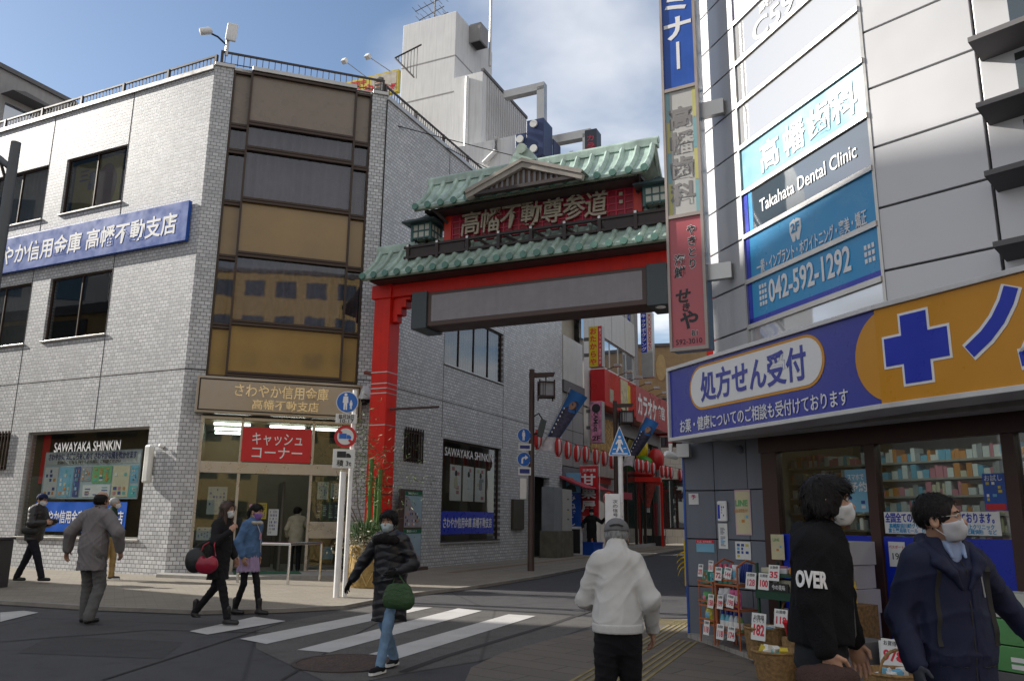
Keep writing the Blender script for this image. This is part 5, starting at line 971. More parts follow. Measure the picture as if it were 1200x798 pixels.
# facet B: panels, joints, window hoods
mb_z = [3.26, 3.94, 4.62, 5.30, 5.98, 6.66, 7.34, 8.02, 8.70, 9.4, 10.1]
for z0, z1 in zip(mb_z, mb_z[1:]):
    MB().box(.012, 1.07, 0, .1, z0+.012, z1-.012).build('metal_panel', m_panel, ph, PB, bevel=.004); MB().box(1.10, 3.4, 0, .1, z0+.012, z1-.10).build('metal_panel', m_panel, ph, PB, bevel=.004)
    MB().prism([(0, z1-.03), (-.34, z1-.05), (-.34, z1-.10), (0, z1-.16)], 2.3, PB.inverted() @ PB @ TR(1.12, 0, 0) @ RZ(90) @ Matrix.Diagonal((1, -1, 1, 1))).build('window_hood', m_dkgr, ph, PB)
    MB().box(1.4, 3.4, -.006, .0, z0+.1, z1-.2).build('window_glass', m_gdark, ph, PB)
MB().box(0, 3.4, .08, .3, 2.6, 10.1).build('backing_wall', m_dark, ph, PB); MB().box(-.02, .012, -.01, .1, 3.2, 10.2).build('corner_trim', m_alu, ph, PB)
MB().slab([tuple((PA.inverted() @ (f @ Vector((x, y, 0))))[:2]) for f, x, y in ((PA, 0, .2), (PA, 3.1, .3), (PB, 3.4, .3), (PB, 3.4, 5), (PA, 0, 6))], 9.9, 10.05).build('roof', m_concrete, ph, PA)
# ground floor pier
zs = [0.02, .62, 1.2, 1.8, 2.455]
for f, a, b in ((P1, 0, .397), (P2, .003, .55), (P2, .56, .79)):
    for z0, z1 in zip(zs, zs[1:]): MB().box(a, b, 0, .06, z0+.007, z1-.007).build('pier_panel', m_pier, ph, f, bevel=.003)
MB().box(.03, .40, .05, .35, 0, 2.36).build('pier_core', m_dark, ph, P1); MB().box(.02, .79, .05, .3, 0, 2.36).build('pier_core', m_dark, ph, P2); MB().box(0, .05, .06, 3, 0, 2.4).build('pier_return', m_pier, ph, P1)
MB().box(-.004, .02, -.012, .06, .02, 2.34).build('corner_guard', m_blue, ph, P1)
# shop front
for a, b in ((.02, .25), (1.44, 1.56), (2.85, 2.97), (4.2, 4.32)): MB().box(a, b, -.03, .08, .1, 2.22).build('shop_mullion', m_maroon, ph, GL, bevel=.006)
MB().box(0, 4.8, -.035, .09, 2.22, 2.44).build('shop_header', m_maroon, ph, GL); MB().box(0, 4.8, -.02, .1, 0.02, .12).build('shop_sill', m_maroon, ph, GL)
for a, b in ((.25, 1.44), (1.56, 2.85), (2.97, 4.2)):
    MB().box(a, b, .02, .028, .12, 2.22).build('shop_window', m_glass_clear, ph, GL); MB().box(a+.01, b-.01, -.004, .006, .12, 1.29).build('blue_panel', m_blue2, ph, GL)
MB().box(.3, 1.2, 1.2, 1.25, .0, 1.15).build('interior_counter', mat('cream counter', (.4, .34, .24), .6), ph, GL)
m_shopw = mat('shop interior wall', (.34, .31, .26), .8); MB().box(-1.1, 6, 3.0, 3.1, 0, 2.6).build('interior_wall', m_shopw, ph, GL); MB().box(-1.1, -1.0, .5, 3, 0, 2.6).build('interior_wall', m_shopw, ph, GL); MB().box(-1.1, 6, .1, 3, .0, .04).build('interior_floor', m_concrete, ph, GL); MB().box(-1.1, 6, .1, 3, 2.6, 2.66).build('interior_ceiling', m_shopw, ph, GL)
for x, y in ((1.2, .9), (2.6, .9), (4.0, .9)): MB().box(x-.5, x+.5, y-.04, y+.04, 2.5, 2.56).build('ceiling_tube', m_tub, ph, GL)
m_shelf = mat('shop shelf', (.34, .32, .29), .6); r_ = random.Random(21)
for y, x0, x1, zt in ((1.55, -.95, 5.6, 2.2),):
    for k_ in range(10):
        z = .3+k_*(zt-.3)/9.4; sh = MB().box(x0, x1, y, y+.35, z, z+.025).build('shelf', m_shelf, ph, GL); cols_ = {}
        x = x0+.03
        while x < x1-.15:
            w_ = r_.uniform(.03, .09); h_ = r_.uniform(.06, .165)
            if r_.random() > .08: cols_.setdefault(r_.randrange(7), MB()).box(x, x+w_*.92, y+.02, y+.2, z+.026, z+.026+h_)
            x += w_
        for ci, m_ in cols_.items(): m_.build('shelf_goods', [p_col[4], p_col[4], p_col[3], p_col[8], p_col[5], p_col[0], p_col[6]][ci], sh, GL)
# posters on the shop front and pier, each one flat sheet
def poster(f, x0, x1, z0, z1, m, label, y=-.006, lines=(), bl=None, cat='poster', grp=None, seed=0, M=None, th=.004):
    cx, cz = (x0+x1)/2, (z0+z1)/2; p = thing('poster', f @ TR(cx, y, cz), label, cat, grp); rect(p, 'sheet', x0-cx, x1-cx, z0-cz, z1-cz, 0, m, th)
    if bl: blocks(p, W[p], x0-cx+.02, x1-cx-.02, bl[0]-cz, bl[1]-cz, -th-.0006, bl[2], bl[3], bl[4], .3, seed, 'print', .75)
    for s, sz, mt, x, z, kw in lines: text(p, s, sz, mt, x-cx, z-cz, -th-.003, ext=.0008, **kw)
    return p
m_sky2 = mat('poster light blue', (.20, .45, .62), .5); m_cream2 = mat('poster cream', (.62, .56, .36), .6); m_pinkp = mat('poster pink border', (.58, .40, .46), .6)
poster(GL, 1.17, 1.43, 1.53, 1.97, m_sky2, 'light blue smartphone booking poster on the shop glass behind the youth', lines=(('スマホで', .075, m_letter, 1.3, 1.89, dict(fit=.2, bold=.02)), ('予約', .11, m_letter, 1.33, 1.79, dict(bold=.02)), ('お薬', .05, m_letter, 1.22, 1.78, dict())), bl=(1.56, 1.70, 3, 3, [p_col[4], p_col[4], p_col[7]]))
poster(GL, 1.6, 2.76, 1.32, 1.53, m_letter, 'wide white notice with blue lettering along the shop window', lines=(('全国全ての処方せん受け付けております。', .1, m_blue2, 2.18, 1.475, dict(fit=1.1, bold=.025)), ('高幡駅前川崎クリニック　多摩総合医療　井上クリニック', .05, m_teal, 2.18, 1.395, dict(fit=1.05, bold=.02)), ('富士薬局前モール　伊沢歯科　日野医院　新武蔵病院　など', .045, m_teal, 2.18, 1.35, dict(fit=1.08, bold=.02))))
poster(GL, 2.64, 2.84, 1.54, 1.87, m_blue, 'dark blue product poster with a red foot at the right shop window', bl=(1.62, 1.8, 3, 5, [p_col[0], p_col[9], m_letter]), lines=(('お試し', .06, m_letter, 2.74, 1.83, dict(fit=.16)),), seed=4)
rect(ph, 'red_foot_strip', 2.65, 2.83, 1.545, 1.60, -.0115, m_redsign, .001, M=GL)
poster(GL, .12, .31, 1.0, 1.28, m_cream2, 'small cream poster on the blue panel left of the shop glass', y=-.036, lines=(('LINE', .05, p_col[2], .2, 1.22, dict()),), bl=(1.02, 1.16, 3, 4, [p_col[5], p_col[0], p_col[3]]))
poster(GL, 1.62, 1.80, 1.0, 1.24, m_paper, 'white price notice on the blue panel beside the cartons', y=-.006, lines=(('パスポート', .035, m_red_ink, 1.71, 1.19, dict()), ('193', .09, m_black, 1.71, 1.1, dict())))
q = lambda f, a, b: (*on(f, *a), *on(f, *b))
def pq(f, a, b): x0, z1, x1, z0 = q(f, a, b); return x0, x1, z0, z1
poster(P1, *pq(P1, (807, 578), (819, 591)), m_paper, 'small white and pink sticker high on the slate pier', bl=None, lines=(('予', .06, mat('magenta ink', (.55, .03, .2), .5), sum(pq(P1, (807, 578), (819, 591))[:2])/2, 1.72, dict(bold=.03)),))
x0, x1, z0, z1 = pq(P1, (816, 632), (837.5, 647)); pp = poster(P1, x0, x1, z0, z1, m_sky2, 'blue no smoking sticker with a red heading on the slate pier', lines=(('たばこをやめ隊！', .035, m_letter, (x0+x1)/2, z1-.025, dict(fit=(x1-x0)*.8)),)); rect(pp, 'heading', -(x1-x0)/2, (x1-x0)/2, (z1-z0)/2-.045, (z1-z0)/2, -.0042, m_red_ink, .001)
x0, x1, z0, z1 = pq(P2, (861, 574), (882, 627)); poster(P2, x0, x1, z0, z1, m_pinkp, 'tall cream and pink LINE poster on the slate pier', lines=(('LINE', .10, p_col[2], (x0+x1)/2-.02, z1-.16, dict(bold=.04, fit=.2)), ('お友達募集中！', .05, p_col[5], (x0+x1)/2-.02, z1-.25, dict(fit=.22))), bl=(z0+.04, z0+.24, 3, 4, [p_col[5], p_col[0], m_cream2])); rect(ph, 'poster_ground', x0+.015, x1-.015, z0+.015, z1-.02, -.0102, m_cream2, .0005, M=P2)
x0, x1, z0, z1 = pq(P2, (842, 613), (854, 643)); poster(P2, x0, x1, z0, z1, m_paper, 'narrow white printed notice low on the slate pier', bl=(z0+.03, z1-.03, 1, 14, [p_col[8], p_col[0], p_col[8]]), seed=8)
x0, x1, z0, z1 = pq(P2, (862, 634), (881, 656)); poster(P2, x0, x1, z0, z1, m_paper, 'white poster with a navy heading above the orange rack', bl=(z0+.02, z1-.02, 3, 4, [p_col[7], p_col[0], p_col[9], p_col[7]]), seed=3)
x0, x1, z0, z1 = pq(P2, (842, 587), (854, 611)); dv = thing('paper_dispenser', P2 @ TR((x0+x1)/2, -.004, (z0+z1)/2), 'rounded white wall panel with a blue bar on the slate pier', 'wall panel'); MB().box((x0-x1)/2, (x1-x0)/2, -.03, 0, (z0-z1)/2, (z1-z0)/2).build('case', m_white, dv, bevel=.02); rect(dv, 'blue_bar', (x0-x1)/2+.015, (x0-x1)/2+.05, -.09, .08, -.0305, m_blue2, .001); blocks(dv, W[dv], -.01, .05, -.1, .1, -.0312, 2, 6, [p_col[8], p_col[7]], .4, 2, 'print', .7)
sl_ = thing('sensor_light', P2 @ TR(*[on(P2, 868, 527)[0], -.01, on(P2, 868, 527)[1]]), 'small round sensor light under the pharmacy sign', 'light'); MB().lathe([(0, -.05), (.04, -.04), (.05, .02), (.03, .06), (0, .06)], 12, RX(60)).build('housing', m_pier, sl_, smooth=True)
scm = thing('security_camera', P1 @ TR(-.12, -.12, 2.25), 'white security camera hanging under the left end of the pharmacy sign', 'camera'); MB().lathe([(0, -.10), (.045, -.09), (.05, .06), (.03, .09), (0, .09)], 12, RZ(-40) @ RX(80)).build('housing', m_white, scm, smooth=True); MB().box(-.02, .02, -.02, .02, .03, .15).build('bracket', m_alu, scm); bxx = MB().box(.09, .25, -.05, .08, -.03, .14).build('junction_box', m_signw, scm)
tp = thing('caution_tape', P1, 'frayed yellow tape hanging at the left edge of the slate pier', 'tape'); MB().box(-.018, .0, -.02, .0, .62, 1.18).build('tape', mat('yellow tape', (.55, .38, .01), .6), tp)
for i, z in enumerate((1.02, .96, .90, .84)): MB().grid(lambda u, v: (-.02-.09*u+.01*sin(v*3), -.01+.02*sin(u*4+i), z-.05*u*u*(1+.4*i)+.02*v), 5, 1).build('loose_end', mat('yellow tape', (.55, .38, .01)), tp)
# pharmacy fascia sign
m_phb = mat('pharmacy blue', (.030, .042, .34), .3, var=.04, spec=.5); m_pho = mat('pharmacy orange', (.62, .27, .012), .32, var=.04); m_sb = mat('satin white trim', (.60, .60, .60), .35, .2)
fsg = thing('pharmacy_sign', SLF, 'long blue and orange pharmacy fascia sign with a blue cross', 'sign'); SZ0, SZ1 = 2.38, 3.27
for f, a, b in ((SLF, 0, 3.36), (SRF, 0, 2.6)):
    MB().box(a, b, .02, .42, SZ0, SZ1).build('case', m_phb, fsg, f)
    for z0, z1 in ((SZ0-.012, SZ0+.032), (SZ1-.032, SZ1+.012)): MB().box(a-(.012 if f is SLF else -.0), b, -.012, .42, z0, z1).build('trim', m_sb, fsg, f, bevel=.004)
MB().box(-.013, .025, -.012, .43, SZ0+.033, SZ1-.033).build('trim', m_sb, fsg, SLF)
def capsule(x0, x1, zc, r, y, d=.003, right=True):
    pts = [(x0+r+r*cos(a), zc+r*sin(a)) for a in [pi/2+i*pi/16 for i in range(17)]]
    pts += [(x1-r+r*cos(a), zc+r*sin(a)) for a in [-pi/2+i*pi/16 for i in range(17)]] if right else [(x1, zc-r), (x1, zc+r)]
    return MB().prism(pts, d, TR(0, y, 0))
zc = (SZ0+SZ1)/2
capsule(3.10, 3.36, zc, .412, .015, right=False).build('orange_field', m_pho, fsg, SLF) if False else MB().prism([(3.36, zc-.41)]+[(3.52+.42*cos(a), zc+.41*sin(a)) for a in [1.5*pi-.39-i*(pi-.78)/20 for i in range(21)]]+[(3.36, zc+.41)], .006, TR(0, .012, 0)).build('orange_field', m_pho, fsg, SLF)
rect(fsg, 'orange_field', .0, 2.6, zc-.41, zc+.41, .018, m_pho, .006, M=SRF)
cA = capsule(.46, 2.72, 2.94, .262, .014, .008).build('capsule_border', m_pho, fsg, SLF); capsule(.49, 2.69, 2.94, .232, .010, .004).build('capsule', m_letter, fsg, SLF)
text(fsg, '処方せん受付', .36, m_phb, 1.59, 2.94, .006, SLF, bold=.022, fit=1.78, name='lettering'); text(fsg, 'お薬・健康についてのご相談も受付けております', .17, m_letter, 1.6, 2.53, .013, SLF, bold=.006, fit=2.75)
def cross(r, w_, y, m, nm): MB().prism([(-w_, -r), (w_, -r), (w_, -w_), (r, -w_), (r, w_), (w_, w_), (w_, r), (-w_, r), (-w_, w_), (-r, w_), (-r, -w_), (-w_, -w_)], .004, TR(.37, y, 2.84)).build(nm, m, fsg, SRF)
cross(.312, .142, .007, m_letter, 'cross_border'); cross(.29, .12, .003, m_blue2, 'cross')
def stroke(pts, r, y, m, nm):          # thick pen stroke
    L_, R_ = [], []
    for i, p in enumerate(pts):
        a, b = Vector(pts[max(i-1, 0)]), Vector(pts[min(i+1, len(pts)-1)]); d = (b-a).normalized(); n = Vector((-d.y, d.x))*r; p = Vector(p); e = d*r*(.35 if i == len(pts)-1 else (-.35 if i == 0 else 0)); L_.append(tuple(p+n+e)); R_.append(tuple(p-n+e))
    MB().prism(L_+R_[::-1], .004, TR(0, y, 0)).build(nm, m, fsg, SRF)
no = [(1.19, 3.13), (1.15, 3.04), (1.07, 2.92), (.97, 2.82), (.84, 2.73)]
stroke(no, .082, .007, m_letter, 'letter_border'); stroke(no, .055, .003, m_blue2, 'letter')
mu1 = [(1.52, 3.13), (1.40, 2.85), (1.27, 2.62)]; mu2 = [(1.22, 2.60), (1.5, 2.63), (1.72, 2.68)]; mu3 = [(1.62, 2.88), (1.8, 2.58)]
for y, r, m_, nm in ((.007, .08, m_letter, 'letter_border'), (.003, .053, m_blue2, 'letter')):
    for s_ in (mu1, mu2, mu3): stroke(s_, r, y, m_, nm)
# soffit and shutter box under the sign
sf = MB().slab([tuple((PA.inverted() @ (f @ Vector((x, y, 0))))[:2]) for f, x, y in ((SLF, .02, .4), (SLF, 3.36, .4), (SRF, 2.6, .4), (GL, 4.8, .2), (GL, -.1, .2), (P1, .05, .1))], 2.45, 2.6); sf.build('soffit', m_dkgr, ph, PA)
MB().box(-.18, 4.7, -.62, -.36, 2.36, 2.449).build('shutter_box', mat('grey shutter box', (.36, .35, .33), .5, var=.15, streak=.3), ph, GL, bevel=.01)
# plinth of pale tiles
pts = [ground(806, 748), ground(835, 758), ground(893, 779), ground(945, 794), ground(985, 806)]
mb = MB().slab(ccw([tuple(p[:2]) for p in pts]+[tuple((GL @ Vector((3.5, -.7, 0)))[:2]), tuple((GL @ Vector((3.5, .2, 0)))[:2]), tuple((GL @ Vector((0, .2, 0)))[:2]), tuple((P1 @ Vector((.1, .3, 0)))[:2])]), .013, .06)
tag(mb.build('shop_plinth', paver('plinth tile', (.34, .32, .29), .15, .15, 30, .008)), 'low tiled plinth along the foot of the pharmacy front', 'step')
# ================================================================== blade sign
BL = FR(2.19, 10.7, 120)
bs2 = thing('blade_sign', BL, 'tall vertical blade sign stacked with blue, white and red panels on the silver building', 'sign'); BW = .475
MB().box(-.045, BW, 0, .26, 3.66, 10.2).build('case', mat('blade sign side', (.16, .27, .40), .4, var=.08), bs2)
m_tp = mat('taupe sign frame', (.36, .31, .28), .45, .3)
for x0, x1 in ((-.05, -.015), (BW-.035, BW+.005)): MB().box(x0, x1, -.035, .03, 3.64, 10.2).build('frame_upright', m_tp, bs2)
for z in (3.64, 5.52, 7.45, 9.9): MB().box(-.015, BW-.035, -.033, .03, z, z+.05).build('frame_rail', m_tp, bs2)
rect(bs2, 'blue_panel', -.015, BW-.035, 7.5, 9.9, -.006, m_blue, M=BL); rect(bs2, 'white_panel', -.015, BW-.035, 5.57, 7.45, -.006, mat('milky sign panel', (.50, .49, .47), .35, var=.05), M=BL); rect(bs2, 'red_panel', -.015, BW-.035, 3.69, 5.52, -.006, mat('sun faded red panel', (.50, .115, .135), .35, var=.08, scale=1.5), M=BL)
for k_, (a, b) in enumerate(((0, .055), (BW-.09, BW-.04))):
    for j in range(4): rect(bs2, 'colour_band', a, b, 5.58+j*.47, 6.04+j*.47, -.010, (mat('pale yellow band', (.52, .50, .18), .4), mat('pale blue band', (.22, .42, .46), .4))[(j+k_) % 2], .002, M=BL)
text(bs2, 'セミナー', .46, m_letter, .205, 8.66, -.012, bold=.03, vert=True, fit=1.75); text(bs2, '高幡歯科', .36, mat('grey sign letter', (.22, .21, .21), .5), .205, 6.45, -.012, bold=.03, vert=True, fit=1.5)
for s_, sz, x, z, f_ in (('やきとり', .14, .30, 5.08, .62), ('海鮮', .16, .12, 4.83, .33)): text(bs2, s_, sz, m_letter, x, z, -.010, bold=.05, vert=True, fit=f_*1.03); text(bs2, s_, sz, m_black, x, z, -.013, bold=.018, vert=True, fit=f_)
for ch, sz, x, z in (('せ', .22, .14, 4.40), ('き', .13, .18, 4.24), ('や', .27, .21, 4.06)): text(bs2, ch, sz, m_black, x, z, -.012, bold=.03, shear=.15)
text(bs2, 'B1', .1, m_letter, .3, 3.87, -.010, bold=.05); text(bs2, 'B1', .1, m_black, .3, 3.87, -.013, bold=.015); text(bs2, '592-3010', .1, m_black, .21, 3.765, -.012, fit=.36)
for z in (4.6, 7.0): MB().box(BW, BW+.32, .08, .18, z, z+.22).build('bracket', m_alu, bs2)
# ================================================================== goods before the pharmacy
m_or = mat('orange painted wire', (.42, .12, .04), .5); m_grn = mat('dark green plastic', (.012, .06, .035), .5); m_wick = mat('wicker', (.28, .17, .07), .8, var=.4, scale=30, bump=.8, bscale=120)
def rack(M, w_, d_, h_, label, shelves):
    t = thing('wire_rack', M, label, 'rack', 'orange wire racks by the pier')
    for x in (0, w_):
        for y in (0, d_): MB().tube([(x, y, 0), (x, y, h_ if y else h_-.03)], .011, 6).build('post', m_or, t)
    for z in shelves: MB().box(-.01, w_+.01, -.01, d_+.01, z-.02, z).build('shelf', m_or, t); MB().box(-.012, w_+.012, -.015, -.008, z+.03, z+.05).build('front_bar', m_or, t)
    MB().tube([(0, 0, h_-.03), (0, d_*.5, h_+.04), (0, d_, h_)], .011, 6).build('handle_bar', m_or, t); MB().tube([(w_, 0, h_-.03), (w_, d_*.5, h_+.04), (w_, d_, h_)], .011, 6).build('handle_bar', m_or, t)
    return t
R1 = FR(2.235, 9.93, 162, .06); R2 = FR(2.335, 9.56, 155, .06)
rack(R1, .30, .24, .70, 'low orange wire rack of bathroom goods beside the slate pier', (.22, .42, .64)); rack(R2, .38, .27, .90, 'taller orange wire rack of bottles right of the low one', (.18, .42, .68))
_bt = {}
def bottle(M, label, col, cap, h_=.2, r=.032, grp='shampoo bottles on the racks'):
    key = (col, cap, h_)
    if key in _bt: return copy_tree(_bt[key], M, label)
    t = thing('bottle', M, label, 'bottle', grp); MB().lathe([(0, 0), (r, 0), (r*1.05, .02), (r, h_*.55), (r*.75, h_*.68), (r*.42, h_*.78), (r*.42, h_*.82)], 14).build('body', mat('bottle '+str(col), col, .25), t, smooth=True); MB().lathe([(r*.62, h_*.80), (r*.66, h_*.84), (r*.5, h_), (0, h_)], 12).build('cap', mat('cap '+str(cap), cap, .3), t, smooth=True)
    MB().lathe([(r*1.06, h_*.15), (r*1.03, h_*.48)], 14).build('label_wrap', m_paper, t, smooth=True); _bt[key] = t; return t
for i in range(3): bottle(R2 @ TR(.05+.085*i, .05, .682), ['left', 'middle', 'right'][i]+' mint bottle with a pink cap on the top shelf', (.10, .42, .35), (.55, .06, .13), .21, .036)
for i in range(5): bottle(R2 @ TR(.05+.072*i, .05+.01*(i % 2), .182), ['first', 'second', 'third', 'fourth', 'fifth'][i]+' blue capped bottle from the left on the bottom shelf', ((.12, .42, .55), (.12, .42, .55), (.5, .55, .6), (.5, .55, .6), (.16, .32, .12))[i], (.012, .03, .30), .21, .034)
def pack(M, label, w_, d_, h_, m, cat='carton', grp=None, pal=None, name='carton', seed=0):
    t = thing(name, M, label, cat, grp); MB().box(-w_/2, w_/2, 0, d_, 0, h_).build('box', m, t, bevel=.004)
    if pal: blocks(t, W[t], -w_/2+.01, w_/2-.01, .015, h_-.015, -.0008, 3, 3, pal, .35, seed, 'print', .75)
    return t
m_mint = mat('mint carton', (.08, .40, .28), .5)
pack(R1 @ TR(.07, .04, .645), 'mint green carton on top of the low rack, left one', .13, .15, .15, m_mint, pal=[m_paper, p_col[5]]); pack(R1 @ TR(.22, .05, .645), 'pale blue carton on top of the low rack, right one', .13, .15, .13, p_col[1], pal=[m_paper, p_col[7]], seed=2)
m_bag = mat('clear plastic bag', (.60, .60, .62), .25, var=.2, scale=10); m_bag2 = mat('pink plastic bag', (.55, .10, .26), .3, var=.3, scale=12)
def bag(M, label, w_, h_, m, grp='bagged goods on the racks', name='plastic_bag', seed=0, pal=None):
    t = thing(name, M, label, 'bag', grp); r_ = random.Random(seed)
    MB().grid(lambda u, v: (-w_/2+w_*u+.006*sin(v*14+seed), -.02-.045*sin(pi*min(max(u, 0), 1))*sin(pi*(.12+.76*v))+.006*sin(u*23+v*11+seed), h_*v), 10, 10).build('front_film', m, t, smooth=True)
    MB().grid(lambda u, v: (-w_/2+w_*u+.006*sin(v*14+seed), -.018+.02*sin(pi*u), h_*v), 6, 6).build('back_film', m, t, smooth=True)
    if pal: MB().grid(lambda u, v: (-w_*.3+w_*.6*u, -.026-.045*sin(pi*(.2+.6*u))*sin(pi*(.3+.4*v)), h_*(.3+.4*v)), 6, 6).build('print', pal, t, smooth=True)
    return t
for i, (x, z, w_, h_, m_, pl__, f) in enumerate(((.06, .425, .09, .2, m_bag, p_col[8], R2), (.15, .425, .09, .21, m_bag, p_col[8], R2), (.24, .425, .09, .2, m_bag2, p_col[6], R2), (.33, .425, .09, .2, m_bag2, m_paper, R2), (.31, .69, .11, .2, m_bag, p_col[0], R2), (.09, .425, .1, .14, mat('green sponge bag', (.08, .33, .10), .4, var=.4, scale=20), p_col[6], R1), (.22, .425, .1, .14, mat('green sponge bag', (.08, .33, .10)), m_paper, R1), (.14, .225, .13, .16, mat('yellow refill bag', (.52, .46, .04), .35, var=.2), p_col[0], R1))):
    bag(f @ TR(x, .06, z), ['clear bag first from left on the middle shelf', 'clear bag second from left on the middle shelf', 'pink bag third from left on the middle shelf', 'pink bag at the right end of the middle shelf', 'white patterned bag at the right of the top shelf', 'green sponge bag at left of the low rack', 'green sponge bag at right of the low rack', 'yellow refill bag on the lowest shelf of the low rack'][i], w_, h_, m_, seed=i, pal=pl__)
for i in range(4):
    tb_ = MB().box(-.012, .012, -.03, .03, 0, .2).build('toothbrush_pack', p_col[7], None, R2 @ TR(.27+.033*i, .15, .70) @ RX(-12)); tag(tb_, ['first', 'second', 'third', 'fourth'][i]+' navy toothbrush pack from the left on the tall rack', 'toothbrush', 'toothbrush packs on the tall rack')
# price cards
def card(f, px, py, w_, h_, num, label, y=-.03, tilt=0., ink=m_red_ink, head=True):
    x, z = on(f, px, py, y); t = thing('price_card', f @ TR(x, y, z) @ RY(tilt) @ RX(-8), label, 'price card', 'price cards on the goods'); rect(t, 'card', -w_/2, w_/2, -h_/2, h_/2, 0, m_paper, .002)
    text(t, num, h_*.55, ink, 0, -h_*.12, -.004, ext=.0006, bold=.03, fit=w_*.74)
    if head: text(t, 'お買得', h_*.2, m_black, 0, h_*.34, -.004, ext=.0006, fit=w_*.7)
    return t
m_rose = mat('rose ink', (.62, .10, .16), .5)
for a in ((R1, 821, 668, .105, .14, '275', 'price card 275 at the top left of the racks'), (R1, 833, 663, .10, .125, '111', 'price card 111 on the low rack top'), (R2, 842, 672, .115, .145, '72', 'price card 72 on the tall rack top'), (R2, 853, 671, .12, .12, '144', 'tilted price card 144 on the tall rack top', -.03, 8, m_rose),
          (R1, 833, 704, .12, .15, '158', 'price card 158 on the middle of the racks'), (R2, 844, 705, .10, .15, '199', 'price card 199 on the middle of the racks'), (R2, 856, 704, .12, .14, '198', 'pale price card 198 on the middle shelf', -.03, 6, m_rose), (R1, 828, 735, .12, .16, '118', 'price card 118 on the lowest shelf of the low rack'), (R2, 844, 740, .12, .16, '118', 'price card 118 left of the card 174'), (R2, 857, 742, .12, .15, '174', 'price card 174 at the bottom of the tall rack')): card(*a)
# green stand with trays
GS = FR(2.66, 9.02, 152, .06); gs_ = thing('green_stand', GS, 'dark green two tier stand of small goods right of the orange racks', 'stand')
for x in (0, .6):
    for y in (0, .3): MB().box(x-.012, x+.012, y-.012, y+.012, 0, .93).build('leg', m_grn, gs_)
MB().box(-.02, .62, -.02, .32, .60, .63).build('shelf', m_grn, gs_); MB().box(-.02, .62, -.02, .32, .80, .83).build('shelf', m_grn, gs_); MB().box(-.02, .62, -.025, -.015, .57, .66).build('front_panel', m_grn, gs_); tx_ = MB().box(.2, .46, -.04, -.028, .66, .74).build('name_plate', m_black, gs_); text(tx_, '今の美味', .055, m_letter, .33, .70, -.043, GS, fit=.18)
for i, x in enumerate((.05, .2, .35, .5)): pack(GS @ TR(x+.03, .02, .631), ['first', 'second', 'third', 'last'][i]+' cream carton from the left on the green stand shelf', .14, .22, .14, mat('cream carton', (.40, .38, .27), .6), grp='cream cartons on the green stand', pal=[p_col[8], m_grn], seed=i)
for i in range(5): pack(GS @ TR(.06+.12*i, .05+.03*(i % 2), .831) @ RZ(8*(i % 3)), ['first', 'second', 'third', 'fourth', 'fifth'][i]+' small bright packet from the left on top of the green stand', .11, .15, .05+.02*(i % 2), [p_col[3], p_col[6], p_col[4], p_col[5], m_wick][i], cat='packet', name='packet', grp='packets on the green stand')
card(GS, 880, 680, .15, .17, '128', 'pale price card 128 on the green stand', ink=m_rose); card(GS, 895, 681, .15, .17, '100', 'price card 100 on the green stand'); card(GS, 907, 671, .15, .16, '35', 'price card 35 on top of the green stand')
pol = poster(GS, .56, .74, .15, .85, m_paper, 'tall white price banner beside the youth with red figures', y=-.06, lines=(('80円', .07, m_black, .65, .52, dict()), ('30', .13, m_red_ink, .65, .40, dict(bold=.03))), bl=(.62, .82, 3, 4, [m_rose, m_paper]), seed=5)
def basket(M, r0, r1, h_, label, fill, seed, handle=True):
    t = thing('wicker_basket', M, label, 'basket', 'wicker baskets of goods'); MB().lathe([(0, 0), (r0, 0), (r0*1.02, .01)]+[(r0+(r1-r0)*k_/10+.006*(k_ % 2), .01+(h_-.01)*k_/10) for k_ in range(1, 11)]+[(r1-.015, h_), (r1-.03, h_-.03), (0, h_-.04)], 22).build('body', m_wick, t, smooth=True); MB().tube([((r1)*cos(a), r1*sin(a), h_) for a in [i*2*pi/20 for i in range(21)]], .014, 6).build('rim', m_wick, t, smooth=True)
    if handle: MB().tube([(r1*.2, r1*.95*cos(a), h_+.16*sin(a)) for a in [i*pi/10 for i in range(11)]], .012, 6).build('handle', m_wick, t)
    rr = random.Random(seed)
    for i in range(9):
        a = rr.uniform(0, 6.28); q_ = r1*.6*sqrt(rr.random()); pack(M @ TR(q_*cos(a), q_*sin(a), h_-.05) @ RZ(rr.uniform(0, 180)) @ RX(rr.uniform(-30, 30)), 'small bright packet heaped in the '+fill[0], .07, .05, rr.uniform(.05, .1), fill[1+i % (len(fill)-1)], cat='packet', name='packet', grp='packets heaped in the '+fill[0])
    return t
basket(FR(*ground(897, 771, .06)[:2], 150, .06), .17, .2, .30, 'round wicker basket of white packets below the green stand, card 182', ('round basket with card 182', m_paper, p_col[0], m_paper), 1, False); basket(FR(*ground(928, 768, .06)[:2], 150, .06), .12, .15, .42, 'tall wicker basket of orange packets beside the youth, card 118', ('tall basket with card 118', p_col[5], p_col[5], m_paper), 2)
CF = FR(2.52, 8.62, 150, .06); t = card(CF, 889, 734, .19, .26, '182', 'large price card 182 on the round wicker basket', y=-.02); text(t, 'じっくり', .05, m_black, 0, .06, -.004, ext=.0006, fit=.14); card(CF, 915, 724, .17, .17, '118', 'price card 118 on the tall wicker basket', y=.1)
pack(FR(2.62, 8.22, 150, .06), 'long low white box on the plinth in front of the baskets', .62, .25, .13, m_white, cat='box', name='white_box')
ctn = mat('white carton', (.56, .56, .57), .6, var=.08); names_ = ['bottom', 'second from bottom', 'middle', 'second from top', 'topmost']
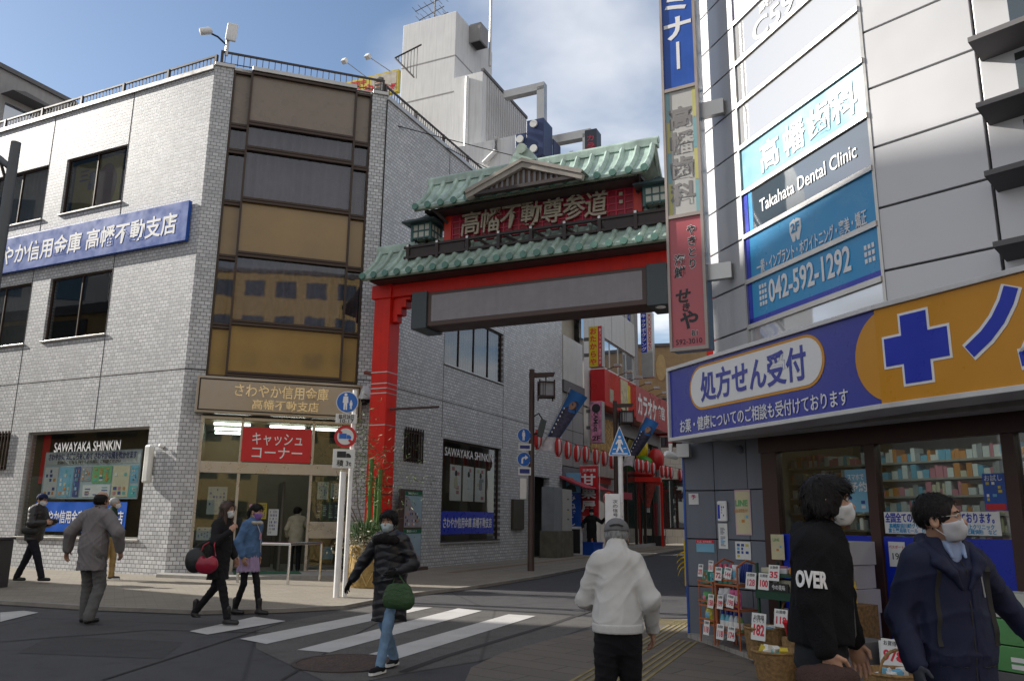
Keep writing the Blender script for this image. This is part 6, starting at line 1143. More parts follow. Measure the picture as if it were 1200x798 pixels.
for i in range(5): pack(GL @ TR(1.40+.012*((i*7) % 3), -.62, .12+i*.225) @ RZ(2-(i % 3)*2), names_[i]+' white carton in the stack by the maroon window post', .42, .40, .22, ctn, grp='white cartons stacked by the window post', pal=[m_paper, p_col[8], m_paper, m_paper], seed=i)
cr_ = thing('wooden_crate', GL @ TR(1.72, -.9, .06), 'wooden crate of small goods between the two men', 'crate'); MB().box(-.16, .16, 0, .3, 0, .62).build('body', m_wick, cr_); blocks(cr_, W[cr_], -.15, .15, .05, .6, -.003, 2, 4, [m_slat, p_col[3], m_wick], .2, 3, 'slat')
for i in range(3): bag(GL @ TR(1.62+.09*i, -.82, .70), ['left', 'middle', 'right'][i]+' yellow snack bag on the wooden crate', .09, .2, mat('yellow snack bag', (.60, .42, .02), .3, var=.2, scale=8), grp='yellow snack bags on the crate', name='snack_bag', seed=20+i, pal=p_col[6] if i else p_col[4])
for i in range(4): bag(GL @ TR(1.52+.08*i, -1.12, .42), ['first', 'second', 'third', 'fourth'][i]+' pink and purple packet from the left below the snack bags', .08, .15, [m_bag2, p_col[7], m_bag2, m_redsign][i], grp='pink and purple packets', name='packet_bag', seed=30+i, pal=m_paper)
pack(GL @ TR(1.62, -1.32, .06), 'low table box carrying candy packets by the youth', .52, .3, .32, m_wick, cat='box', name='display_box')
for i in range(5): pack(GL @ TR(1.44+.09*i, -1.3, .385) @ RX(20), ['first', 'second', 'third', 'fourth', 'fifth'][i]+' red and white candy stick pack from the left', .06, .05, .14, [m_redsign, m_paper, m_rose, m_paper, m_redsign][i], cat='packet', name='candy_pack', grp='candy packs')
basket(GL @ TR(1.55, -1.62, .06), .16, .2, .24, 'wicker basket at the bottom edge beside the youth', ('bottom edge basket', p_col[9], m_paper, p_col[1]), 5, False)
NF = GL @ TR(0, -1.5, 0); card(NF, 1043, 764, .16, .2, '97', 'price card 97 below the coat sleeve', y=0); card(NF, 1058, 766, .15, .2, '8', 'price card 8 beside card 97', y=0)
pack(NF @ TR(2.0, .06, .06), 'dark shelf box behind the price cards', .7, .3, .4, m_dkgr, cat='box', name='display_box')
m_gpk = mat('green tissue pack', (.10, .30, .10), .4, var=.2)
for i in range(3): pack(GL @ TR(3.02, -.75, .30+i*.2), ['lowest', 'middle', 'top'][i]+' green and white tissue pack at the right window', .55, .3, .19, [m_gpk, m_gpk, mat('white tissue pack', (.52, .54, .48), .5)][i], grp='tissue packs at the right window', pal=[m_paper, m_gpk, m_paper], seed=i, cat='pack', name='tissue_pack')
pack(GL @ TR(3.02, -.75, .06), 'grey box under the tissue packs', .6, .32, .23, m_dkgr, cat='box', name='display_box')
pack(GL @ TR(2.66, -1.35, .06), 'white box with red lettering by the right man', .5, .3, .42, m_paper, cat='box', name='white_box', pal=[m_red_ink, m_paper, m_paper], seed=4); basket(GL @ TR(2.85, -1.8, .06), .18, .22, .28, 'wicker basket with white packs at the right edge', ('right edge basket', m_paper, m_paper, p_col[0]), 7)
wr = thing('wire_basket_stand', GL @ TR(3.65, -1.2, .06), 'white wire basket stand at the right edge', 'stand')
for k_, z in enumerate((.45, .75, 1.05)):
    mb = MB()
    for j in range(9): x = j*.05; mb.tube([(x-.02, -.02, z+.2), (x, 0, z), (x, .3, z), (x, .32, z+.2)], .004, 4)
    for zz_ in (z, z+.1, z+.2): mb.tube([(-.03, -.015, zz_), (.43, -.015, zz_)], .005, 4)
    mb.build('wire_basket', m_white, wr)
for x in (-.03, .43): MB().tube([(x, .15, 0), (x, .15, 1.3)], .012, 6).build('post', m_white, wr)
# ================================================================== people
V3 = lambda *a: np.array(a, float)
def smin(a, b, k): 
    h = np.clip(.5+.5*(b-a)/k, 0, 1); return b*(1-h)+a*h-k*h*(1-h)
def smax(a, b, k): return -smin(-a, -b, k)
def d_cone(P, a, b, r1, r2):          # tapered limb with round ends
    ba = b-a; l2 = ba@ba; rr = r1-r2; a2 = l2-rr*rr; il = 1/l2; pa = P-a; y = pa@ba; z = y-l2
    x = pa*l2-y[..., None]*ba; x2 = (x*x).sum(-1); y2 = y*y*l2; z2 = z*z*l2; k = np.sign(rr)*rr*rr*x2
    d = (np.sqrt(np.maximum(x2*a2*il, 0))+y*rr)*il-r1
    c1 = np.sign(z)*a2*z2 > k; c2 = np.sign(y)*a2*y2 < k
    d = np.where(c2, np.sqrt(x2+y2)*il-r1, d); return np.where(c1, np.sqrt(x2+z2)*il-r2, d)
def d_ell(P, c, r, R=None):
    q = P-c
    if R is not None: q = q@R
    k0 = np.sqrt(((q/r)**2).sum(-1)); k1 = np.sqrt(((q/(r*r))**2).sum(-1)); return k0*(k0-1)/np.maximum(k1, 1e-9)
class Field:
    def __init__(s, lo, hi, h):
        s.h = h; s.lo = np.array(lo); n = [int(math.ceil((hi[i]-lo[i])/h))+1 for i in range(3)]; s.ax = [lo[i]+h*np.arange(n[i]) for i in range(3)]; s.F = np.full(n, .3)
    def sub(s, lo, hi):
        sl = tuple(slice(max(0, int((lo[i]-s.lo[i])/s.h)), max(0, int((hi[i]-s.lo[i])/s.h)+2)) for i in range(3))
        return sl, np.stack(np.meshgrid(*[s.ax[i][sl[i]] for i in range(3)], indexing='ij'), -1)
    def add(s, kind, *a, k=.03, op='u'):
        m = k+.05
        if kind == 'c': A, B, ra, rb = a; r = max(ra, rb)+m; lo, hi = np.minimum(A, B)-r, np.maximum(A, B)+r
        elif kind == 'e': c, r_ = a[0], a[1]; q = np.max(r_)+m; lo, hi = c-q, c+q
        elif kind == 't': A, B, ra, rb, sy = a; r = max(ra, rb)+m; lo, hi = np.minimum(A, B)-r, np.maximum(A, B)+r
        sl, P = s.sub(lo, hi)
        if P.size == 0: return s
        if kind == 'c': d = d_cone(P, *a)
        elif kind == 'e': d = d_ell(P, *a)
        else:
            sc = np.array([1, sy, 1]); d = d_cone(P/sc, A/sc, B/sc, ra, rb)*min(sy, 1)
        s.F[sl] = smin(s.F[sl], d, k) if op == 'u' else smax(s.F[sl], -d, k); return s
    def cut(s, n, p, k=.008):            # keep the side the normal points away from
        P = np.stack(np.meshgrid(*s.ax, indexing='ij'), -1); s.F = smax(s.F, (P-p)@np.array(n, float), k); return s
    def noise(s, amp, freq, seed, stretch=(1, 1, 1)):
        r = np.random.RandomState(seed); P = np.stack(np.meshgrid(*s.ax, indexing='ij'), -1)*np.array(stretch); d = 0
        for o in range(4):
            for _ in range(3):
                v = r.randn(3); v /= np.linalg.norm(v); d = d+np.sin(P@v*freq*(1.7**o)+r.rand()*6.28)/(1.6**o)
        s.F = s.F+amp*d/3; return s
    def crease(s, amp, freq, seed, stretch=(1, 1, 1)):
        r = np.random.RandomState(seed); P = np.stack(np.meshgrid(*s.ax, indexing='ij'), -1); d = 0; W_ = P+.035*np.stack([np.sin(P[..., (i+1) % 3]*9+r.rand()*6) + .6*np.sin(P[..., (i+2) % 3]*17+r.rand()*6) for i in range(3)], -1)
        for o in range(5):
            v = r.randn(3)*np.array([.8, .8, 1.25]); v /= np.linalg.norm(v); m_ = .5+.5*np.sin(P@(r.randn(3)*5)+r.rand()*6.28); d = d+m_*(1-np.abs(np.sin(W_@v*freq*(1+.25*o)+r.rand()*6.28)))**3
        s.F = s.F-amp*(d-.6); return s
    def mesh(s):
        F = s.F; n = F.shape; S = F < 0; c = [S[i:n[0]-1+i, j:n[1]-1+j, k:n[2]-1+k] for i in (0, 1) for j in (0, 1) for k in (0, 1)]
        cnt = sum(x.astype(np.int8) for x in c); act = (cnt > 0) & (cnt < 8); idx = -np.ones(act.shape, int); I = np.argwhere(act); idx[act] = np.arange(len(I))
        acc = np.zeros((len(I), 3)); w = np.zeros(len(I)); co = [(i, j, k) for i in (0, 1) for j in (0, 1) for k in (0, 1)]
        val = [F[I[:, 0]+i, I[:, 1]+j, I[:, 2]+k] for i, j, k in co]
        for a in range(8):
            for b in range(a+1, 8):
                if sum(abs(co[a][q]-co[b][q]) for q in range(3)) != 1: continue
                x = (val[a] < 0) != (val[b] < 0); t = np.where(x, val[a]/np.where(x, val[a]-val[b], 1), 0); p = np.array(co[a])+t[:, None]*(np.array(co[b])-np.array(co[a])); acc += p*x[:, None]; w += x
        V = s.lo+(I+acc/np.maximum(w, 1)[:, None])*s.h; Q = []
        for ax in range(3):
            o1, o2 = [(1, 2), (2, 0), (0, 1)][ax]; a = [slice(None)]*3; b = [slice(None)]*3; a[ax] = slice(0, -1); b[ax] = slice(1, None)
            X = S[tuple(a)] != S[tuple(b)]; E = np.argwhere(X)
            E = E[(E[:, o1] > 0) & (E[:, o2] > 0) & (E[:, o1] < n[o1]-1) & (E[:, o2] < n[o2]-1)]
            f = S[E[:, 0], E[:, 1], E[:, 2]]
            g = lambda d1, d2: idx[tuple((E-np.array([d1 if q == o1 else d2 if q == o2 else 0 for q in range(3)])).T)]
            q = np.stack([g(1, 1), g(0, 1), g(0, 0), g(1, 0)], 1); q[~f] = q[~f][:, ::-1]; Q.append(q)
        Q = np.concatenate(Q); return V, Q[(Q >= 0).all(1)]
def mesh_obj(name, VQ, m, parent):
    Vs, Qs, off = [], [], 0
    for V, Q in VQ: Vs.append(V); Qs.append(Q+off); off += len(V)
    V = np.concatenate(Vs); Q = np.concatenate(Qs); me = bpy.data.meshes.new(name)
    me.vertices.add(len(V)); me.vertices.foreach_set('co', V.ravel()); me.loops.add(Q.size); me.loops.foreach_set('vertex_index', Q.ravel().astype(np.int32)); me.polygons.add(len(Q)); me.polygons.foreach_set('loop_start', np.arange(0, Q.size, 4, dtype=np.int32))
    me.update(calc_edges=True); me.validate(); me.polygons.foreach_set('use_smooth', [True]*len(me.polygons)); me.materials.append(m)
    o = bpy.data.objects.new(name, me); return place(o, parent, None)
def ik(a, b, l1, l2, pole):
    d = b-a; L_ = min(np.linalg.norm(d), (l1+l2)*.999); u = d/np.linalg.norm(d); x = (l1*l1-l2*l2+L_*L_)/(2*L_); h = sqrt(max(l1*l1-x*x, 0)); p = pole-u*(pole@u); p = p/np.linalg.norm(p); return a+u*x+p*h, a+u*L_
def rotm(yaw, pitch, roll=0):
    return np.array((Matrix.Rotation(radians(yaw), 3, 'Z') @ Matrix.Rotation(radians(pitch), 3, 'X') @ Matrix.Rotation(radians(roll), 3, 'Y')))
def cloth(name, c, rough=.85, bump=.25, bscale=260, var=.14, spec=.25): return mat(name, c, rough, 0, var, 9, bump, bscale, 0, spec)
m_skin = mat('skin', (.44, .25, .165), .5, var=.08, scale=14); m_skin.node_tree.nodes['Principled BSDF'].inputs['Subsurface Weight'].default_value = .08
m_maskw = cloth('white mask cloth', (.66, .67, .68), bump=.1); m_eye = mat('dark eye', (.02, .013, .01), .15); m_hairb = mat('black hair', (.010, .008, .008), .6, var=.3, scale=30, bump=.35, bscale=140, spec=.25); m_hairg = mat('grey hair', (.26, .26, .26), .6, var=.3, scale=30); m_hairbr = mat('brown hair', (.045, .02, .012), .4, var=.3, scale=30)
def hand(fl, w, d, n, side, curl, s=1.):
    """palm, four bent fingers and a thumb; n is the palm side, side the thumb side"""
    d = d/np.linalg.norm(d); n = n-d*(n@d); n = n/np.linalg.norm(n); a = side-d*(side@d)-n*(side@n); a = a/np.linalg.norm(a)
    R = np.stack([a, d, n], 1); fl.add('c', w-d*.05*s, w+d*.02*s, .027*s, .024*s, k=.01); fl.add('e', w+d*.052*s, V3(.042, .050, .017)*s, R, k=.012)
    for i, (o, L_) in enumerate(((.031, .074), (.011, .083), (-.010, .077), (-.030, .060))):
        p = w+(d*(.088-.006*abs(i-1.3))+a*o)*s; c = curl*(1+.08*i); ang = 0; r = .0095*s
        for j, f in enumerate((.45, .32, .23)):
            ang += c*(.55 if j == 0 else .8); q = p+(d*cos(ang)+n*sin(ang)+a*o*.6)*L_*f*s; fl.add('c', p, q, r, r*.9, k=.004); p = q; r *= .9
    p = w+(d*.022+a*.034)*s; q = p+(d*.62+a*.55+n*.35)*.038*s; fl.add('c', p, q, .0125*s, .0105*s, k=.010); fl.add('c', q, q+(d*.85+a*.05+n*.42)*.032*s, .0105*s, .0085*s, k=.004)
def person(name_M, label, S):
    """S: pose and clothes of one figure (metres for a 1.7 m person; the whole figure is scaled to S['h'])"""
    sc = S['h']/1.7; t = thing('person', name_M @ Matrix.Scale(sc, 4), label, 'person'); h = S.get('res', .012); g = lambda k_, d: S.get(k_, d)
    lean = V3(*g('lean', (0, -.03, 0))); hip = V3(*g('hip', (0, 0, .90))); chest = hip+V3(0, 0, .36)+lean; neck = hip+V3(0, 0, .565)+lean*1.55; hc = neck+V3(*g('head', (0, -.03, .125)))
    Rh = rotm(*g('look', (0, 0, 0))); fw = g('slim', 1.)
    sh = {i: chest+V3(i*.175*fw, .01, .13)+V3(*g('shrug', (0, 0, 0))) for i in (-1, 1)}; J = {}
    for i, k_ in ((-1, 'R'), (1, 'L')):
        hp = hip+V3(i*.085*min(fw, 1), 0, 0); an = V3(*g('foot'+k_, (i*.09, 0, .09))); J['knee'+k_], J['ank'+k_] = ik(hp, an, .42, .41, V3(*g('knee'+k_, (i*.12, -1, 0)))); J['hip'+k_] = hp
        wr = sh[i]+V3(*g('hand'+k_, (i*.10, -.02, -.50))); J['elb'+k_], J['wri'+k_] = ik(sh[i], wr, .285*g('arm', 1.), .255*g('arm', 1.), V3(*g('elbow'+k_, (i*.6, .8, -.2))))
    # body: one figure; head and hands meshed finer
    f = Field((-.75, -.7, .0), (.75, .7, 1.6), .016); f.add('t', hip, chest, .135*fw, .15*fw, .7, k=.04)
    for k_ in 'RL':
        bl = min(g('trw', 1.), 1)*.88; f.add('c', J['hip'+k_], J['knee'+k_], .082*bl, .055*bl); f.add('c', J['knee'+k_], J['ank'+k_], .055*bl, .032); i = -1 if k_ == 'R' else 1; f.add('c', sh[i], J['elb'+k_], .048, .04); f.add('c', J['elb'+k_], J['wri'+k_], .04, .028)
    parts = [f.mesh()]
    T_ = lambda *p: hc+Rh@V3(*p)
    def headfield(inflate, hh, mask=False):
        f = Field(hc-V3(.16, .17, .27), hc+V3(.16, .17, .17), hh); I = inflate
        f.add('e', T_(0, .012, .03), V3(.077, .096, .088)+I, Rh, k=.02); f.add('e', T_(0, -.022, -.04), V3(.060, .070, .074)+I, Rh, k=.03); f.add('e', T_(0, -.052, -.092), V3(.028, .028, .022)+I, Rh, k=.03)
        f.add('c', T_(0, -.082, .004), T_(0, -.106, -.032), .008+I, .0135+I, k=.012) if not mask else f.add('c', T_(0, -.070, .0), T_(0, -.082, -.06), .024, .030, k=.03)
        for i in (-1, 1): f.add('e', T_(i*.032, -.062, -.03), V3(.026, .024, .024)+I, Rh, k=.02)
        if not mask:
            f.add('e', T_(0, -.078, .026), V3(.050, .016, .011), Rh, k=.015)
            for i in (-1, 1): f.add('e', T_(i*.03, -.094, .006), V3(.017, .012, .010), Rh, k=.008, op='s'); f.add('e', T_(i*.079, .012, -.012), V3(.011, .022, .033), Rh, k=.008); f.add('e', T_(i*.088, .006, -.010), V3(.006, .012, .018), Rh, k=.006, op='s')
            f.add('c', hc+V3(0, .025, -.07), neck-V3(0, -.01, .10), .052, .062, k=.02); f.add('e', T_(0, -.088, -.062), V3(.026, .008, .005), Rh, k=.006)
        return f
    parts.append(headfield(0, g('hres', .007)).mesh())
    gl_ = []
    for k_, i in (('R', -1), ('L', 1)):
        hd_ = g('hd'+k_, None)
        if hd_ == 'hide': continue
        w = J['wri'+k_]; d = w-J['elb'+k_]; dd, nn, ss, cu = hd_ if hd_ else (d, V3(-i, 0, 0), V3(0, -1, 0), .45)
        f = Field(w-.22, w+.22, g('hands', .0065)); hand(f, w, np.array(dd, float), np.array(nn, float), np.array(ss, float), cu); (gl_ if g('gloves', None) else parts).append(f.mesh())
    mesh_obj('body', parts, g('skin', m_skin), t)
    if gl_: mesh_obj('gloves', gl_, g('gloves', None), t)
    # trousers
    f = Field((-.55, -.75, .03), (.55, .75, 1.08), h); tw = g('trw', 1.); f.add('t', hip+V3(0, 0, -.03), hip+V3(0, 0, .10)+lean*.2, .165*fw, .15*fw, .76, k=.05)
    for k_ in 'RL': f.add('c', J['hip'+k_], J['knee'+k_], .098*tw, .070*tw, k=.03); f.add('c', J['knee'+k_], J['ank'+k_]+V3(0, 0, g('trz', -.005)), .070*tw, g('trb', .062), k=.02)
    f.noise(.0025, 16, g('seed', 1), (1, 1, .6)); f.crease(.006, 20, g('seed', 1)+1); f.cut((0, 0, -1), V3(0, 0, g('trcut', .05)), .004); mesh_obj('trousers', [f.mesh()], S['trm'], t)
    # shoes
    for k_ in 'RL':
        a = J['ank'+k_]; td = V3(*g('toe'+k_, (0, -1, 0))); td = td/np.linalg.norm(td); f = Field(a-.25, a+.2, min(h, .009)); f.add('c', a+V3(0, 0, -.05)-td*.03, a-V3(0, 0, .055)+td*.15, .042, .034, k=.02); f.add('c', a+V3(0, 0, .0), a-V3(0, 0, .04), .042, .045, k=.02)
        if g('boot', 0): f.add('c', a, a+V3(0, 0, .13), .040, .043, k=.02)
        f.cut((0, 0, -1), a-V3(0, 0, .084), .004); so_ = mesh_obj('shoe', [f.mesh()], S['shm'], t)
        if g('sole', None): MB().slab([tuple((a+td*x+np.array([-td[1], td[0], 0])*y)[:2]) for x, y in ((-.07, -.035), (.1, -.042), (.17, -.03), (.19, 0), (.17, .03), (.1, .042), (-.07, .035))], a[2]-.089, a[2]-.062).build('sole', S['sole'], so_)
        if g('heel', 0): MB().lathe([(.012, 0), (.022, .05)], 8, TR(*(a-td*.05-V3(0, 0, .085)))).build('heel', S['shm'], so_)
    # coat
    hem = g('hem', .78); pad = g('pad', 0.); wd = g('wd', 1.)
    f = Field((-.75, -.72, max(hem-.05, 0)), (.75, .72, 1.62), h)
    f.add('t', V3(hip[0]*.8, hip[1], min(hem-.05, .85))+lean*.05, hip+V3(0, 0, .12)+lean*.35, (.175*wd+pad)*g('flare', 1.), .165*wd+pad, g('deep', .74), k=.05); f.add('t', hip+V3(0, 0, .10)+lean*.3, chest+V3(0, 0, .05), .165*wd+pad, .165*wd+pad, g('deep', .74), k=.05); f.add('c', chest+V3(-.12*fw, .01, .125), chest+V3(.12*fw, .01, .125), .075+pad*.7, .075+pad*.7, k=.05); f.add('c', chest+V3(0, .015, .14), neck+V3(0, .0, .0), .09+pad*.5, .072+pad*.3, k=.05)
    hn = g('hemn', (0, 0, -1)); f.cut(hn, V3(0, 0, hem), .006)
    for k_, i in (('R', -1), ('L', 1)):
        e, w = J['elb'+k_], J['wri'+k_]; u = (w-e)/np.linalg.norm(w-e); sw = g('slv', 1.); f.add('c', sh[i]-V3(i*.012, 0, .012), e, (.066+pad*.7)*sw, (.056+pad*.6)*sw, k=.03); f.add('c', e, w-u*.02, (.056+pad*.6)*sw, (.043+pad*.45)*sw, k=.025)
    if g('hood', 0): f.add('e', neck+V3(0, .075, -.03), V3(.115, .06, .075), k=.03); f.add('e', neck+V3(0, .07, .0), V3(.07, .035, .05), k=.012, op='s')
    if g('collar', 0): f.add('t', neck+V3(0, .005, -.055), neck+V3(0, .0, g('collar', 0)), .092, .082, .85, k=.015); f.add('t', neck+V3(0, -.02, .02), neck+V3(0, -.035, .15), .060, .075, .85, k=.01, op='s')
    if g('vneck', 0): f.add('c', neck+V3(0, -.05, .07), neck+V3(0, -.125, -.10), .068, .018, k=.012, op='s'); f.add('c', neck+V3(0, .0, .09), neck+V3(0, -.01, -.02), .066, .060, k=.012, op='s')
    if g('quilt', 0):
        P = f.ax[2]; q = g('quilt', 0); X_ = f.ax[0]; ph_ = P[None, :]*pi/q+np.abs(X_)[:, None]*10; f.F = f.F-.006*np.sqrt(np.abs(np.sin(ph_)))[:, None, :]+.004
    f.noise(g('wrk', .0045)*.55, g('wfq', 13), g('seed', 1)+5, g('wst', (1, 1, .55))); f.crease(g('crs', .0075), 15, g('seed', 1)+6); coat = mesh_obj(g('coatname', 'jacket'), [f.mesh()], S['cm'], t); CF_ = f
    def front(x, z):                      # front surface of the coat at a given x, z
        i0, i2 = int((x-CF_.lo[0])/CF_.h), min(max(int((z-CF_.lo[2])/CF_.h), 0), CF_.F.shape[2]-1); c_ = CF_.F[i0, :, i2]; return CF_.ax[1][np.argmax(c_ < 0)] if (c_ < 0).any() else -.1
    if g('zip', None):
        pts = []
        for z in np.linspace(max(hem+.02, .45), neck[2]-.06, 26):
            pts.append((g('zipx', 0), front(g('zipx', 0), z)-.004, z))
        MB().tube(pts, .0035, 5).build('zip', S['zip'], coat)
    # hair, mask, eyes, cap
    hs = g('hair', 'short'); hm = g('hm', m_hairb); hh = g('hres', .007)
    if hs != 'none':
        f = Field(hc-V3(.2, .2, .5), hc+V3(.2, .2, .22), hh)
        if hs in ('short', 'bob', 'youth'): 
            f.add('e', T_(0, .014, .038), V3(.087, .107, .094), Rh, k=.01)
            if hs in ('bob', 'youth'): f.add('e', T_(0, .03, -.02 if hs == 'youth' else .0), V3(.096, .09, .085 if hs == 'youth' else .075), Rh, k=.03); f.add('e', T_(0, -.055, .062), V3(.072, .055, .045), Rh, k=.02)
            f.add('e', T_(0, -.112 if hs != 'youth' else -.125, -.03), V3(.072, .085, .088 if hs != 'short' else .105), Rh, k=.012, op='s'); f.add('e', T_(0, .0, -.13), V3(.12, .14, .075), Rh, k=.02, op='s')
        if hs == 'long': f.add('e', T_(0, .014, .038), V3(.088, .108, .096), Rh, k=.01); f.add('t', T_(0, .05, .02), neck+V3(0, .06, -.16), .095, .075, .75, k=.03); f.add('c', T_(.07, -.02, .03), neck+V3(.075, -.05, -.18), .035, .03, k=.02); f.add('c', T_(-.07, -.02, .03), neck+V3(-.075, -.05, -.18), .035, .03, k=.02); f.add('e', T_(0, -.118, -.03), V3(.064, .085, .10), Rh, k=.015, op='s')
        if hs == 'tail': f.add('e', T_(0, .014, .036), V3(.086, .106, .094), Rh, k=.01); f.add('e', T_(0, -.06, .06), V3(.06, .045, .04), Rh, k=.02); f.add('e', T_(0, -.118, -.035), V3(.066, .085, .095), Rh, k=.012, op='s'); f.add('c', T_(0, .10, .06), T_(0, .15, -.02), .035, .03, k=.01); f.add('c', T_(0, .15, -.02), T_(0, .14, -.16), .032, .015, k=.01); f.add('e', T_(0, .0, -.13), V3(.12, .10, .07), Rh, k=.02, op='s')
        if hs == 'ring': f.add('e', T_(0, .018, .0), V3(.086, .098, .068), Rh, k=.01); f.add('e', T_(0, -.10, .0), V3(.12, .10, .12), Rh, k=.01, op='s'); f.add('e', T_(0, .05, .115), V3(.055, .06, .06), Rh, k=.02, op='s'); f.add('e', T_(0, .0, -.12), V3(.12, .14, .07), Rh, k=.02, op='s')
        P = np.stack(np.meshgrid(*f.ax, indexing='ij'), -1)-hc; an_ = np.arctan2(P[..., 0], P[..., 1]); f.F = f.F+.0011*np.sin(an_*23+np.sin(P[..., 2]*30)*2)+.0007*np.sin(an_*61+P[..., 2]*60); f.noise(.0035 if hs != 'youth' else .006, 55, g('seed', 1)+2, (1, 1, .5)); V, Q = f.mesh(); VQ = [(V, Q)]; ns = g('strands', 900)
        n_ = np.cross(V[Q[:, 1]]-V[Q[:, 0]], V[Q[:, 2]]-V[Q[:, 0]]); n_ /= np.maximum(np.linalg.norm(n_, axis=1), 1e-9)[:, None]; C_ = V[Q].mean(1); r = np.random.RandomState(g('seed', 1)); crown = T_(.01, .045, .14)
        cand = np.where((np.einsum('ij,ij->i', C_-T_(0, .01, .02), n_) > .02) & ~((((C_-hc)@Rh)[:, 1] < -.02) & (((C_-hc)@Rh)[:, 2] < (.075 if hs == 'short' else .03))))[0]; ll = dict(short=.45, ring=.4, long=1.3).get(hs, 1.)
        if len(cand):
            I = r.choice(cand, ns); p = C_[I]; nn = n_[I]; d = p-crown+r.randn(ns, 3)*.03; d -= nn*np.einsum('ij,ij->i', d, nn)[:, None]; d /= np.maximum(np.linalg.norm(d, axis=1), 1e-9)[:, None]; sd = np.cross(d, nn)*r.uniform(.0012, .003, (ns, 1)); L_ = r.uniform(.025, .06, (ns, 1))*ll
            a = p-nn*.002; m_ = p+d*L_*.5+nn*.005; e = p+d*L_+nn*r.uniform(-.004, .007, (ns, 1)); vv = np.concatenate([a-sd, a+sd, m_-sd, m_+sd, e-sd*.3, e+sd*.3]); k_ = np.arange(ns); VQ.append((vv, np.concatenate([np.stack([k_, k_+ns, k_+3*ns, k_+2*ns], 1), np.stack([k_+2*ns, k_+3*ns, k_+5*ns, k_+4*ns], 1)])))
        mesh_obj('hair', VQ, hm, t)
    if g('mask', None):
        f = headfield(.006, g('hres', .007), True); P = (np.stack(np.meshgrid(*f.ax, indexing='ij'), -1)-hc)@Rh; reg = np.maximum(np.maximum(P[..., 2]+.008+np.abs(P[..., 0])*.25, -.112-P[..., 2]), P[..., 1]+.012); f.F = smax(f.F, reg, .004); mk = mesh_obj('face_mask', [f.mesh()], S['mask'], t)
        for i in (-1, 1): MB().tube([tuple(T_(i*.062, -.025, -.03)), tuple(T_(i*.080, .004, .012)), tuple(T_(i*.083, .03, .012))], .0018, 4).build('ear_loop', m_maskw, mk); MB().tube([tuple(T_(i*.058, -.022, -.085)), tuple(T_(i*.08, .01, -.05)), tuple(T_(i*.083, .03, -.02))], .0018, 4).build('ear_loop', m_maskw, mk)
    for i in (-1, 1):
        M_ = Matrix.Translation(T_(i*.030, -.0795, .004)) @ Matrix(Rh.tolist()).to_4x4(); MB().lathe([(.0135*sin(a), -.0085*cos(a)) for a in [j*pi/8 for j in range(9)]], 12, M_ @ Matrix.Diagonal((1, .75, 1, 1))).build('eye', mat('eye white', (.45, .42, .40), .2), t, smooth=True); MB().lathe([(0, -.001), (.0062, -.001), (.0062, .0), (0, .001)], 12, Matrix.Translation(T_(i*.030, -.0902, .004)) @ Matrix(Rh.tolist()).to_4x4() @ RX(90)).build('iris', m_eye, t)
        MB().tube([tuple(T_(i*.014, -.0935, .020)), tuple(T_(i*.030, -.092, .026)), tuple(T_(i*.049, -.080, .021))], [.003, .0042, .002], 6).build('eyebrow', hm if hs != 'none' else m_hairg, t)
    if g('cap', None):
        f = Field(hc-V3(.2, .28, .1), hc+V3(.2, .2, .2), hh); f.add('e', T_(0, .012, .042), V3(.094, .112, .092), Rh, k=.01); f.cut(tuple(-(Rh@V3(0, .12, 1))), T_(0, 0, .035), .004); VQ = [f.mesh()]; f = Field(hc-V3(.2, .28, .1), hc+V3(.2, .2, .2), min(hh, .006)); f.add('e', T_(0, -.10, .042), V3(.078, .085, .008), Rh, k=.01); VQ.append(f.mesh()); cp_ = mesh_obj('cap', VQ, S['cap'], t)
        MB().tube([tuple(T_(-.05, .118, .052)), tuple(T_(-.02, .127, .060)), tuple(T_(.02, .127, .060)), tuple(T_(.05, .118, .052))], .006, 5).build('cap_strap', m_black, cp_)
    if g('glasses', 0):
        mb = MB()
        for i in (-1, 1): mb.tube([tuple(T_(i*.032+.024*cos(a), -.098+.010*abs(cos(a))*(1 if cos(a)*i > 0 else 0), .0+.016*sin(a))) for a in [j*pi/8 for j in range(17)]], .0016, 4, False); mb.tube([tuple(T_(i*.056, -.088, .006)), tuple(T_(i*.080, -.02, .008)), tuple(T_(i*.083, .02, .0))], .0018, 4)
        mb.tube([tuple(T_(-.008, -.099, .004)), tuple(T_(.008, -.099, .004))], .0016, 4); mb.build('glasses', m_alu, t)
    return t, dict(J=J, sh=sh, neck=neck, hc=hc, T=T_, chest=chest, hip=hip, sc=sc, front=front)
def fig(x, y, facing, z=0.): return FR(x, y, facing-90, z)
c_black = cloth('black coat cloth', (.014, .014, .016)); c_blk2 = cloth('black trouser cloth', (.012, .012, .015)); c_shoe = mat('black shoe leather', (.015, .014, .014), .4)
# old man walking away in a pale jacket
t, G_ = person(fig(.645, 5.05, 8), 'old man seen from behind in a pale jacket and grey cap', dict(h=1.455, res=.008, hres=.0055, hands=.0045, slim=.80, lean=(0, -.12, -.02), head=(0, -.07, .105), look=(0, 14, 0), footR=(-.10, -.22, .09), footL=(.09, .16, .13), toeL=(0, -1, -.25), handR=(-.10, -.03, -.47), handL=(-.02, -.25, -.34), elbowL=(.6, .8, -.2), elbowR=(-.3, 1, 0), hdL='hide', cm=cloth('pale grey jacket', (.56, .55, .53), .8, .3, 300, .06), trm=c_blk2, shm=c_shoe, hem=.935, pad=.020, wd=.86, flare=1.10, deep=.88, slv=.98, collar=.03, wrk=.010, wfq=15, wst=(.7, 1, 1.15), hair='ring', hm=m_hairg, cap=cloth('grey tweed cap', (.17, .17, .175), bump=.5), trw=1.02, trb=.07, seed=3, coatname='jacket', mask=m_maskw))
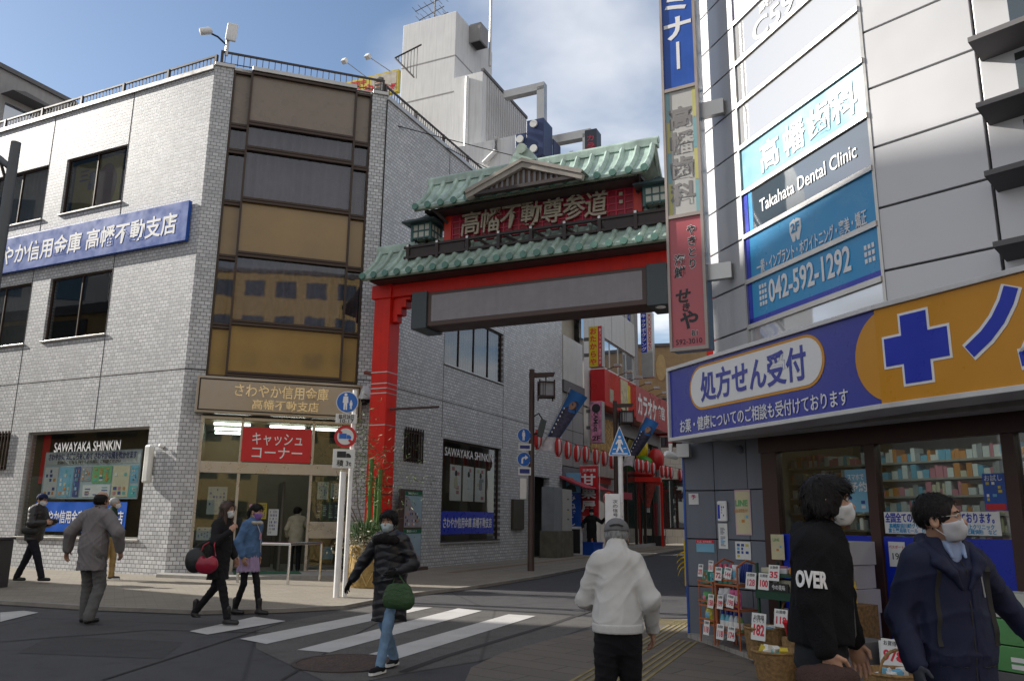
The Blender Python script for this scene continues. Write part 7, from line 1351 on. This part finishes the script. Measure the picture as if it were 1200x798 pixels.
f = Field((-.4, -.4, .8), (.4, .4, 1.05), .009); f.add('t', V3(0, 0, .88), V3(0, -.02, 1.04), .176, .180, .88, k=.02); f.cut((0, 0, -1), V3(0, 0, .905)); f.cut((0, 0, 1), V3(0, 0, .965)); P = np.stack(np.meshgrid(*f.ax, indexing='ij'), -1); f.F = f.F+.0012*np.sin(np.arctan2(P[..., 0], P[..., 1])*120); mesh_obj('hem_band', [f.mesh()], cloth('pale grey jacket', (.46, .455, .44)), t)
# youth in a black fleece facing right
t, G_ = person(fig(1.37, 3.76, 122), 'youth in a black fleece hoodie with white sleeve lettering, facing right', dict(h=1.615, res=.008, hres=.0048, hands=.0042, slim=.88, lean=(0, -.03, 0), look=(16, -4, 0), footR=(-.09, -.25, .09), footL=(.09, .25, .12), arm=.86, handR=(-.05, -.05, -.455), elbowR=(-.1, 1, 0), handL=(.05, -.1, -.5), hdR=((.1, -.35, -1), (1, -.1, 0), (0, -1, -.1), .55), cm=cloth('black fleece', (.010, .010, .012), .95, .9, 150), trm=cloth('dark check trousers', (.02, .024, .028)), shm=c_shoe, hem=.955, pad=.020, wd=.90, flare=1.08, slv=1.06, hood=1, wrk=.008, wfq=12, zip=m_dkgr, zipx=.05, hair='youth', mask=m_maskw, seed=9, coatname='hoodie', deep=.8))
JR = G_['J']; e_, w_ = JR['elbR'], JR['wriR']; s0_ = G_['sh'][-1]; u_ = (s0_-e_)/np.linalg.norm(s0_-e_); n_ = V3(-1, -.15, 0); n_ = n_-u_*(n_@u_); n_ /= np.linalg.norm(n_); b_ = np.cross(n_, u_)
b_ = b_ if b_[1] < 0 else -b_; lt_ = text(t, 'OVER', .095, m_letter, 0, 0, 0, W[t], bold=.04, ext=.003, fit=.135); c_ = e_*.62+s0_*.38; r_ = .080
for v in lt_.data.vertices:            # wrap the appliqué round the sleeve
    a = v.co.x/r_; q_ = c_+u_*v.co.z+(n_*cos(a)+b_*sin(a))*(r_+.006-v.co.y); v.co = q_
f = Field(V3(-.45, -.45, .55), V3(.25, .45, 1.05), .011); bp = w_+V3(-.03, .0, -.15); f.add('e', bp, V3(.075, .125, .085), k=.03); f.add('c', bp+V3(0, .08, .05), bp+V3(0, -.08, .06), .05, .05, k=.03); f.noise(.006, 40, 3)
pouch = thing('fluffy_pouch', W[t], 'brown fluffy pouch held in the hand of the youth', 'bag'); mesh_obj('pouch', [f.mesh()], cloth('brown fluffy fleece', (.075, .045, .038), .95, 1., 120), pouch); MB().tube([tuple(bp+V3(0, .05, .1)), tuple(w_+V3(.02, -.03, -.07)), tuple(bp+V3(0, -.06, .1))], .008, 6).build('wrist_strap', cloth('brown strap', (.05, .03, .025)), pouch)
# man in a navy parka
t, G_ = person(fig(1.975, 3.8, 172), 'man in a navy parka with glasses and a pale mask, looking right', dict(h=1.54, res=.008, hres=.0042, hands=.0055, slim=.93, lean=(-.01, -.02, 0), head=(-.035, -.03, .125), look=(44, -8, 0), footR=(-.10, -.18, .09), footL=(.10, .22, .12), handR=(-.11, -.10, -.48), handL=(.33, .05, -.38), elbowR=(-.25, .9, -.3), elbowL=(.5, .8, -.2), gloves=cloth('dark grey gloves', (.05, .055, .07)), cm=cloth('navy parka cloth', (.016, .020, .050), .7, .12, 300, .08), trm=c_blk2, shm=c_shoe, hem=.62, pad=.016, wd=1.02, flare=1.08, slv=1.08, hood=1, wrk=.008, wfq=12, hair='short', mask=cloth('pale pleated mask', (.55, .56, .60), bump=.1), glasses=1, vneck=1, zip=m_dark, seed=14, coatname='parka'))
ck = G_['neck']; fr_ = G_['front']; c_navy = cloth('navy parka cloth', (.016, .020, .050)); c_shirt = cloth('light blue shirt', (.30, .38, .58), bump=.1)
f = Field(ck-.34, ck+.2, .006); f.add('t', G_['chest']+V3(0, -.01, -.04), ck+V3(0, -.012, -.05), .135, .078, .72, k=.03); f.cut((0, 0, 1), ck+V3(0, 0, .03)); f.crease(.002, 40, 3)
f.add('t', ck+V3(0, -.012, -.06), ck+V3(0, -.016, .015), .078, .068, .92, k=.008); f.add('t', ck+V3(0, 0, -.02), ck+V3(0, -.02, .10), .058, .063, .92, k=.004, op='s'); f.add('c', ck+V3(0, -.10, .06), ck+V3(0, -.105, -.045), .036, .004, k=.006, op='s')
for i in (-1, 1): f.add('c', ck+V3(i*.040, -.072, .0), ck+V3(i*.034, -.098, -.055), .013, .008, k=.010)
mesh_obj('shirt', [f.mesh()], c_shirt, t)
f = Field(ck-.32, ck+.32, .007)
for i in (-1, 1):
    pts = [ck+V3(0, .095, .015), ck+V3(i*.075, .065, .015), ck+V3(i*.112, -.005, -.015)]+[V3(ck[0]+i*x, fr_(i*x, ck[2]+dz)-.008, ck[2]+dz) for x, dz in ((.095, -.075), (.062, -.13), (.018, -.20))]
    for a_, b_, r1, r2 in zip(pts, pts[1:], (.036, .036, .036, .032, .024), (.036, .036, .032, .024, .012)): f.add('c', a_, b_, r1, r2, k=.012)
    f.add('c', pts[3]+V3(i*.03, .0, -.01), pts[4]+V3(i*.035, .002, .02), .018, .012, k=.02)
f.noise(.003, 30, 4); mesh_obj('parka_collar', [f.mesh()], c_navy, t)
on_ = lambda x, z, d=.005: (x, fr_(x, z)-d, z)
for i in (-1, 1):
    zs_ = np.linspace(G_['chest'][2]+.14, G_['chest'][2]-.26, 12); MB().grid(lambda u, v: (lambda p: (p[0]+.026*(u-.5), p[1], p[2]))(on_(i*(.128+.02*v), zs_[0]+(zs_[-1]-zs_[0])*round(v*4)/4*1. if 0 else zs_[0]+(zs_[-1]-zs_[0])*v, .016)), 2, 14).build('backpack_strap', m_rubber, t, smooth=True)
    z0 = G_['hip'][2]+.06; MB().grid(lambda u, v: on_(i*.035+i*.12*u, z0-.045*v, .008), 8, 3).build('pocket_flap', c_navy, t, smooth=True); MB().tube([on_(i*(.04+.012*k_), z0-.05, .006) for k_ in range(10)], .003, 4).build('pocket_seam', m_dark, t)
MB().tube([on_(.085+.012*k_/9, G_['chest'][2]+.09-.014*k_, .005) for k_ in range(10)], .004, 5).build('pocket_zip', m_alu, t)
MB().grid(lambda u, v: on_(.012+.05*u, ck[2]-.20-.52*v, .006), 4, 24).build('zip_placket', c_navy, t, smooth=True)
# woman on the crossing
t, G_ = person(fig(-1.15, 8.2, 205), 'woman in a long black quilted coat stepping over the crossing', dict(h=1.475, res=.009, hres=.006, hands=.0055, lean=(0, -.05, 0), look=(16, 2, 0), footR=(-.05, .20, .115), footL=(.06, -.24, .09), toeR=(.0, -1, -.3), handR=(-.30, -.05, -.46), handL=(.03, -.17, -.33), elbowL=(.45, 1, -.3), elbowR=(-.5, .6, .2), gloves=cloth('black gloves', (.012, .012, .014)), cm=mat('black quilted nylon', (.012, .013, .018), .42, var=.2, spec=.5), trm=cloth('faded blue jeans', (.16, .26, .40), .85, .4, 200, .25), shm=cloth('black canvas shoe', (.012, .012, .014)), sole=m_white, hem=.52, pad=.022, wd=1.0, flare=1.08, collar=.02, quilt=.085, wrk=.005, hair='bob', mask=cloth('pale blue mask', (.46, .56, .60), bump=.05), seed=21, trw=.9, trb=.055, coatname='quilted_coat'))
f = Field(G_['neck']-.3, G_['neck']+.3, .011); ck = G_['neck']+V3(0, -.015, -.045)
for j in range(14): a = j*2*pi/14; f.add('e', ck+V3(.135*cos(a), .005+.112*sin(a), -.012-.02*abs(cos(a))), V3(.056, .052, .050), k=.02)
f.noise(.008, 60, 4); mesh_obj('fur_collar', [f.mesh()], cloth('black fur', (.012, .010, .010), .95, 1., 110), t)
gb = thing('green_bag', W[t], 'woven dark green handbag on the arm of the woman in the quilted coat', 'bag'); wl_ = G_['J']['wriL']; f = Field(wl_-V3(.3, .3, .5), wl_+V3(.35, .3, .1), .010); b0 = wl_+V3(.045, -.02, -.25); f.add('t', b0+V3(-.10, 0, -.04), b0+V3(.11, 0, -.04), .095, .095, .6, k=.03); f.add('t', b0+V3(-.085, 0, .06), b0+V3(.085, 0, .07), .07, .07, .5, k=.04); f.noise(.002, 120, 5); mesh_obj('bag', [f.mesh()], mat('woven green leather', (.025, .075, .02), .5, var=.3, scale=40, bump=.8, bscale=120), gb)
MB().tube([tuple(b0+V3(-.08, 0, .12)), tuple(wl_+V3(-.01, .02, .0)), tuple(b0+V3(.08, 0, .13))], .008, 6).build('strap', mat('woven green leather', (.025, .075, .02)), gb)
# woman with a red bag, girl in denim
t, G_ = person(fig(-3.93, 11.35, 102), 'woman with long brown hair in a black coat carrying a red handbag', dict(h=1.60, res=.010, hres=.007, hands=.0065, look=(-12, 0, 0), footR=(-.05, -.24, .10), footL=(.06, .34, .17), toeL=(0, -1, -.7), kneeL=(.1, -1, -.2), handR=(-.02, -.24, -.10), elbowR=(-.6, .5, -1), hdR=((.3, -.4, .9), (.9, 0, 0), (0, 1, .2), 1.0), handL=(.06, -.1, -.48), cm=c_black, trm=c_blk2, shm=c_shoe, boot=1, heel=1, hem=.62, pad=.012, flare=1.05, wd=.95, hair='long', hm=m_hairbr, mask=m_maskw, seed=31, trw=.82, trb=.05, slim=.93, coatname='coat'))
er = G_['J']['elbR']; rb = thing('red_handbag', W[t], 'crimson leather shoulder bag hanging from the forearm of the long haired woman', 'bag'); b0 = er+V3(-.10, .03, -.26); f = Field(b0-.35, b0+.35, .011); f.add('e', b0+V3(0, 0, -.03), V3(.075, .175, .135), k=.02); f.add('e', b0+V3(0, 0, .13), V3(.13, .075, .085), k=.04, op='s'); f.noise(.002, 30, 2); mesh_obj('bag', [f.mesh()], mat('crimson leather', (.30, .012, .035), .32, var=.15), rb)
MB().tube([tuple(b0+V3(0, -.13, .08)), tuple(b0+V3(.02, -.08, .22)), tuple(er+V3(-.0, -.02, .06)), tuple(b0+V3(.02, .08, .22)), tuple(b0+V3(0, .13, .08))], .011, 6).build('strap', mat('crimson leather', (.30, .012, .035)), rb)
kb = thing('black_tote', W[t], 'black soft tote bag behind the red handbag', 'bag'); b0 = b0+V3(.03, .20, .02); f = Field(b0-.35, b0+.35, .014); f.add('e', b0, V3(.09, .16, .17), k=.03); f.noise(.006, 18, 6); mesh_obj('bag', [f.mesh()], mat('black nylon', (.012, .012, .013), .5), kb); MB().tube([tuple(b0+V3(0, -.06, .13)), tuple(er+V3(0, .03, .06)), tuple(b0+V3(0, .08, .14))], .01, 5).build('strap', m_rubber, kb)
t, G_ = person(fig(-3.88, 12.5, 112), 'girl in a denim jacket and purple mask beside the long haired woman', dict(h=1.585, res=.010, hres=.007, hands=.007, look=(0, 2, 0), footR=(-.05, .16, .10), footL=(.06, -.22, .09), handR=(-.07, -.04, -.50), handL=(.08, .03, -.50), cm=cloth('denim jacket', (.085, .16, .30), .85, .4, 200, .25), trm=c_blk2, shm=c_shoe, boot=1, hem=.88, pad=.012, wd=.94, hair='tail', mask=cloth('purple mask', (.26, .14, .42), bump=.05), seed=41, trw=.74, trb=.045, slim=.9, coatname='denim_jacket'))
f = Field((-.4, -.4, .5), (.4, .4, 1.05), .012); f.add('t', V3(0, 0, .60), V3(0, 0, .92), .20, .15, .85, k=.04); f.cut((0, 0, -1), V3(0, 0, .66)); P = np.stack(np.meshgrid(*f.ax, indexing='ij'), -1); f.F = f.F+.008*np.sin(np.arctan2(P[..., 0], P[..., 1])*16); mesh_obj('skirt', [f.mesh()], cloth('lilac skirt', (.36, .27, .42)), t)
f = Field(G_['neck']-.25, G_['neck']+.25, .012)
for j in range(12): a = j*2*pi/12; f.add('e', G_['neck']+V3(.10*cos(a), -.01+.09*sin(a), -.05), V3(.04, .04, .03), k=.02)
f.noise(.005, 70, 8); mesh_obj('fleece_collar', [f.mesh()], cloth('cream fleece', (.50, .46, .40), .95, 1., 130), t); MB().lathe([(.02, -.02), (.05, -.012), (.055, 0), (.05, .012), (.02, .02)], 12, Matrix.Translation(G_['T'](0, .10, .07)) @ RX(60)).build('scrunchie', cloth('pink scrunchie', (.5, .25, .33)), t)
MB().tube([tuple(G_['neck']+V3(-.06, -.10, -.05)), tuple(G_['chest']+V3(.02, -.15, -.02)), tuple(G_['hip']+V3(.12, -.12, .06))], .006, 5).build('strap', m_maskw, t); MB().box(-.02, .02, -.005, .005, -.05, .05, Matrix.Translation(G_['chest']+V3(.0, -.16, -.05))).build('phone_charm', cloth('pink scrunchie', (.5, .25, .33)), t)
# grey jacket man from behind
t, G_ = person(fig(-5.62, 11.3, 14), 'man seen from behind in a grey hooded jacket on the road at left', dict(h=1.715, res=.010, hres=.007, hands=.0065, lean=(0, -.02, 0), look=(-8, -4, 0), footR=(-.10, .05, .10), footL=(.13, -.14, .09), handR=(-.16, -.1, -.45), handL=(.24, .0, -.46), elbowL=(.6, .6, 0), elbowR=(-.8, .4, 0), cm=cloth('grey duffel cloth', (.20, .185, .19), .9, .3, 220, .08), trm=cloth('grey trousers', (.13, .13, .13), .9, .3, 150, .2), shm=c_shoe, hem=.68, pad=.028, wd=1.0, flare=.98, hood=1, wrk=.006, hair='ring', seed=51, trw=1.12, trb=.075, slv=1.15))
f = Field(G_['hc']-.2, G_['hc']+.2, .008); f.add('e', G_['T'](0, .02, .03), V3(.084, .098, .075), k=.01); f.add('e', G_['T'](0, .03, .13), V3(.055, .06, .05), k=.02, op='s'); f.add('e', G_['T'](0, -.11, .0), V3(.12, .09, .13), k=.01, op='s'); mesh_obj('side_hair', [f.mesh()], m_hairb, t)
# two men by the show window
t, G_ = person(fig(-9.75, 17.1, 92, .05), 'man in a navy cap and black quilted jacket holding a camera at far left', dict(h=1.76, res=.012, hres=.008, hands=.007, look=(-14, 4, 0), footR=(-.07, -.32, .09), footL=(.07, .28, .10), handR=(-.02, -.30, -.24), handL=(-.08, -.30, -.22), elbowR=(-.6, .4, -1), elbowL=(.6, .4, -1), hdR=((.5, -.8, .1), (.7, .5, 0), (0, 0, 1), .9), hdL=((-.5, -.8, .1), (-.7, .5, 0), (0, 0, 1), .9), cm=mat('dark quilted nylon', (.020, .018, .018), .5, var=.2), trm=cloth('dark indigo trousers', (.014, .014, .022)), shm=c_shoe, hem=.80, pad=.03, quilt=.07, hood=1, hair='short', mask=m_maskw, cap=cloth('navy cap', (.012, .02, .07)), seed=61))
cmr = thing('hand_camera', W[t], 'small black camera in the hands of the man in the navy cap', 'camera'); cp0 = (G_['J']['wriR']+G_['J']['wriL'])/2+V3(0, -.09, .02); MB().box(-.06, .06, -.025, .025, -.04, .04, Matrix.Translation(cp0)).build('body', m_rubber, cmr, bevel=.008); MB().lathe([(.03, 0), (.03, .05), (.024, .055), (0, .05)], 12, Matrix.Translation(cp0+V3(0, -.02, 0)) @ RX(90)).build('lens', m_black, cmr)
sb = thing('shoulder_bag', W[t], 'black shoulder bag at the hip of the man in the navy cap', 'bag'); f = Field((-.5, -.3, .7), (.1, .3, 1.3), .014); b0 = G_['hip']+V3(-.20, -.05, .10); f.add('c', b0+V3(0, -.10, 0), b0+V3(0, .10, 0), .075, .075, k=.03); mesh_obj('bag', [f.mesh()], m_rubber, sb); MB().tube([tuple(b0+V3(0, .1, .06)), tuple(G_['sh'][1]+V3(-.05, .02, .08)), tuple(b0+V3(0, -.1, .06))], .012, 5).build('strap', m_rubber, sb)
t, G_ = person(fig(-8.72, 18.1, 78, .05), 'grey haired man in a dark green jacket passing the bank show window', dict(h=1.72, res=.012, hres=.008, hands=.007, look=(6, -8, 0), footR=(-.06, .14, .10), footL=(.07, -.14, .09), handR=(-.06, .02, -.5), handL=(.06, -.1, -.5), cm=cloth('dark green jacket', (.018, .045, .030)), trm=cloth('khaki trousers', (.30, .21, .09), var=.2), shm=cloth('grey canvas shoe', (.06, .06, .07)), sole=m_white, hem=.88, pad=.01, hair='short', hm=mat('white hair', (.42, .42, .42), .6, var=.2, scale=30), mask=m_maskw, seed=71, trw=1.05))
kbg = thing('khaki_bag', W[t], 'khaki shoulder bag behind the man in the green jacket', 'bag'); f = Field((-.5, -.3, .5), (.1, .45, 1.2), .014); b0 = G_['hip']+V3(-.19, .08, -.08); f.add('c', b0+V3(0, 0, .08), b0+V3(0, .05, -.10), .09, .11, k=.03); mesh_obj('bag', [f.mesh()], cloth('khaki canvas', (.32, .22, .08)), kbg); MB().tube([tuple(b0+V3(0, -.06, .12)), tuple(G_['sh'][-1]+V3(.05, .0, .07)), tuple(b0+V3(0, .08, .12))], .012, 5).build('strap', cloth('khaki canvas', (.32, .22, .08)), kbg)
# person in the bank lobby, shop staff
lobp = BC @ Vector((2.98, .95, .05)); person(fig(lobp.x, lobp.y, -20, .05), 'person in a cream coat and black trousers standing in the bank lobby', dict(h=1.60, res=.013, hres=.009, hands=.009, look=(-60, 5, 0), handR=(-.03, -.28, -.25), handL=(.05, -.1, -.48), cm=cloth('cream coat', (.44, .40, .30)), trm=c_blk2, shm=c_shoe, hem=.72, pad=.025, hair='bob', mask=m_maskw, seed=81))
person(fig(3.3, 33.6, 185, .05), 'shop worker in black clothes, cap and mask raising an arm by the chestnut shop', dict(h=1.78, res=.016, hres=.010, hands=.010, footR=(-.10, .05, .09), footL=(.16, -.08, .09), handL=(.34, -.22, -.02), elbowL=(.4, .2, -1), handR=(-.16, -.12, -.40), cm=c_black, trm=c_blk2, shm=c_shoe, hem=.62, pad=.02, hair='short', mask=m_maskw, cap=cloth('black cap', (.012, .012, .014)), seed=91))
